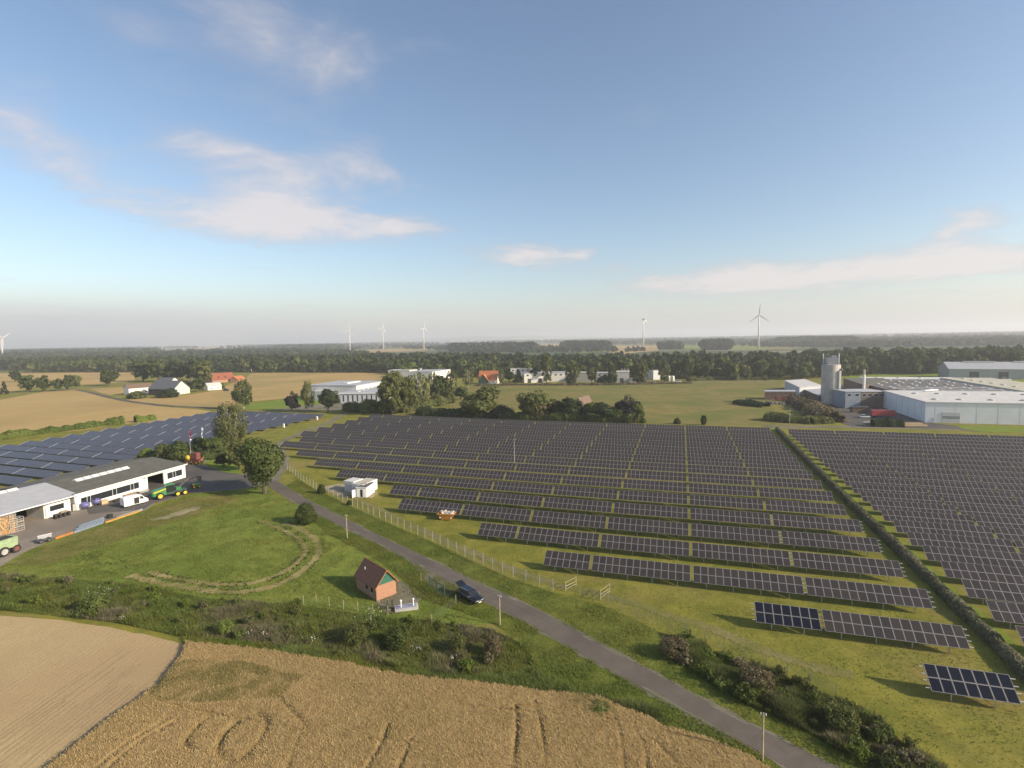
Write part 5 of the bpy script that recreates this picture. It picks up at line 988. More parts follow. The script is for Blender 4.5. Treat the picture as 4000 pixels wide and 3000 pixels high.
loc, rz, L = frame_of(sc((-224, 284)), sc((-190, 286))); t = thing('white_hall', 'taller pale hall behind the low white hall', 'building', loc, rz)
h = 9.6; MB().box((L/2, 20, h/2), (L, 40, h), 'off_white').build('wall', t); MB().box((L/2, 20, h+0.1), (L+0.6, 40.6, 0.4), 'roof_metal').build('roof', t); MB().box((L*0.6, 20, h+0.7), (4, 18, 0.9), 'skylight').build('skylight', t)
MB().box((L+0.03, 26, 6.3), (0.1, 0.3, 4), 'grey_clad').build('panel_joint', t); MB().box((L*0.35, -4, 3.2), (12, 8, 6.4), 'pale_clad').build('annex', t)
# ---- farm
def simple_house(px_l, px_r, dep, eave, ridge, wm, rm, label, axis='x', nwin=4, name='farmhouse', chim=0, back=0, wins=True, over=0.4):
    A_, B_ = G(*px_l), G(*px_r); loc, rz, L = frame_of(A_, B_); t = thing(name, label, 'building', loc, rz)
    gable_walls(t, L, dep, eave, ridge-0.1, wm, axis); rf = gable_roof(t, L, dep, eave, ridge, rm, over, axis, 0.2)
    if wins:
        for i in range(nwin): window(t, L*(i+0.5)/nwin-0.55, L*(i+0.5)/nwin+0.55, 1.0, 2.3, -0.03)
        for i in range(2): window(t, dep*(i+0.5)/2-0.5, dep*(i+0.5)/2+0.5, 1.0, 2.3, -0.03, (), 'white_paint', 'r', dep, L)
    for i in range(chim): MB().box((L*(0.3+0.4*i), dep/2, ridge+0.5), (0.8, 0.8, 1.3), 'red_brown').build('chimney', rf)
    return t, L
simple_house((504, 1543), (598, 1535), 9, 5.4, 8.2, 'white_wall', 'tile_brown', 'white farmhouse with brown roof at the left of the farm', nwin=5)
t, L = simple_house((600, 1530), (656, 1530), 16, 6.0, 11.5, 'white_wall', 'slate', 'farm barn with grey slate roof in the middle of the farm', nwin=2)
# half-timbered barn: gable towards the camera, every white board its own part
A5, B5 = G(680, 1544), G(742, 1536); loc, rz, L = frame_of(A5, B5); t = thing('half_timbered_barn', 'white banded barn gable with dark roof on the farm', 'building', loc, rz); e5, r5 = 5.0, 11.0
gable_walls(t, L, 24, e5, r5-0.2, 'dark_inside', 'y'); gable_roof(t, L, 24, e5, r5, 'slate', 0.4, 'y', 0.2)
for i in range(12):
    z0 = 0.15+i*0.9
    if z0 > r5-0.7: break
    hw = L/2 if z0 < e5-0.9 else max(0.2, (L/2)*(1-(z0+0.75-e5)/(r5-e5)))
    MB().box((L/2, -0.06, z0+0.37), (min(hw*2, L)-0.1, 0.1, 0.66), 'white_wall').build('board', t)
simple_house((812, 1525), (866, 1521), 9, 3.6, 6.0, 'white_wall', 'roof_light', 'small white house beside the light green tree', nwin=2, name='house')
t, L = simple_house((830, 1497), (918, 1490), 13, 3.8, 9.5, 'brick', 'tile_red', 'long red roofed farmhouse with two dormers', nwin=5, chim=2, over=0.7)
for i in (0.32, 0.62): q = MB(); q.add([(-1.6, -0.4, 5.6), (1.6, -0.4, 5.6), (0, -0.4, 7.1), (-1.6, 3.6, 5.9), (1.6, 3.6, 5.9), (0, 4.2, 7.5)], ((0, 1, 2), (0, 2, 5, 3), (1, 4, 5, 2)), 'tile_red'); q.build('dormer', t, (L*i, 0.6, -0.6))
simple_house((926, 1492), (958, 1488), 8, 3.0, 5.8, 'brick', 'tile_orange', 'small red annex beside the long red farmhouse', nwin=1, name='annex', wins=False)
t, L = simple_house((1870, 1500), (1940, 1500), 11, 4.2, 11.5, 'white_wall', 'tile_orange', 'house with bright orange tiled roof behind the pasture', nwin=3, chim=1, name='house', over=0.6)
q = MB(); q.add([(-4.4, -2.5, 0), (4.4, -2.5, 0), (4.4, -2.5, 3.2), (0, -2.5, 8.6), (-4.4, -2.5, 3.2), (-4.4, 4, 0), (4.4, 4, 0), (4.4, 4, 3.2), (0, 4, 8.6), (-4.4, 4, 3.2)], ((0, 1, 2, 3, 4), (0, 5, 6, 1), (1, 6, 7, 2), (0, 4, 9, 5)), 'dark_green'); q.build('cross_gable', t, (5, 0, 0))
q = MB()
for sg in (-1, 1): q.add([(sg*5.2, -2.9, 2.6), (0, -2.9, 9.0), (0, 6, 9.0), (sg*5.2, 6, 2.6), (sg*5.2, -2.9, 2.4), (0, -2.9, 8.8), (0, 6, 8.8), (sg*5.2, 6, 2.4)], ((0, 1, 2, 3), (4, 7, 6, 5), (0, 4, 5, 1), (0, 3, 7, 4)), 'tile_orange')
q.build('cross_roof', t, (5, 0, 0))
simple_house((2232, 1636), (2290, 1640), 12, 3.0, 10.5, 'off_white', 'tile_brown', 'brown roofed house hidden among the garden trees', 'y', 1, 'house', wins=False, over=0.6)
simple_house((2270, 1460), (2295, 1459), 9, 6.5, 11.0, 'white_wall', 'slate', 'small white gable house among the roadside trees', 'y', 1, 'house', wins=True)
# ---- industrial row
def hall(px_l, px_r, dep, h, wm, rm, label, name='industrial_hall', par=0.3, doors=0, wins=0, yoff=0):
    A_, B_ = G(*px_l), G(*px_r); loc, rz, L = frame_of(A_, B_); t = thing(name, label, 'building', loc, rz)
    MB().box((L/2, dep/2, h/2), (L, dep, h), wm).build('wall', t); MB().box((L/2, dep/2, h+par/2), (L+0.5, dep+0.5, par), rm).build('roof', t)
    for i in range(doors): MB().box((L*(i+0.5)/doors, -0.04, 1.9), (3.2, 0.14, 3.8), 'dark_steel').build('gate', t)
    for i in range(wins): window(t, L*(i+0.5)/wins-1.1, L*(i+0.5)/wins+1.1, h-2.4, h-1.0, -0.03)
    return t, L
hall((2048, 1496), (2130, 1494), 14, 8.5, 'white_wall', 'roof_light', 'white hall with glazed front, left of the industrial row', doors=2, wins=3)
hall((1995, 1478), (2110, 1476), 22, 9.5, 'off_white', 'roof_light', 'long pale hall behind the glazed white building', wins=6)
hall((2120, 1492), (2222, 1490), 20, 8.0, 'off_white', 'roof_metal', 'white hall with grey roof in the industrial row', wins=5)
hall((2250, 1493), (2316, 1493), 12, 8.5, 'concrete', 'roof_light', 'windowless concrete block below the white gable house')
hall((2330, 1490), (2400, 1490), 16, 7.5, 'concrete', 'roof_metal', 'concrete hall behind the low round tree', wins=3)
t, L = hall((2400, 1494), (2458, 1494), 15, 9.2, 'off_white', 'roof_light', 'pale concrete hall with rooftop pipes', doors=1)
for i in range(3): MB().tube((L*(0.5+0.2*i), 3, 9.2), (L*(0.5+0.2*i), 3, 12), 0.35, 0.35, 'galv', 8).build('flue', t)
hall((2462, 1496), (2522, 1496), 5, 3.6, 'concrete', 'concrete', 'low concrete wall in front of the green container', 'concrete_store')
hall((2500, 1480), (2546, 1478), 6, 4.5, 'container_green', 'container_green', 'green container beside the concrete hall', 'container')
hall((2552, 1484), (2580, 1482), 10, 8.5, 'pale_clad', 'roof_metal', 'small pale shed right of the green container', 'shed')
hall((1690, 1488), (1760, 1476), 26, 9, 'white_wall', 'roof_metal', 'grey roofed factory hall seen over the birches', wins=5)
hall((1600, 1476), (1690, 1462), 26, 8, 'white_wall', 'roof_light', 'long white factory hall behind the tall trees', wins=6)
for i in range(3):
    g = G(2598+i*15, 1490); t = thing('storage_tank', ['upright white tank, left of three', 'upright white tank, middle of three', 'upright white tank, right of three'][i], 'tank', (*g, 0), 0, 'white storage tanks')
    MB().lathe([(1.3, 0), (1.45, 0.5), (1.45, 4.0), (1.1, 4.8), (0.0, 5.1)], (0, 0, 0), 'tank_white', 16).build('shell', t, smooth=True); MB().box((0, -1.5, 2), (0.3, 0.1, 4), 'galv').build('ladder', t)
# ---- silo and works at right
sx, sy = G(3250, 1582); R_ = WID(3250, 1582, 38.5); sy += R_*0.9; HS = HGT(3250, 1575, 1424)
t = thing('silo_tower', 'round weathered concrete silo tower with rooftop cabin', 'silo', (sx, sy, 0), 0)
MB().lathe([(R_*1.02, 0), (R_*1.02, 6), (R_, 6.02), (R_, HS), (R_*0.97, HS+0.3), (0, HS+0.6)], (0, 0, 0), 'silo_conc', 40).build('shaft', t, smooth=False)
MB().box((0, 0, HS+2.2), (5.2, 5.2, 3.6), 'grey_clad').build('head_house', t); MB().box((1.0, -0.6, HS+4.6), (2.6, 2.6, 1.3), 'grey_clad').build('vent_cabin', t)
q = MB()
for i in range(24): a = i/24*6.283; q.tube((math.cos(a)*R_, math.sin(a)*R_, HS), (math.cos(a)*R_, math.sin(a)*R_, HS+1.2), 0.05, 0.05, 'dark_steel', 4)
for z in (0.6, 1.2):
    for i in range(24): a, c = i/24*6.283, (i+1)/24*6.283; q.tube((math.cos(a)*R_, math.sin(a)*R_, HS+z), (math.cos(c)*R_, math.sin(c)*R_, HS+z), 0.05, 0.05, 'dark_steel', 4)
q.build('railing', t)
for a in (2.75, 0.2): MB().tube((math.cos(a)*R_*0.85, math.sin(a)*R_*0.85, HS), (math.cos(a)*R_*0.85, math.sin(a)*R_*0.85, HS+6.4), 0.22, 0.22, 'tank_white', 8).build('antenna', t)
for i, (a, rr) in enumerate(((-0.95, 0.55), (-0.75, 0.4))): MB().tube((math.cos(a)*(R_+0.5), math.sin(a)*(R_+0.5), 5), (math.cos(a)*(R_+0.5), math.sin(a)*(R_+0.5), HS-3), rr, rr, 'galv', 10).build('riser_pipe', t)
MB().box((math.cos(-0.5)*(R_+0.6), math.sin(-0.5)*(R_+0.6), HS-2.4), (0.5, 2.6, 1.2), 'dark_steel', rz=-0.5).build('plate', t)
MB().lathe([(R_*1.03, 0), (R_*1.03, 0.4)], (0, 0, 9), 'concrete', 40).build('ring_band', t); MB().lathe([(R_*1.03, 0), (R_*1.03, 0.4)], (0, 0, 6), 'concrete', 40).build('ring_band', t)
MB().box((3.2, -R_-1.0, 4.5), (2.4, 2.4, 9), 'dark_steel').build('filter_unit', t); MB().box((-3, -R_-1.4, 1.2), (7, 2.2, 0.5), 'concrete').build('ramp', t)
t, L = hall(ZR(1330, 1085), ZR(1600, 1082), 12, HGT(*ZR(1450, 1084), ZR(0, 800)[1]), 'blue_tank', 'grey_clad', 'blue-grey process building right of the silo', 'process_building', wins=2)
t, L = hall(ZR(1605, 1078), ZR(2010, 1074), 14, HGT(*ZR(1800, 1076), ZR(0, 800)[1]), 'aged_brick', 'roof_metal', 'brown brick works building between stack and warehouse', 'works_building', wins=4)
g = G(3372, 1580); t = thing('chimney_stack', 'thin pale chimney stack beside the brick works', 'chimney', (*g, 0)); hs = HGT(3372, 1580, 1443); MB().tube((0, 0, 0), (0, 0, hs*0.85), 0.75, 0.6, 'off_white', 14).build('flue', t, smooth=True); MB().tube((0, 0, hs*0.85), (0, 0, hs), 0.42, 0.4, 'galv', 12).build('tip', t)
# pale low sheds left of the silo
def flatroof(corners_px, z, h, wm, rm, label, name='shed'):
    P = [G(u, v, z) for u, v in corners_px]; cx, cy = sum(p[0] for p in P)/4, sum(p[1] for p in P)/4
    Q = [(x-cx, y-cy) for x, y in P]
    if sum(Q[i-1][0]*Q[i][1]-Q[i][0]*Q[i-1][1] for i in range(4)) < 0: Q = Q[::-1]
    t = thing(name, label, 'building', (cx, cy, 0)); MB().ext([(x*0.985, y*0.985) for x, y in Q], 0, z-0.25, wm).build('wall', t); MB().ext(Q, z-0.25, z, rm).build('roof', t); return t, Q
flatroof([ZR(285, 600), ZR(635, 577), ZR(945, 690), ZR(545, 722)], 6.6, 0, 'pale_clad', 'roof_light', 'pale flat shed left of the silo')
flatroof([ZR(595, 742), ZR(1000, 720), ZR(1060, 835), ZR(880, 862)], 5.0, 0, 'dark_brick', 'roof_metal', 'lower shed with grey roof touching the silo')
flatroof([ZR(-60, 765), ZR(470, 765), ZR(480, 790), ZR(-60, 790)], 5.2, 0, 'dark_brick', 'roof_metal', 'low dark brick store left of the silo')
t, Q = flatroof([ZR(1300, 560), ZR(2010, 560), ZR(2010, 600), ZR(1690, 690)], 8.2, 0, 'dark_brick', 'roof_felt', 'dark brick factory wing behind the silo', 'factory_wing')
# big factory with many domed rooflights
fx0, fx1, fy0, fy1 = 99.5*S, 150*S, 296*S, 384*S; t = thing('factory', 'large flat factory roof dotted with white domes', 'building', (fx0, fy0, 0)); LX, LY = fx1-fx0, fy1-fy0
MB().box((LX/2, LY/2, 3.7), (LX, LY, 7.4), 'aged_brick').build('wall', t); rf = MB().box((LX/2, LY/2, 7.52), (LX+0.4, LY+0.4, 0.24), 'roof_dark').build('roof', t)
M('dome_plastic', (0.42, 0.42, 0.40), 0.4, 0, 0.1, 2); DOME = MB().lathe([(1.25, 0), (1.2, 0.2), (0.95, 0.42), (0.5, 0.56), (0.0, 0.6)], (0, 0, 0), 'dome_plastic', 14).mesh('roof_dome', True)
for i in range(6):
    for j in range(9): inst('roof_dome', DOME, rf, (5+i*9.0+(j % 2)*1.5, 6+j*10.4, 7.62), scale=(1, 1, 1))
for i in range(3): MB().tube((2, 10+i*9, 8.2), (LX-4, 10+i*9, 8.2), 0.35, 0.35, 'galv', 8).build('roof_duct', rf)
t = thing('factory_wing', 'long beige roofed factory wing right of the domed roof', 'building', (151*S, 290*S, 0)); MB().box((14, 56, 4.1), (28, 112, 8.2), 'off_white').build('wall', t); rf = MB().box((14, 56, 8.3), (28.5, 112.5, 0.25), 'roof_beige').build('roof', t)
for i in range(9): inst('roof_dome', DOME, rf, (8, 8+i*11.5, 8.4))
t = thing('factory_wing', 'pale roofed wing at the back of the domed factory', 'building', (112*S, 386*S, 0)); MB().box((28, 10, 3.7), (56, 20, 7.4), 'off_white').build('wall', t); rf = MB().box((28, 10, 7.5), (56.5, 20.5, 0.25), 'roof_light').build('roof', t)
for i in range(4): inst('roof_dome', DOME, rf, (8+i*13, 10, 7.6))
# grey warehouse in front
A6 = sc((91.7, 248.1)); t = thing('warehouse', 'large plain grey warehouse with light flat roof and loading gate', 'building', (A6[0], A6[1], 0), 0.0); LX, LY, hh = 108.0, 47*S, 7.85*S
MB().box((LX/2, LY/2, hh/2), (LX, LY, hh), 'wh_clad').build('wall', t); MB().box((LX/2, LY/2, hh+0.1), (LX+0.5, LY+0.5, 0.32), 'pale_clad').build('roof_edge', t); rf = MB().box((LX/2, LY/2, hh+0.3), (LX-0.3, LY-0.3, 0.12), 'roof_light').build('roof', t)
for j, y in enumerate((10, 36)):
    for i in range(9): inst('roof_dome', DOME, rf, (7+i*11.5-(i > 0)*2+j*1.5, y, hh+0.36), scale=(1.1, 1.1, 1.0))
MB().tube((16, LY-7, hh+1.0), (24, LY-1, hh+1.0), 0.4, 0.4, 'tank_white', 8).build('roof_duct', rf)
gt = MB().box((9.5, -0.06, 2.35), (6.6, 0.16, 4.7), 'pale_clad').build('loading_gate', t)
for z in (2.2, 2.8): MB().box((9.5, -0.17, z), (6.2, 0.06, 0.25), 'dark_steel').build('gate_window_band', gt)
MB().box((3.2, -0.05, 1.1), (1.0, 0.12, 2.2), 'pale_clad').build('door', t)
for i in range(14): MB().box((7.5*i+3.7, -0.01, hh/2), (0.06, 0.04, hh-0.1), 'pale_clad').build('panel_joint', t)
for i in range(7): MB().box((-0.02, 4+7.3*i, hh/2), (0.08, 0.08, hh-0.1), 'pale_clad').build('panel_joint', t)
# far grey hall with gates
A7 = sc((194, 487)); t = thing('industrial_hall', 'long grey hall with dark gates behind the factory at right', 'building', (A7[0], A7[1], 0), -0.12); L7, W7 = 150, 30
gable_walls(t, L7, W7, 8.0, 13.0, 'grey_clad'); rf = gable_roof(t, L7, W7, 8.0, 13.2, 'roof_metal', 0.5, 'x', 0.25)
for i in range(7): MB().box((17+19*i, -0.05, 2.9), (6.5, 0.2, 5.8), 'dark_steel').build('gate', t)
for i in range(4): MB().box((24+34*i, W7/2, 13.6), (22, 3.0, 0.7), 'skylight').build('ridge_light', rf)
# far tiny farm houses
for u, v, col, lb in ((55, 1403, 'tile_red', 'tiny red roofed house at the far left edge of the plain'), (130, 1404, 'roof_light', 'tiny pale house right of the leftmost red roof'), (300, 1388, 'tile_orange', 'tiny orange roofed house far behind the left wood'), (480, 1384, 'tile_red', 'tiny red roof on the thin golden strip'), (600, 1383, 'tile_orange', 'tiny orange roof at the middle of the golden strip'), (820, 1378, 'roof_light', 'tiny white house right of the golden strip'),
                      (1085, 1384, 'roof_light', 'tiny white house under the left turbine'), (1140, 1382, 'tile_brown', 'tiny brown roof just right of a white house'), (1350, 1378, 'roof_light', 'tiny pale house at the foot of the left turbine'), (2050, 1342, 'roof_light', 'tiny pale house left of the square copse'), (2240, 1338, 'roof_light', 'tiny pale house behind the square copse'), (3580, 1340, 'roof_light', 'tiny pale roof in the hazy wood at right'), (3520, 1352, 'roof_light', 'lower tiny pale roof in the hazy wood at right'), (3640, 1345, 'tile_brown', 'tiny brown roof in the hazy wood at right')):
    g = G(u, v); q = thing('distant_house', lb, 'house', (*g, 0), random.random()*3, 'distant houses'); gable_walls(q, 22, 12, 5, 10, 'white_wall'); gable_roof(q, 22, 12, 5, 10.1, col, 0.5, 'x', 0.3)
# red steel bridge seen over the wood
g = G(955, 1452); t = thing('truss_bridge', 'red steel truss bridge end among the woodland trees', 'bridge', (*g, 0), 0.1)
q = MB(); q.box((0, 0, 7.0), (24, 6, 0.9), 'red_paint')
for yy in (-2.8, 2.8):
    q.box((0, yy, 12.6), (18, 0.7, 0.8), 'red_paint')
    for i in range(6): q.tube((-9+i*3.6, yy, 7.4 if i % 2 else 12.4), (-9+(i+1)*3.6, yy, 12.4 if i % 2 else 7.4), 0.4, 0.4, 'red_paint', 6)
q.build('truss', t)
for xx in (-9, 9): MB().box((xx, 0, 3.2), (2, 5, 6.8), 'concrete').build('pier', t)
# ------------------------------------------------------------------ wind turbines
def turbine(u, vh, D, blade, angs, label, yaw=0.0):
    r = ray(u, vh); k = D/math.hypot(r[0], r[1]); x, y = r[0]*k, r[1]*k; z = H+r[2]*k; a = math.atan2(x, y)
    t = thing('wind_turbine', label, 'wind turbine', (x, y, 0), -a+yaw, 'wind turbines on the plain')
    MB().tube((0, 2, -1), (0, 2, z-1), 2.6, 1.4, 'off_white', 16).build('tower', t, smooth=True); MB().box((0, 1.5, z), (3.6, 9, 3.8), 'off_white').build('nacelle', t, bevel=0.6)
    MB().lathe([(0, -2.2), (1.2, -1.5), (1.7, 0), (1.7, 1.0)], (0, -3.6, z), 'off_white', 14, 'Y').build('hub', t, smooth=True)
    for an in angs:
        q = MB(); w = (1.6, 2.8, 2.2, 1.4, 0.5); rr = (1, 0.2*blade, 0.5*blade, 0.8*blade, blade); rings = []
        for ww, ra in zip(w, rr): rings.append([(-ww/2, -0.25, ra), (ww/2, -0.15, ra), (ww/2, 0.15, ra), (-ww/2, 0.3, ra)])
        q.loft(rings, 'off_white'); o = q.build('blade', t, (0, -3.6, z)); o.rotation_euler = (0, math.radians(an), 0)
turbine(2965, 1231, 1650, 31, (5, 125, 232), 'nearest turbine, furthest right, three blades seen face-on')
turbine(2516, 1247, 1750, 30, (0, 120, 240), 'tall turbine in the centre with blades seen edge-on', 1.25)
turbine(1655, 1279, 2350, 31, (12, 132, 252), 'turbine right of the pair on the left plain', 0.9)
turbine(1495, 1284, 2700, 31, (10, 140, 262), 'faint middle turbine of the three left ones', 0.5)
turbine(1364, 1291, 2400, 33, (12, 148, 262), 'left turbine of the three with wide spread blades')
turbine(6, 1320, 2500, 34, (60, 180, 300), 'turbine cut by the left picture edge', 0.8)
# ------------------------------------------------------------------ fences and poles
veil_mat('chain_link', (0.38, 0.40, 0.32), 0.12); veil_mat('green_link', (0.16, 0.24, 0.18), 0.05); veil_mat('gate_link', (0.08, 0.18, 0.15), 0.30)
fpx = [(1122, 1834), (1133, 1842), (1144, 1850), (1155, 1858), (1165, 1866), (1176, 1875), (1187, 1883), (1199, 1891), (1211, 1898), (1224, 1906), (1236, 1912), (1252, 1918), (1268, 1924), (1284, 1930), (1302, 1940), (1320, 1950), (1339, 1960), (1358, 1969), (1377, 1977), (1397, 1985), (1417, 1993), (1438, 2004), (1460, 2014), (1483, 2024), (1506, 2034), (1529, 2044), (1554, 2056), (1579, 2067), (1605, 2078), (1632, 2089), (1660, 2100), (1690, 2114), (1719, 2126), (1750, 2140), (1784, 2157), (1816, 2174), (1851, 2189), (1887, 2204), (1924, 2222), (1963, 2239), (2004, 2256), (2054, 2272), (2107, 2292), (2160, 2308)]
fpx2 = [(2265, 2330), (2323, 2346), (2377, 2364), (2432, 2388), (2490, 2413), (2551, 2440), (2615, 2465), (2682, 2490), (2753, 2517), (2827, 2549), (2905, 2582), (2989, 2617), (3075, 2652), (3165, 2690), (3264, 2732)]
POSTM = MB().box((0, 0, 1.0), (0.085, 0.085, 2.0), 'concrete').mesh('fence_post')
def fence(px, label, name='chain_link_fence', post=POSTM, h=1.9, mesh='chain_link'):
    P = GP(px); t = thing(name, label, 'fence', (P[0][0], P[0][1], 0))
    for p in P: inst('fence_post', post, t, (p[0]-P[0][0], p[1]-P[0][1], 0))
    for a, c in zip(P[:-1], P[1:]): MB().quad([(a[0]-P[0][0], a[1]-P[0][1], 0.03), (c[0]-P[0][0], c[1]-P[0][1], 0.03), (c[0]-P[0][0], c[1]-P[0][1], h), (a[0]-P[0][0], a[1]-P[0][1], h)], mesh).build('wire_mesh', t)
    return t
fence(fpx, 'long concrete-post wire fence along the middle solar field'); fence(fpx2, 'wire fence with thin posts continuing beyond the field gate', post=MB().box((0, 0, 0.95), (0.065, 0.065, 1.9), 'pole_wood').mesh('fence_post'), mesh='chain_link')
GPOST = MB().box((0, 0, 0.75), (0.08, 0.08, 1.5), 'pole_wood').mesh('fence_post')
fence([Z6(410, 1245), Z6(520, 1235), Z6(632, 1258), Z6(757, 1287), Z6(880, 1302), Z6(1010, 1322), Z6(1140, 1338)], 'low thin-post fence left of the brick building', 'garden_fence', GPOST, 1.4, 'green_link'); fence([Z6(1515, 1415), Z6(1727, 1242)], 'short fence from the scrub to the parked car', 'garden_fence', GPOST, 1.4, 'green_link'); fence([Z6(1427, 1045), Z6(1500, 1105)], 'short fence beside the green gate', 'garden_fence', GPOST, 1.4, 'green_link')
P = GP([Z6(1500, 1105), Z6(1630, 1187)]); loc, rz, L = frame_of(P[0], P[1]); t = thing('green_gate', 'closed dark green mesh gate of the brick building', 'gate', loc, rz)
for x in (0, L/2, L): MB().box((x, 0, 1.0), (0.13, 0.13, 2.0), 'dark_green').build('gate_post', t)
for i in range(2): q = MB().quad([(L/2*i+0.1, 0, 0.15), (L/2*(i+1)-0.1, 0, 0.15), (L/2*(i+1)-0.1, 0, 1.85), (L/2*i+0.1, 0, 1.85)], 'gate_link').build('gate_leaf', t); MB().box((L/2*(i+0.5), 0, 1.87), (L/2-0.2, 0.06, 0.07), 'dark_green').build('rail', q)
P = GP([(2209, 2311), (2250, 2292)]); 
for i, (a, c, lb) in enumerate((((2209, 2311), (2250, 2290), 'left leaf of the wooden field gate standing open'), ((2345, 2345), (2381, 2318), 'right leaf of the wooden field gate standing open'))):
    loc, rz, L = frame_of(G(*a), G(*c)); t = thing('field_gate', lb, 'gate', loc, rz, 'open field gate leaves')
    for x in (0, L): MB().box((x, 0, 0.85), (0.09, 0.09, 1.6), 'pole_wood').build('gate_post', t)
    for z in (0.4, 0.85, 1.5): MB().box((L/2, 0, z), (L, 0.05, 0.06), 'pole_wood').build('rail', t)
for u, v, vt, lb in ((1356, 2104, 2010, 'wooden pole beside the lane above the brick building'), (1953, 2441, 2325, 'wooden pole beside the lane in front of the parked car'), (2978, 2972, 2783, 'wooden pole beside the lane at the bottom right')):
    g = G(u, v); h = HGT(u, v, vt); t = thing('wooden_pole', lb, 'pole', (*g, 0)); MB().tube((0, 0, -0.1), (0, 0, h), 0.11, 0.075, 'pole_wood', 8).build('shaft', t); MB().box((0, 0, h-0.25), (0.5, 0.06, 0.08), 'pole_wood').build('cross_arm', t)
    for k in (-0.22, 0.22): MB().tube((k, 0, h-0.22), (k, 0, h-0.02), 0.05, 0.04, 'white_paint', 6).build('insulator', t)
for u, v, vt, lb in ((2010, 1822, 1716, 'thin grey camera mast standing among the solar rows'), (2518, 1640, 1590, 'thin pale post on the edge of the dry pasture'), (3084, 1654, 1598, 'thin pale post left of the works road'), (2731, 1465, 1418, 'tall thin lamp post by the green bank'), (3015, 1482, 1456, 'lamp post left of the pale shed')):
    g = G(u, v); h = HGT(u, v, vt); t = thing('mast', lb, 'mast', (*g, 0)); MB().tube((0, 0, 0), (0, 0, h), 0.10, 0.07, 'galv', 8).build('shaft', t); MB().box((0.2, 0, h+0.05), (0.5, 0.2, 0.16), 'galv').build('head', t)
for u, v, vt, mt, lb in ((747, 1806, 1680, 'red_paint', 'flagpole with hanging red flag behind the workshop'), (794, 1790, 1668, 'white_paint', 'flagpole with hanging white flag behind the workshop')):
    g = G(u, v); h = HGT(u, v, vt); t = thing('flagpole', lb, 'flagpole', (*g, 0)); MB().tube((0, 0, 0), (0, 0, h), 0.08, 0.05, 'galv', 8).build('shaft', t); q = MB()
    rings = [[(0.06+0.04*math.sin(k*1.3), -0.06+0.1*math.sin(k*2.0), h-0.1-k*0.42), (0.55+0.25*math.sin(k*0.9)-0.05*k, 0.12*math.sin(k*1.7+1), h-0.3-k*0.43), (0.62+0.25*math.sin(k*0.9)-0.05*k, 0.12*math.sin(k*1.7+1)+0.03, h-0.3-k*0.43), (0.06+0.04*math.sin(k*1.3), 0.02+0.1*math.sin(k*2.0), h-0.1-k*0.42)] for k in range(9)]
    q.loft(rings, mt); q.build('flag', t)
    if mt == 'red_paint': MB().box((0.33, 0.0, h-3.2), (0.34, 0.4, 0.4), 'white_paint').build('flag_emblem', t)
for u, v in ((3000-0+2, 0),)[:0]: pass
for i, (u, v) in enumerate(((1108, 1670), (1238, 1640))):
    g = G(u, v); t = thing('inverter_box', ['white inverter box at the track, nearer one', 'white inverter box at the track, farther one'][i], 'cabinet', (*g, 0)); MB().box((0, 0, 0.95), (0.9, 0.6, 1.7), 'white_paint').build('cabinet', t); MB().box((0, 0, 0.05), (1.1, 0.8, 0.14), 'concrete').build('plinth', t)
# ------------------------------------------------------------------ vehicles and yard things
def wheel(t, x, y, r, w, rim, name='wheel'):
    o = MB().lathe([(r*0.62, -w/2), (r*0.93, -w/2), (r, -w*0.3), (r, w*0.3), (r*0.93, w/2), (r*0.62, w/2)], (0, 0, 0), 'black_rubber', 20, 'Y', False).build(name, t, (x, y, r))
    MB().lathe([(0.02, -w*0.38), (r*0.63, -w*0.46), (r*0.63, w*0.46), (0.02, w*0.38)], (0, 0, 0), rim, 16, 'Y').build('rim', o); return o
def ringc(x, hw, z0, z1, hw2=None, zm=None):
    hw2 = hw2 or hw*0.9; zm = zm or (z0+z1)/2
    return [(x, -hw*0.92, z0), (x, hw*0.92, z0), (x, hw, z0+0.18), (x, hw, zm), (x, hw2, z1), (x, hw2*0.5, z1+0.02), (x, -hw2*0.5, z1+0.02), (x, -hw2, z1), (x, -hw, zm), (x, -hw, z0+0.18)]
ga, gb = G(*Z6(1790, 1178)), G(*Z6(1908, 1248)); cx, cy = G(1838, 2342); hd = math.atan2(gb[1]-ga[1], gb[0]-ga[0])
t = thing('estate_car', 'dark blue-black estate car with raised tailgate parked by the lane', 'car', (cx, cy, 0.07), hd)
MB().loft([ringc(-2.38, 0.80, 0.42, 0.80), ringc(-2.25, 0.88, 0.30, 0.92), ringc(-1.6, 0.92, 0.24, 0.98), ringc(0, 0.93, 0.22, 0.96), ringc(0.9, 0.93, 0.22, 0.97), ringc(1.2, 0.92, 0.24, 0.96), ringc(1.9, 0.90, 0.28, 0.86), ringc(2.25, 0.84, 0.34, 0.74), ringc(2.40, 0.70, 0.42, 0.62)], 'car_paint').build('body', t, smooth=True)
def cab(x, hw, z, k): return [(x, -hw, z), (x, hw, z), (x-k, hw*0.80, z), (x-k, -hw*0.80, z)]
q = MB(); q.loft([[(-2.2, -0.80, 0.93), (-2.2, 0.80, 0.93), (1.25, 0.80, 0.94), (1.25, -0.80, 0.94)], [(-2.0, -0.66, 1.44), (-2.0, 0.66, 1.44), (0.30, 0.66, 1.46), (0.30, -0.66, 1.46)]], 'glass'); q.build('windows', t)
MB().loft([[(-2.08, -0.69, 1.43), (-2.08, 0.69, 1.43), (0.36, 0.69, 1.45), (0.36, -0.69, 1.45)], [(-1.98, -0.60, 1.51), (-1.98, 0.60, 1.51), (0.22, 0.58, 1.53), (0.22, -0.58, 1.53)]], 'car_paint').build('roof', t)
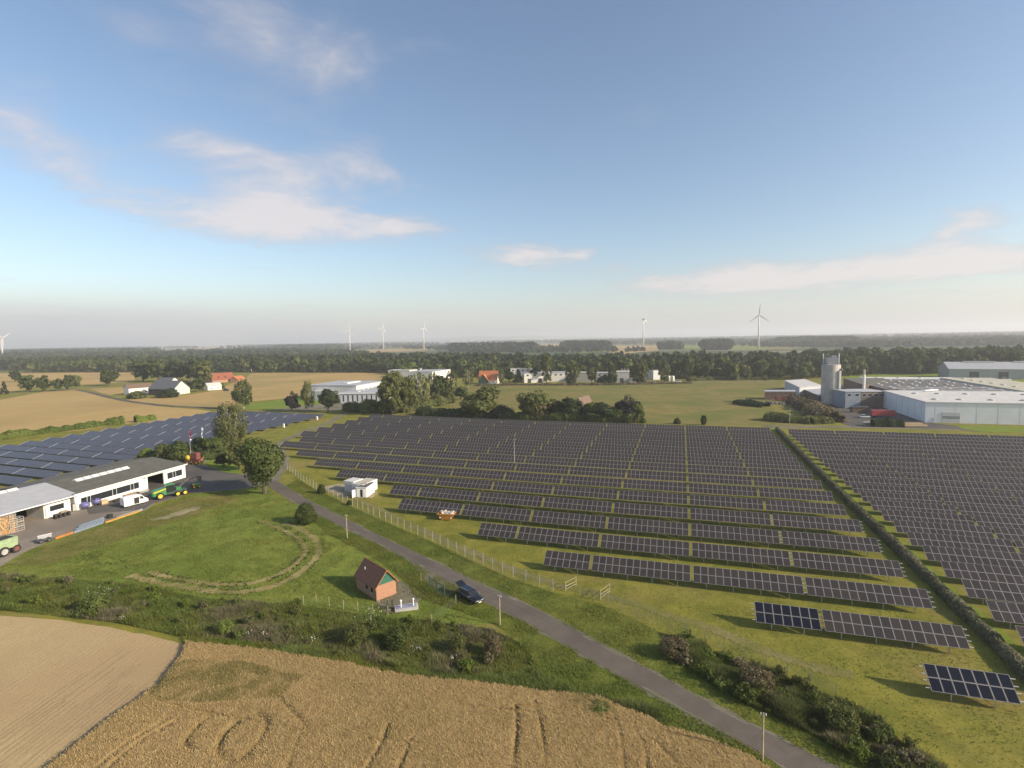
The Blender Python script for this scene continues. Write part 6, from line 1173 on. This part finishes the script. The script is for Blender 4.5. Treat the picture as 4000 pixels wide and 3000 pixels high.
for sg in (-1, 1):
    wheel(t, -1.42, sg*0.80, 0.34, 0.24, 'chrome'); wheel(t, 1.42, sg*0.80, 0.34, 0.24, 'chrome')
    MB().box((2.26, sg*0.58, 0.66), (0.24, 0.36, 0.14), 'chrome').build('headlight', t); MB().box((-2.32, sg*0.72, 0.82), (0.12, 0.18, 0.3), 'red_paint').build('tail_light', t)
    MB().box((0.85, sg*1.0, 1.0), (0.14, 0.2, 0.14), 'chrome').build('mirror', t); MB().tube((-1.9, sg*0.64, 1.53), (0.15, sg*0.62, 1.55), 0.025, 0.025, 'chrome', 6).build('roof_rail', t)
    MB().box((-0.5, sg*0.815, 0.955), (3.3, 0.03, 0.035), 'chrome').build('window_trim', t); q = MB(); q.tube((-0.55, sg*0.80, 0.95), (-0.45, sg*0.67, 1.45), 0.035, 0.035, 'car_paint', 6); q.tube((-1.5, sg*0.80, 0.95), (-1.5, sg*0.67, 1.45), 0.035, 0.035, 'car_paint', 6); q.build('pillar', t)
MB().box((2.38, 0, 0.60), (0.1, 0.9, 0.16), 'chrome').build('grille', t); MB().box((2.42, 0, 0.42), (0.05, 0.5, 0.11), 'white_paint').build('number_plate', t)
tg = MB().box((-0.55, 0, 0.0), (1.15, 1.25, 0.08), 'car_paint').build('tailgate', t, (-2.05, 0, 1.5)); tg.rotation_euler = (0, 0.28, 0); MB().box((-0.38, 0, -0.06), (0.6, 1.0, 0.04), 'glass').build('rear_window', tg)
MB().box((-2.05, 0, 1.05), (0.35, 1.1, 0.12), 'white_paint').build('parcel_shelf', t)
# white van
ga, gb = G(*Z5(1085, 522)), G(*Z5(1292, 470)); cx, cy = (ga[0]+gb[0])/2-1.0, (ga[1]+gb[1])/2; hd = math.atan2(gb[1]-ga[1], gb[0]-ga[0])
t = thing('panel_van', 'white panel van with open side door on the yard', 'van', (cx, cy, 0.06), hd)
def vr(x, hw, z0, z1, tw): return [(x, -hw, z0), (x, hw, z0), (x, hw, z0+(z1-z0)*0.6), (x, tw, z1), (x, -tw, z1), (x, -hw, z0+(z1-z0)*0.6)]
MB().loft([vr(-2.75, 0.98, 0.4, 2.4, 0.88), vr(-2.6, 1.0, 0.35, 2.5, 0.9), vr(0.9, 1.0, 0.35, 2.5, 0.9), vr(1.35, 1.0, 0.35, 2.3, 0.86), vr(1.95, 0.98, 0.35, 1.55, 0.86), vr(2.65, 0.94, 0.4, 1.15, 0.82), vr(2.8, 0.86, 0.48, 0.85, 0.76)], 'white_paint').build('body', t)
q = MB(); q.quad([(1.38, -0.84, 2.26), (1.38, 0.84, 2.26), (1.97, 0.84, 1.58), (1.97, -0.84, 1.58)], 'glass'); o = q.build('windscreen', t, (0.03, 0, 0.03))
for sg in (-1, 1):
    q = MB(); q.quad([(0.75, sg*1.005, 1.4), (1.75, sg*1.0, 1.4), (1.4, sg*0.93, 2.05), (0.75, sg*0.935, 2.08)], 'glass'); q.build('side_window', t, (0, sg*0.02, 0)); wheel(t, -1.75, sg*0.86, 0.35, 0.24, 'chrome'); wheel(t, 1.75, sg*0.86, 0.35, 0.24, 'chrome'); MB().box((2.72, sg*0.65, 0.95), (0.16, 0.3, 0.22), 'chrome').build('headlight', t); MB().box((1.5, sg*1.12, 1.5), (0.16, 0.22, 0.3), 'black_rubber').build('mirror', t)
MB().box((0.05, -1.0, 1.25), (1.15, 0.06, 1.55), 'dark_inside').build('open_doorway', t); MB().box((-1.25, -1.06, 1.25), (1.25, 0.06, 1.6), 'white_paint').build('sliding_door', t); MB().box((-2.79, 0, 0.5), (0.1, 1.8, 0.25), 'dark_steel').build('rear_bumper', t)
# harvester
ga, gb = G(*Z5(1395, 442)), G(*Z5(1595, 402)); cx, cy = (ga[0]+gb[0])/2-0.9, (ga[1]+gb[1])/2; hd = math.atan2(gb[1]-ga[1], gb[0]-ga[0])
t = thing('forest_harvester', 'green forestry harvester with yellow wheel rims and folded crane', 'harvester', (cx, cy, 0.06), hd)
q = MB(); q.loft([[(-4.2, -0.9, 1.0), (-4.2, 0.9, 1.0), (-4.2, 0.85, 2.0), (-4.2, -0.85, 2.0)], [(-3.8, -1.05, 0.9), (-3.8, 1.05, 0.9), (-3.8, 0.95, 2.3), (-3.8, -0.95, 2.3)], [(-1.1, -1.1, 0.9), (-1.1, 1.1, 0.9), (-1.1, 0.95, 2.75), (-1.1, -0.95, 2.75)]], 'tractor_green'); q.build('engine_hood', t)
for sg in (-1, 1): q = MB(); q.quad([(-4.0, sg*1.03, 1.75), (-1.2, sg*1.06, 2.35), (-1.2, sg*1.05, 2.6), (-4.0, sg*1.0, 1.98)], 'yellow_paint'); q.build('stripe', t, (0, sg*0.03, 0))
cb = MB().box((-0.1, 0, 2.2), (1.7, 1.9, 2.0), 'glass', top=0.92).build('cab', t); MB().box((-0.1, 0, 3.28), (2.0, 2.0, 0.2), 'tractor_green').build('cab_roof', cb); MB().box((-0.1, 0, 1.1), (1.75, 1.95, 0.5), 'dark_green').build('cab_base', cb)
MB().box((2.2, 0, 1.15), (2.9, 1.7, 0.7), 'dark_green').build('front_frame', t); MB().box((1.9, 0, 1.8), (1.2, 1.0, 0.8), 'tractor_green').build('crane_base', t)
q = MB(); q.tube((1.9, 0, 2.0), (3.6, -0.2, 3.4), 0.28, 0.24, 'dark_steel', 8); q.tube((3.6, -0.2, 3.4), (6.6, -0.5, 4.2), 0.24, 0.16, 'dark_steel', 8); q.tube((2.4, 0.3, 1.9), (4.2, 0.0, 3.3), 0.12, 0.12, 'dark_steel', 6); q.build('crane_boom', t)
hh_ = MB().box((6.9, -0.5, 3.5), (0.9, 0.8, 1.3), 'dark_steel').build('harvester_head', t); MB().tube((6.9, -0.9, 3.0), (7.5, -1.1, 2.6), 0.12, 0.08, 'dark_steel', 6).build('grapple_arm', hh_)
for sg in (-1, 1): wheel(t, -2.6, sg*1.15, 0.86, 0.62, 'yellow_paint'); wheel(t, 1.4, sg*1.15, 0.66, 0.6, 'yellow_paint'); wheel(t, 3.1, sg*1.15, 0.66, 0.6, 'yellow_paint')
# green trailer at the left edge
g = G(*Z5(60, 935)); t = thing('farm_trailer', 'pale green farm trailer with large grey rimmed wheel at left edge', 'trailer', (g[0]-1.6, g[1]-0.6, 0.06), math.radians(92), None, (1.25, 1.25, 1.25))
MB().box((-1.0, 0, 1.75), (6.2, 2.3, 1.5), 'pale_green', top=1.03).build('tub', t); MB().box((-1.0, 0, 2.52), (5.6, 1.7, 0.08), 'dark_inside').build('load', t); MB().box((-0.5, 0, 0.85), (6.6, 0.9, 0.3), 'dark_steel').build('chassis', t)
for sg in (-1, 1): wheel(t, 0.2, sg*1.15, 0.72, 0.45, 'galv'); wheel(t, 1.9, sg*1.0, 0.6, 0.4, 'red_brown'); wheel(t, -1.9, sg*1.2, 0.5, 0.3, 'yellow_paint')
# small mower, skip
g = G(*Z5(1690, 348)); t = thing('compact_tractor', 'small green compact tractor standing alone on the asphalt', 'tractor', (*g, 0.06), 1.2)
MB().box((0.5, 0, 0.85), (1.2, 0.6, 0.5), 'tractor_green').build('hood', t); MB().box((-0.5, 0, 1.0), (0.5, 0.6, 0.5), 'yellow_paint').build('seat', t); MB().tube((-0.8, 0, 0.7), (-0.8, 0, 2.0), 0.06, 0.06, 'dark_steel', 6).build('roll_bar', t)
for sg in (-1, 1): wheel(t, -0.6, sg*0.6, 0.5, 0.3, 'yellow_paint'); wheel(t, 0.8, sg*0.55, 0.34, 0.24, 'yellow_paint')
g = G(*Z6(1620, 520)); t = thing('waste_skip', 'orange waste skip heaped with white rubble beside the solar rows', 'skip', (g[0]+0.3, g[1]+1.2, 0), 0.12)
q = MB(); yb, yt = 0.85, 1.0; pr = [(-1.0, 0.1), (1.0, 0.1), (1.85, 1.45), (-1.85, 1.45)]
q.add([(x, s_*(0.85 if z < 1 else 0.98), z) for s_ in (-1, 1) for x, z in pr], ((0, 1, 2, 3), (7, 6, 5, 4), (0, 4, 5, 1), (1, 5, 6, 2), (3, 7, 4, 0)), 'skip_orange'); q.build('tub', t)
q = MB()
for sg in (-1, 1): q.box((0, sg*1.0, 1.45), (3.8, 0.12, 0.14), 'orange_paint')
for sg in (-1, 1): q.box((sg*1.87, 0, 1.45), (0.12, 2.0, 0.14), 'orange_paint')
q.build('rim', t)
for sg in (-1, 1): MB().tube((sg*1.25, -1.04, 0.7), (sg*1.25, -1.22, 0.7), 0.12, 0.12, 'white_paint', 8).build('lug', t)
q = MB(); rr = random.Random(4)
for i in range(60): q.box((rr.uniform(-1.5, 1.5), rr.uniform(-0.75, 0.75), 1.35+rr.uniform(0, 0.45)*(1-abs(rr.uniform(-1, 1))*0.5)), (rr.uniform(0.2, 0.7), rr.uniform(0.2, 0.5), rr.uniform(0.08, 0.35)), 'rubble', rz=rr.random()*3, ry=rr.uniform(-0.6, 0.6))
o = q.build('rubble_load', t); o['kind'] = 'stuff'
# firewood stack and wire crates
g = G(*Z5(66, 752)); t = thing('firewood_stack', 'tall stack of orange split firewood at the shed', 'firewood', (g[0]-1.2, g[1], 0.05), math.radians(91))
q = MB()
for i in range(13):
    for j in range(16): q.tube((-1.55+i*0.26+rr.uniform(-.04, .04), -0.75+rr.uniform(-.12, .05), 0.18+j*0.235), (-1.55+i*0.26, 0.7, 0.18+j*0.235), 0.125, 0.125, ('timber', 'card', 'orange_paint')[0 if rr.random() < .45 else 1 if rr.random() < .8 else 2], 6)
o = q.build('log_pile', t); o['kind'] = 'stuff'
for x in (-1.75, 1.85): MB().box((x, 0, 1.95), (0.1, 1.5, 3.9), 'pole_wood').build('stack_post', t)
CR = MB()
for x in (-0.6, 0.6):
    for y in (-0.55, 0.55): CR.box((x, y, 0.5), (0.07, 0.07, 1.0), 'galv')
for z in (0.04, 0.5, 0.97):
    for y in (-0.55, 0.55): CR.box((0, y, z), (1.13, 0.05, 0.06), 'galv')
    for x in (-0.6, 0.6): CR.box((x, 0, z), (0.05, 1.03, 0.055), 'galv')
CRM = CR.mesh('cage_frame'); BASE = MB().box((0, 0, 0.1), (1.0, 0.9, 0.1), 'timber').mesh('pallet_base')
g = G(*Z5(175, 722))
for c in range(2):
    for r in range(4 if c == 0 else 3):
        t = thing('wire_crate', 'empty wire crate in the %s stack beside the firewood, %s from the ground' % (('taller', 'lower')[c], ORD[r]), 'crate', (g[0]-1.0, g[1]-0.9+c*1.35, 0.05+r*1.0), math.radians(91), 'stacked wire crates'); inst('cage_frame', CRM, t); inst('pallet_base', BASE, t)
def beam(p0, p1, w, h, mat, label, n=1, z=0.05, name='steel_beam', cat='beam'):
    a, c = G(*p0), G(*p1); loc, rz, L = frame_of(a, c); t = thing(name, label, cat, (loc[0], loc[1], z), rz)
    q = MB()
    q.box((L/2, 0, h*0.08), (L, w, h*0.16), mat); q.box((L/2, 0, h*0.5), (L, w*0.2, h*0.68), mat); q.box((L/2, 0, h*0.92), (L, w, h*0.16), mat); q.build('beam', t)
    for i in range(3): MB().box((L*(0.15+0.35*i), 0, -0.02), (0.14, w+0.3, 0.05), 'timber').build('bearer', t)
    return t
beam(Z5(478, 790), Z5(632, 738), 0.4, 0.4, 'skip_orange', 'short orange beam lying at the yard edge'); M('ochre', (0.50, 0.29, 0.06), 0.6, 0, 0.2, 3); beam(Z5(910, 652), Z5(1208, 552), 0.35, 0.35, 'ochre', 'long orange-yellow beam lying at the yard edge near the van')
for i, (dx, lb) in enumerate(((0, 'grey-blue steel girder nearest the grass'), (14, 'grey-blue steel girder, second from the grass'), (28, 'grey-blue steel girder, third from the grass'), (44, 'grey-blue steel girder farthest from the grass'))): beam(Z5(640+i*14, 738-dx), Z5(890+i*3, 652-dx*0.8), 0.42, 0.45+0.1*(i % 2), 'steel_blue', lb+' in the girder pile')
beam(Z5(1010, 610), Z5(1230, 538), 0.4, 0.35, 'galv', 'galvanised girder behind the long orange-yellow beam')
g = G(*Z5(385, 815)); t = thing('hand_cart', 'small cart frame with a white board beside the green trailer', 'cart', (*g, 0.05), math.radians(70)); MB().box((0, 0, 0.55), (2.2, 1.0, 0.1), 'dark_steel').build('deck', t); MB().box((0.2, 0.5, 1.0), (2.2, 0.06, 0.7), 'grey_clad').build('side_board', t); MB().box((0.2, 0.5, 1.38), (2.4, 0.2, 0.06), 'white_paint').build('white_board', t)
for sg in (-1, 1): wheel(t, -0.6, sg*0.55, 0.4, 0.18, 'dark_steel'); wheel(t, 0.7, sg*0.55, 0.4, 0.18, 'dark_steel')
for i, (x, y, lb) in enumerate(((740, 528, 'round violet-blue tub on a stand, left of two by the workshop'), (838, 495, 'round violet-blue tub on a stand, right of two by the workshop'))):
    g = G(*Z5(x, y)); t = thing('blue_tub', lb, 'tub', (*g, 0.05)); MB().lathe([(0.7, 0.5), (0.95, 0.7), (0.95, 1.5), (0.85, 1.52), (0.83, 0.75), (0.0, 0.72)], (0, 0, 0), 'violet_blue', 18).build('tub', t, smooth=True)
    for k in range(4): a = k*math.pi/2+0.4; MB().tube((math.cos(a)*0.6, math.sin(a)*0.6, 0), (math.cos(a)*0.6, math.sin(a)*0.6, 0.6), 0.05, 0.05, 'dark_steel', 6).build('leg', t)
g = G(*Z5(898, 488)); t = thing('pallet_box', 'light brown box on a pallet beside the blue tubs', 'box', (*g, 0.05), 1.5); MB().box((0, 0, 0.65), (1.5, 1.0, 0.9), 'card').build('box', t); MB().box((0, 0, 0.1), (1.6, 1.1, 0.16), 'timber').build('pallet', t)
g = G(*Z5(538, 598)); t = thing('workbench', 'dark cluttered workbench in front of the shed window', 'workbench', (*g, 0.05), 1.55); MB().box((0, 0, 1.0), (3.2, 0.9, 0.12), 'dark_steel').build('top', t); MB().box((0.3, 0, 1.2), (1.4, 0.6, 0.3), 'timber').build('clutter', t)
for x in (-1.4, -0.5, 0.5, 1.4): MB().box((x, 0, 0.47), (0.5, 0.8, 0.94), 'dark_inside').build('drawer_block', t)
for i, (x, y, lb, mt) in enumerate(((640, 545, 'grey steel cabinet at the corner of shed and workshop', 'dark_steel'), (1010, 462, 'dark pallet of scrap beside the workshop wall', 'dark_inside'), (1120, 405, 'pile of lumber along the workshop wall', 'timber'), (1240, 385, 'grey steel trough by the workshop door', 'galv'), (950, 605, 'old tyre stack on the yard edge', 'black_rubber'))):
    g = G(*Z5(x, y)); t = thing(('steel_cabinet', 'scrap_pallet', 'lumber_pile', 'steel_trough', 'tyre_stack')[i], lb, ('cabinet', 'pallet', 'lumber', 'trough', 'tyres')[i], (*g, 0.05), 1.5)
    if i == 0: MB().box((0, 0, 0.9), (0.9, 0.7, 1.8), mt).build('body', t); MB().box((0, -0.37, 0.9), (0.8, 0.04, 1.6), 'galv').build('door', t)
    elif i == 4:
        for k in range(3): MB().lathe([(0.35, -0.13), (0.6, -0.13), (0.62, 0), (0.6, 0.13), (0.35, 0.13)], (0, 0, 0.15+k*0.27), mt, 16).build('tyre', t)
    elif i == 3: q = MB(); q.add([(-1.2, -0.3, 0), (1.2, -0.3, 0), (1.2, 0.3, 0), (-1.2, 0.3, 0), (-1.3, -0.5, 0.6), (1.3, -0.5, 0.6), (1.3, 0.5, 0.6), (-1.3, 0.5, 0.6)], ((0, 1, 2, 3), (0, 4, 5, 1), (1, 5, 6, 2), (2, 6, 7, 3), (3, 7, 4, 0)), mt); q.build('trough', t)
    else:
        for k in range(9): MB().box((rr.uniform(-.2, .2), -0.5+0.28*(k % 4), 0.12+0.16*(k//4)), (3.4 if i == 2 else 1.6, 0.2, 0.13), mt, rz=rr.uniform(-.06, .06)).build('plank', t)
# implements behind the workshop
g = G(*Z5(1680, 138)); t = thing('field_sprayer', 'orange farm implement with yellow tank parked behind the workshop', 'implement', (*g, 0.05), 0.1, None, (1.35, 1.35, 1.35))
MB().box((0, 0, 0.9), (4.2, 1.6, 0.25), 'red_brown').build('frame', t); MB().lathe([(0.0, -0.9), (0.6, -0.8), (0.65, 0), (0.6, 0.8), (0, 0.9)], (-1.3, 0, 1.6), 'yellow_paint', 14, 'Y').build('tank', t, smooth=True); MB().box((0.5, 0, 2.0), (1.6, 1.3, 1.6), 'red_brown').build('hopper', t)
for k in range(4): MB().tube((-2+k*1.2, -1.0, 0.2), (-1.6+k*1.2, 0.8, 1.5), 0.09, 0.07, 'orange_paint', 6).build('strut', t)
for sg in (-1, 1): wheel(t, 1.5, sg*0.9, 0.55, 0.3, 'orange_paint'); wheel(t, -1.0, sg*0.9, 0.5, 0.3, 'orange_paint')
g = G(*Z5(1755, 145)); t = thing('harrow', 'pale green harrow frame beside the orange implement', 'implement', (*g, 0.05), 0.2)
for k in range(4): MB().tube((0.5*k, 0, 0), (0.5*k+0.2, 0.3, 1.5), 0.07, 0.07, 'pale_green', 6).build('tine', t)
MB().box((0.8, 0.2, 1.2), (2.4, 0.15, 0.15), 'pale_green').build('beam', t)
g = G(*Z5(1545, 128)); t = thing('brush_heap', 'grey heap of cut branches behind the workshop', 'branches', (*g, 0)); q = MB()
for k in range(160): x, y = rr.gauss(0, 1.6), rr.gauss(0, 0.8); q.tube((x, y, 0.1), (x+rr.uniform(-1, 1), y+rr.uniform(-.6, .6), rr.uniform(0.3, 1.2)), 0.05, 0.02, 'galv', 4)
o = q.build('branches', t); o['kind'] = 'stuff'
# works yard things at right
A_, B_ = G(*ZR(1805, 1255)), G(*ZR(2200, 1258)); loc, rz, L = frame_of(A_, B_); t = thing('red_trailer', 'long red truck trailer parked behind the clipped hedge', 'trailer', (*loc[:2], 0.1), rz)
MB().box((L/2, 1.3, 2.3), (L, 2.5, 2.6), 'red_paint').build('box', t); MB().box((L/2, 1.3, 0.85), (L-0.5, 1.2, 0.3), 'dark_steel').build('chassis', t)
for x in (1.5, 2.8, L-2.5):
    for y in (0.2, 2.4): wheel(t, x, y, 0.5, 0.3, 'dark_steel')
def car_small(u, v, label, paint, rz, name='car', h=1.45, L=4.2):
    g = G(u, v); t = thing(name, label, 'van' if 'van' in name else 'car', (*g, 0.1), rz)
    k = h/1.45; MB().loft([ringc(-L/2, 0.7, 0.35, 0.75*k), ringc(-L/2+0.15, 0.84, 0.25, 0.88*k), ringc(L*0.25, 0.86, 0.25, 0.9*k), ringc(L/2-0.1, 0.78, 0.3, 0.68*k)], paint).build('body', t)
    MB().loft([[(-L*0.42, -0.76, 0.88*k), (-L*0.42, 0.76, 0.88*k), (L*0.24, 0.76, 0.88*k), (L*0.24, -0.76, 0.88*k)], [(-L*0.33, -0.62, h), (-L*0.33, 0.62, h), (L*0.06, 0.62, h), (L*0.06, -0.62, h)]], 'glass').build('windows', t)
    MB().box((-L*0.135, 0, h+0.015), (L*0.39, 1.22, 0.03), paint).build('roof', t)
    for sx_ in (-1, 1):
        for sg in (-1, 1): wheel(t, sx_*L*0.31, sg*0.74, 0.31, 0.2, 'dark_steel')
    return t
car_small(3378, 1633, 'white car on the works yard left of the red trailer', 'white_paint', 0.0); car_small(2553, 1495, 'blue car parked in front of the white tanks', 'steel_blue', 0.1); car_small(2650, 1494, 'white van parked on the far road by the tanks', 'white_paint', 0.0, 'van', 2.3, 5.6); car_small(3930, 1488, 'white van in front of the far grey hall', 'white_paint', 0.0, 'van', 2.6, 6.5)
car_small(884, 1528, 'dark green trailer-like van in front of the small white house', 'dark_green', 0.2, 'van', 2.2, 5.0)
for i, (x0, x1, y, lb) in enumerate(((125, 460, 1365, 'upper pale lumber stack beside the warehouse'), (125, 540, 1398, 'lower pale lumber stack beside the warehouse'))):
    A_, B_ = G(*ZQ(x0, y)), G(*ZQ(x1, y)); loc, rz, L = frame_of(A_, B_); t = thing('lumber_stack', lb, 'lumber', (*loc[:2], 0.08), rz)
    for k in range(6): MB().box((L/2, 0.3*(k % 3), 0.2+0.3*(k//3)), (L, 0.27, 0.27), 'card').build('plank', t)
t, L = hall(ZR(1460, 1160), ZR(1745, 1160), 2.5, 2.6, 'dark_brick', 'dark_steel', 'dark open container by the works yard', 'container')
t, L = hall(ZR(1680, 1385), ZR(1800, 1385), 1.5, 1.2, 'pale_green', 'roof_light', 'pale green low container next to the clipped hedge', 'container')
A_, B_ = G(*ZR(140, 960)), G(*ZR(490, 960)); loc, rz, L = frame_of(A_, B_); t = thing('red_scrap_row', 'row of dark red containers left of the silo', 'containers', (*loc[:2], 0.1), rz)
for i in range(3): MB().box((L*(i+0.5)/3, 1.2, 1.5), (L/3-0.3, 2.4, 2.6+0.3*(i % 2)), 'red_brown').build('container', t)
t = thing('scrap_heap', 'scattered pale scrap in front of the red containers', 'scrap', (*G(*ZR(300, 1010)), 0)); q = MB()
for k in range(70): q.box((rr.uniform(-12, 12), rr.uniform(-2.5, 2.5), rr.uniform(0.2, 1.0)), (rr.uniform(0.5, 2.4), rr.uniform(0.4, 1.2), rr.uniform(0.2, 0.8)), ('rubble', 'dark_steel', 'galv', 'red_brown')[k % 4], rz=rr.random()*3, ry=rr.uniform(-.4, .4))
o = q.build('scrap', t); o['kind'] = 'stuff'
# excavator far behind
g = G(2685, 1478); t = thing('excavator', 'orange excavator on the green bank in the distance', 'excavator', (g[0], g[1], 3.0), 0.2)
MB().box((0, 0, 0.5), (4.5, 3, 1.0), 'black_rubber').build('tracks', t); MB().box((0.6, 0, 2.0), (3.8, 2.8, 1.6), 'orange_paint').build('house', t); MB().box((-0.6, 0.8, 3.0), (1.5, 1.2, 1.4), 'glass').build('cab', t); q = MB(); q.tube((-1.5, 0, 2.2), (-4.5, 0, 5.4), 0.35, 0.3, 'orange_paint', 8); q.tube((-4.5, 0, 5.4), (-7, 0, 3.2), 0.3, 0.2, 'orange_paint', 8); q.build('boom', t); MB().box((-7.2, 0, 2.6), (1.0, 1.2, 1.0), 'dark_steel').build('bucket', t)
# ------------------------------------------------------------------ haze
hz = MB().box((0, 6300, 84), (29000, 17400, 172), 'alu')
hm = bpy.data.materials.new('haze_air'); hm.use_nodes = True; nt = hm.node_tree; nt.nodes.clear()
ho = nt.nodes.new('ShaderNodeOutputMaterial'); pv_ = nt.nodes.new('ShaderNodeVolumePrincipled')
pv_.inputs['Color'].default_value = (0.95, 0.955, 1.0, 1); pv_.inputs['Density'].default_value = HAZE; pv_.inputs['Anisotropy'].default_value = 0.25
nt.links.new(pv_.outputs[0], ho.inputs['Volume'])
hmesh = bpy.data.meshes.new('haze'); hmesh.from_pydata(hz.v, [], hz.f); hmesh.materials.append(hm); hmesh.update()
tag(inst('haze', hmesh), 'thin morning haze lying over the whole plain', 'haze', None, 'stuff')
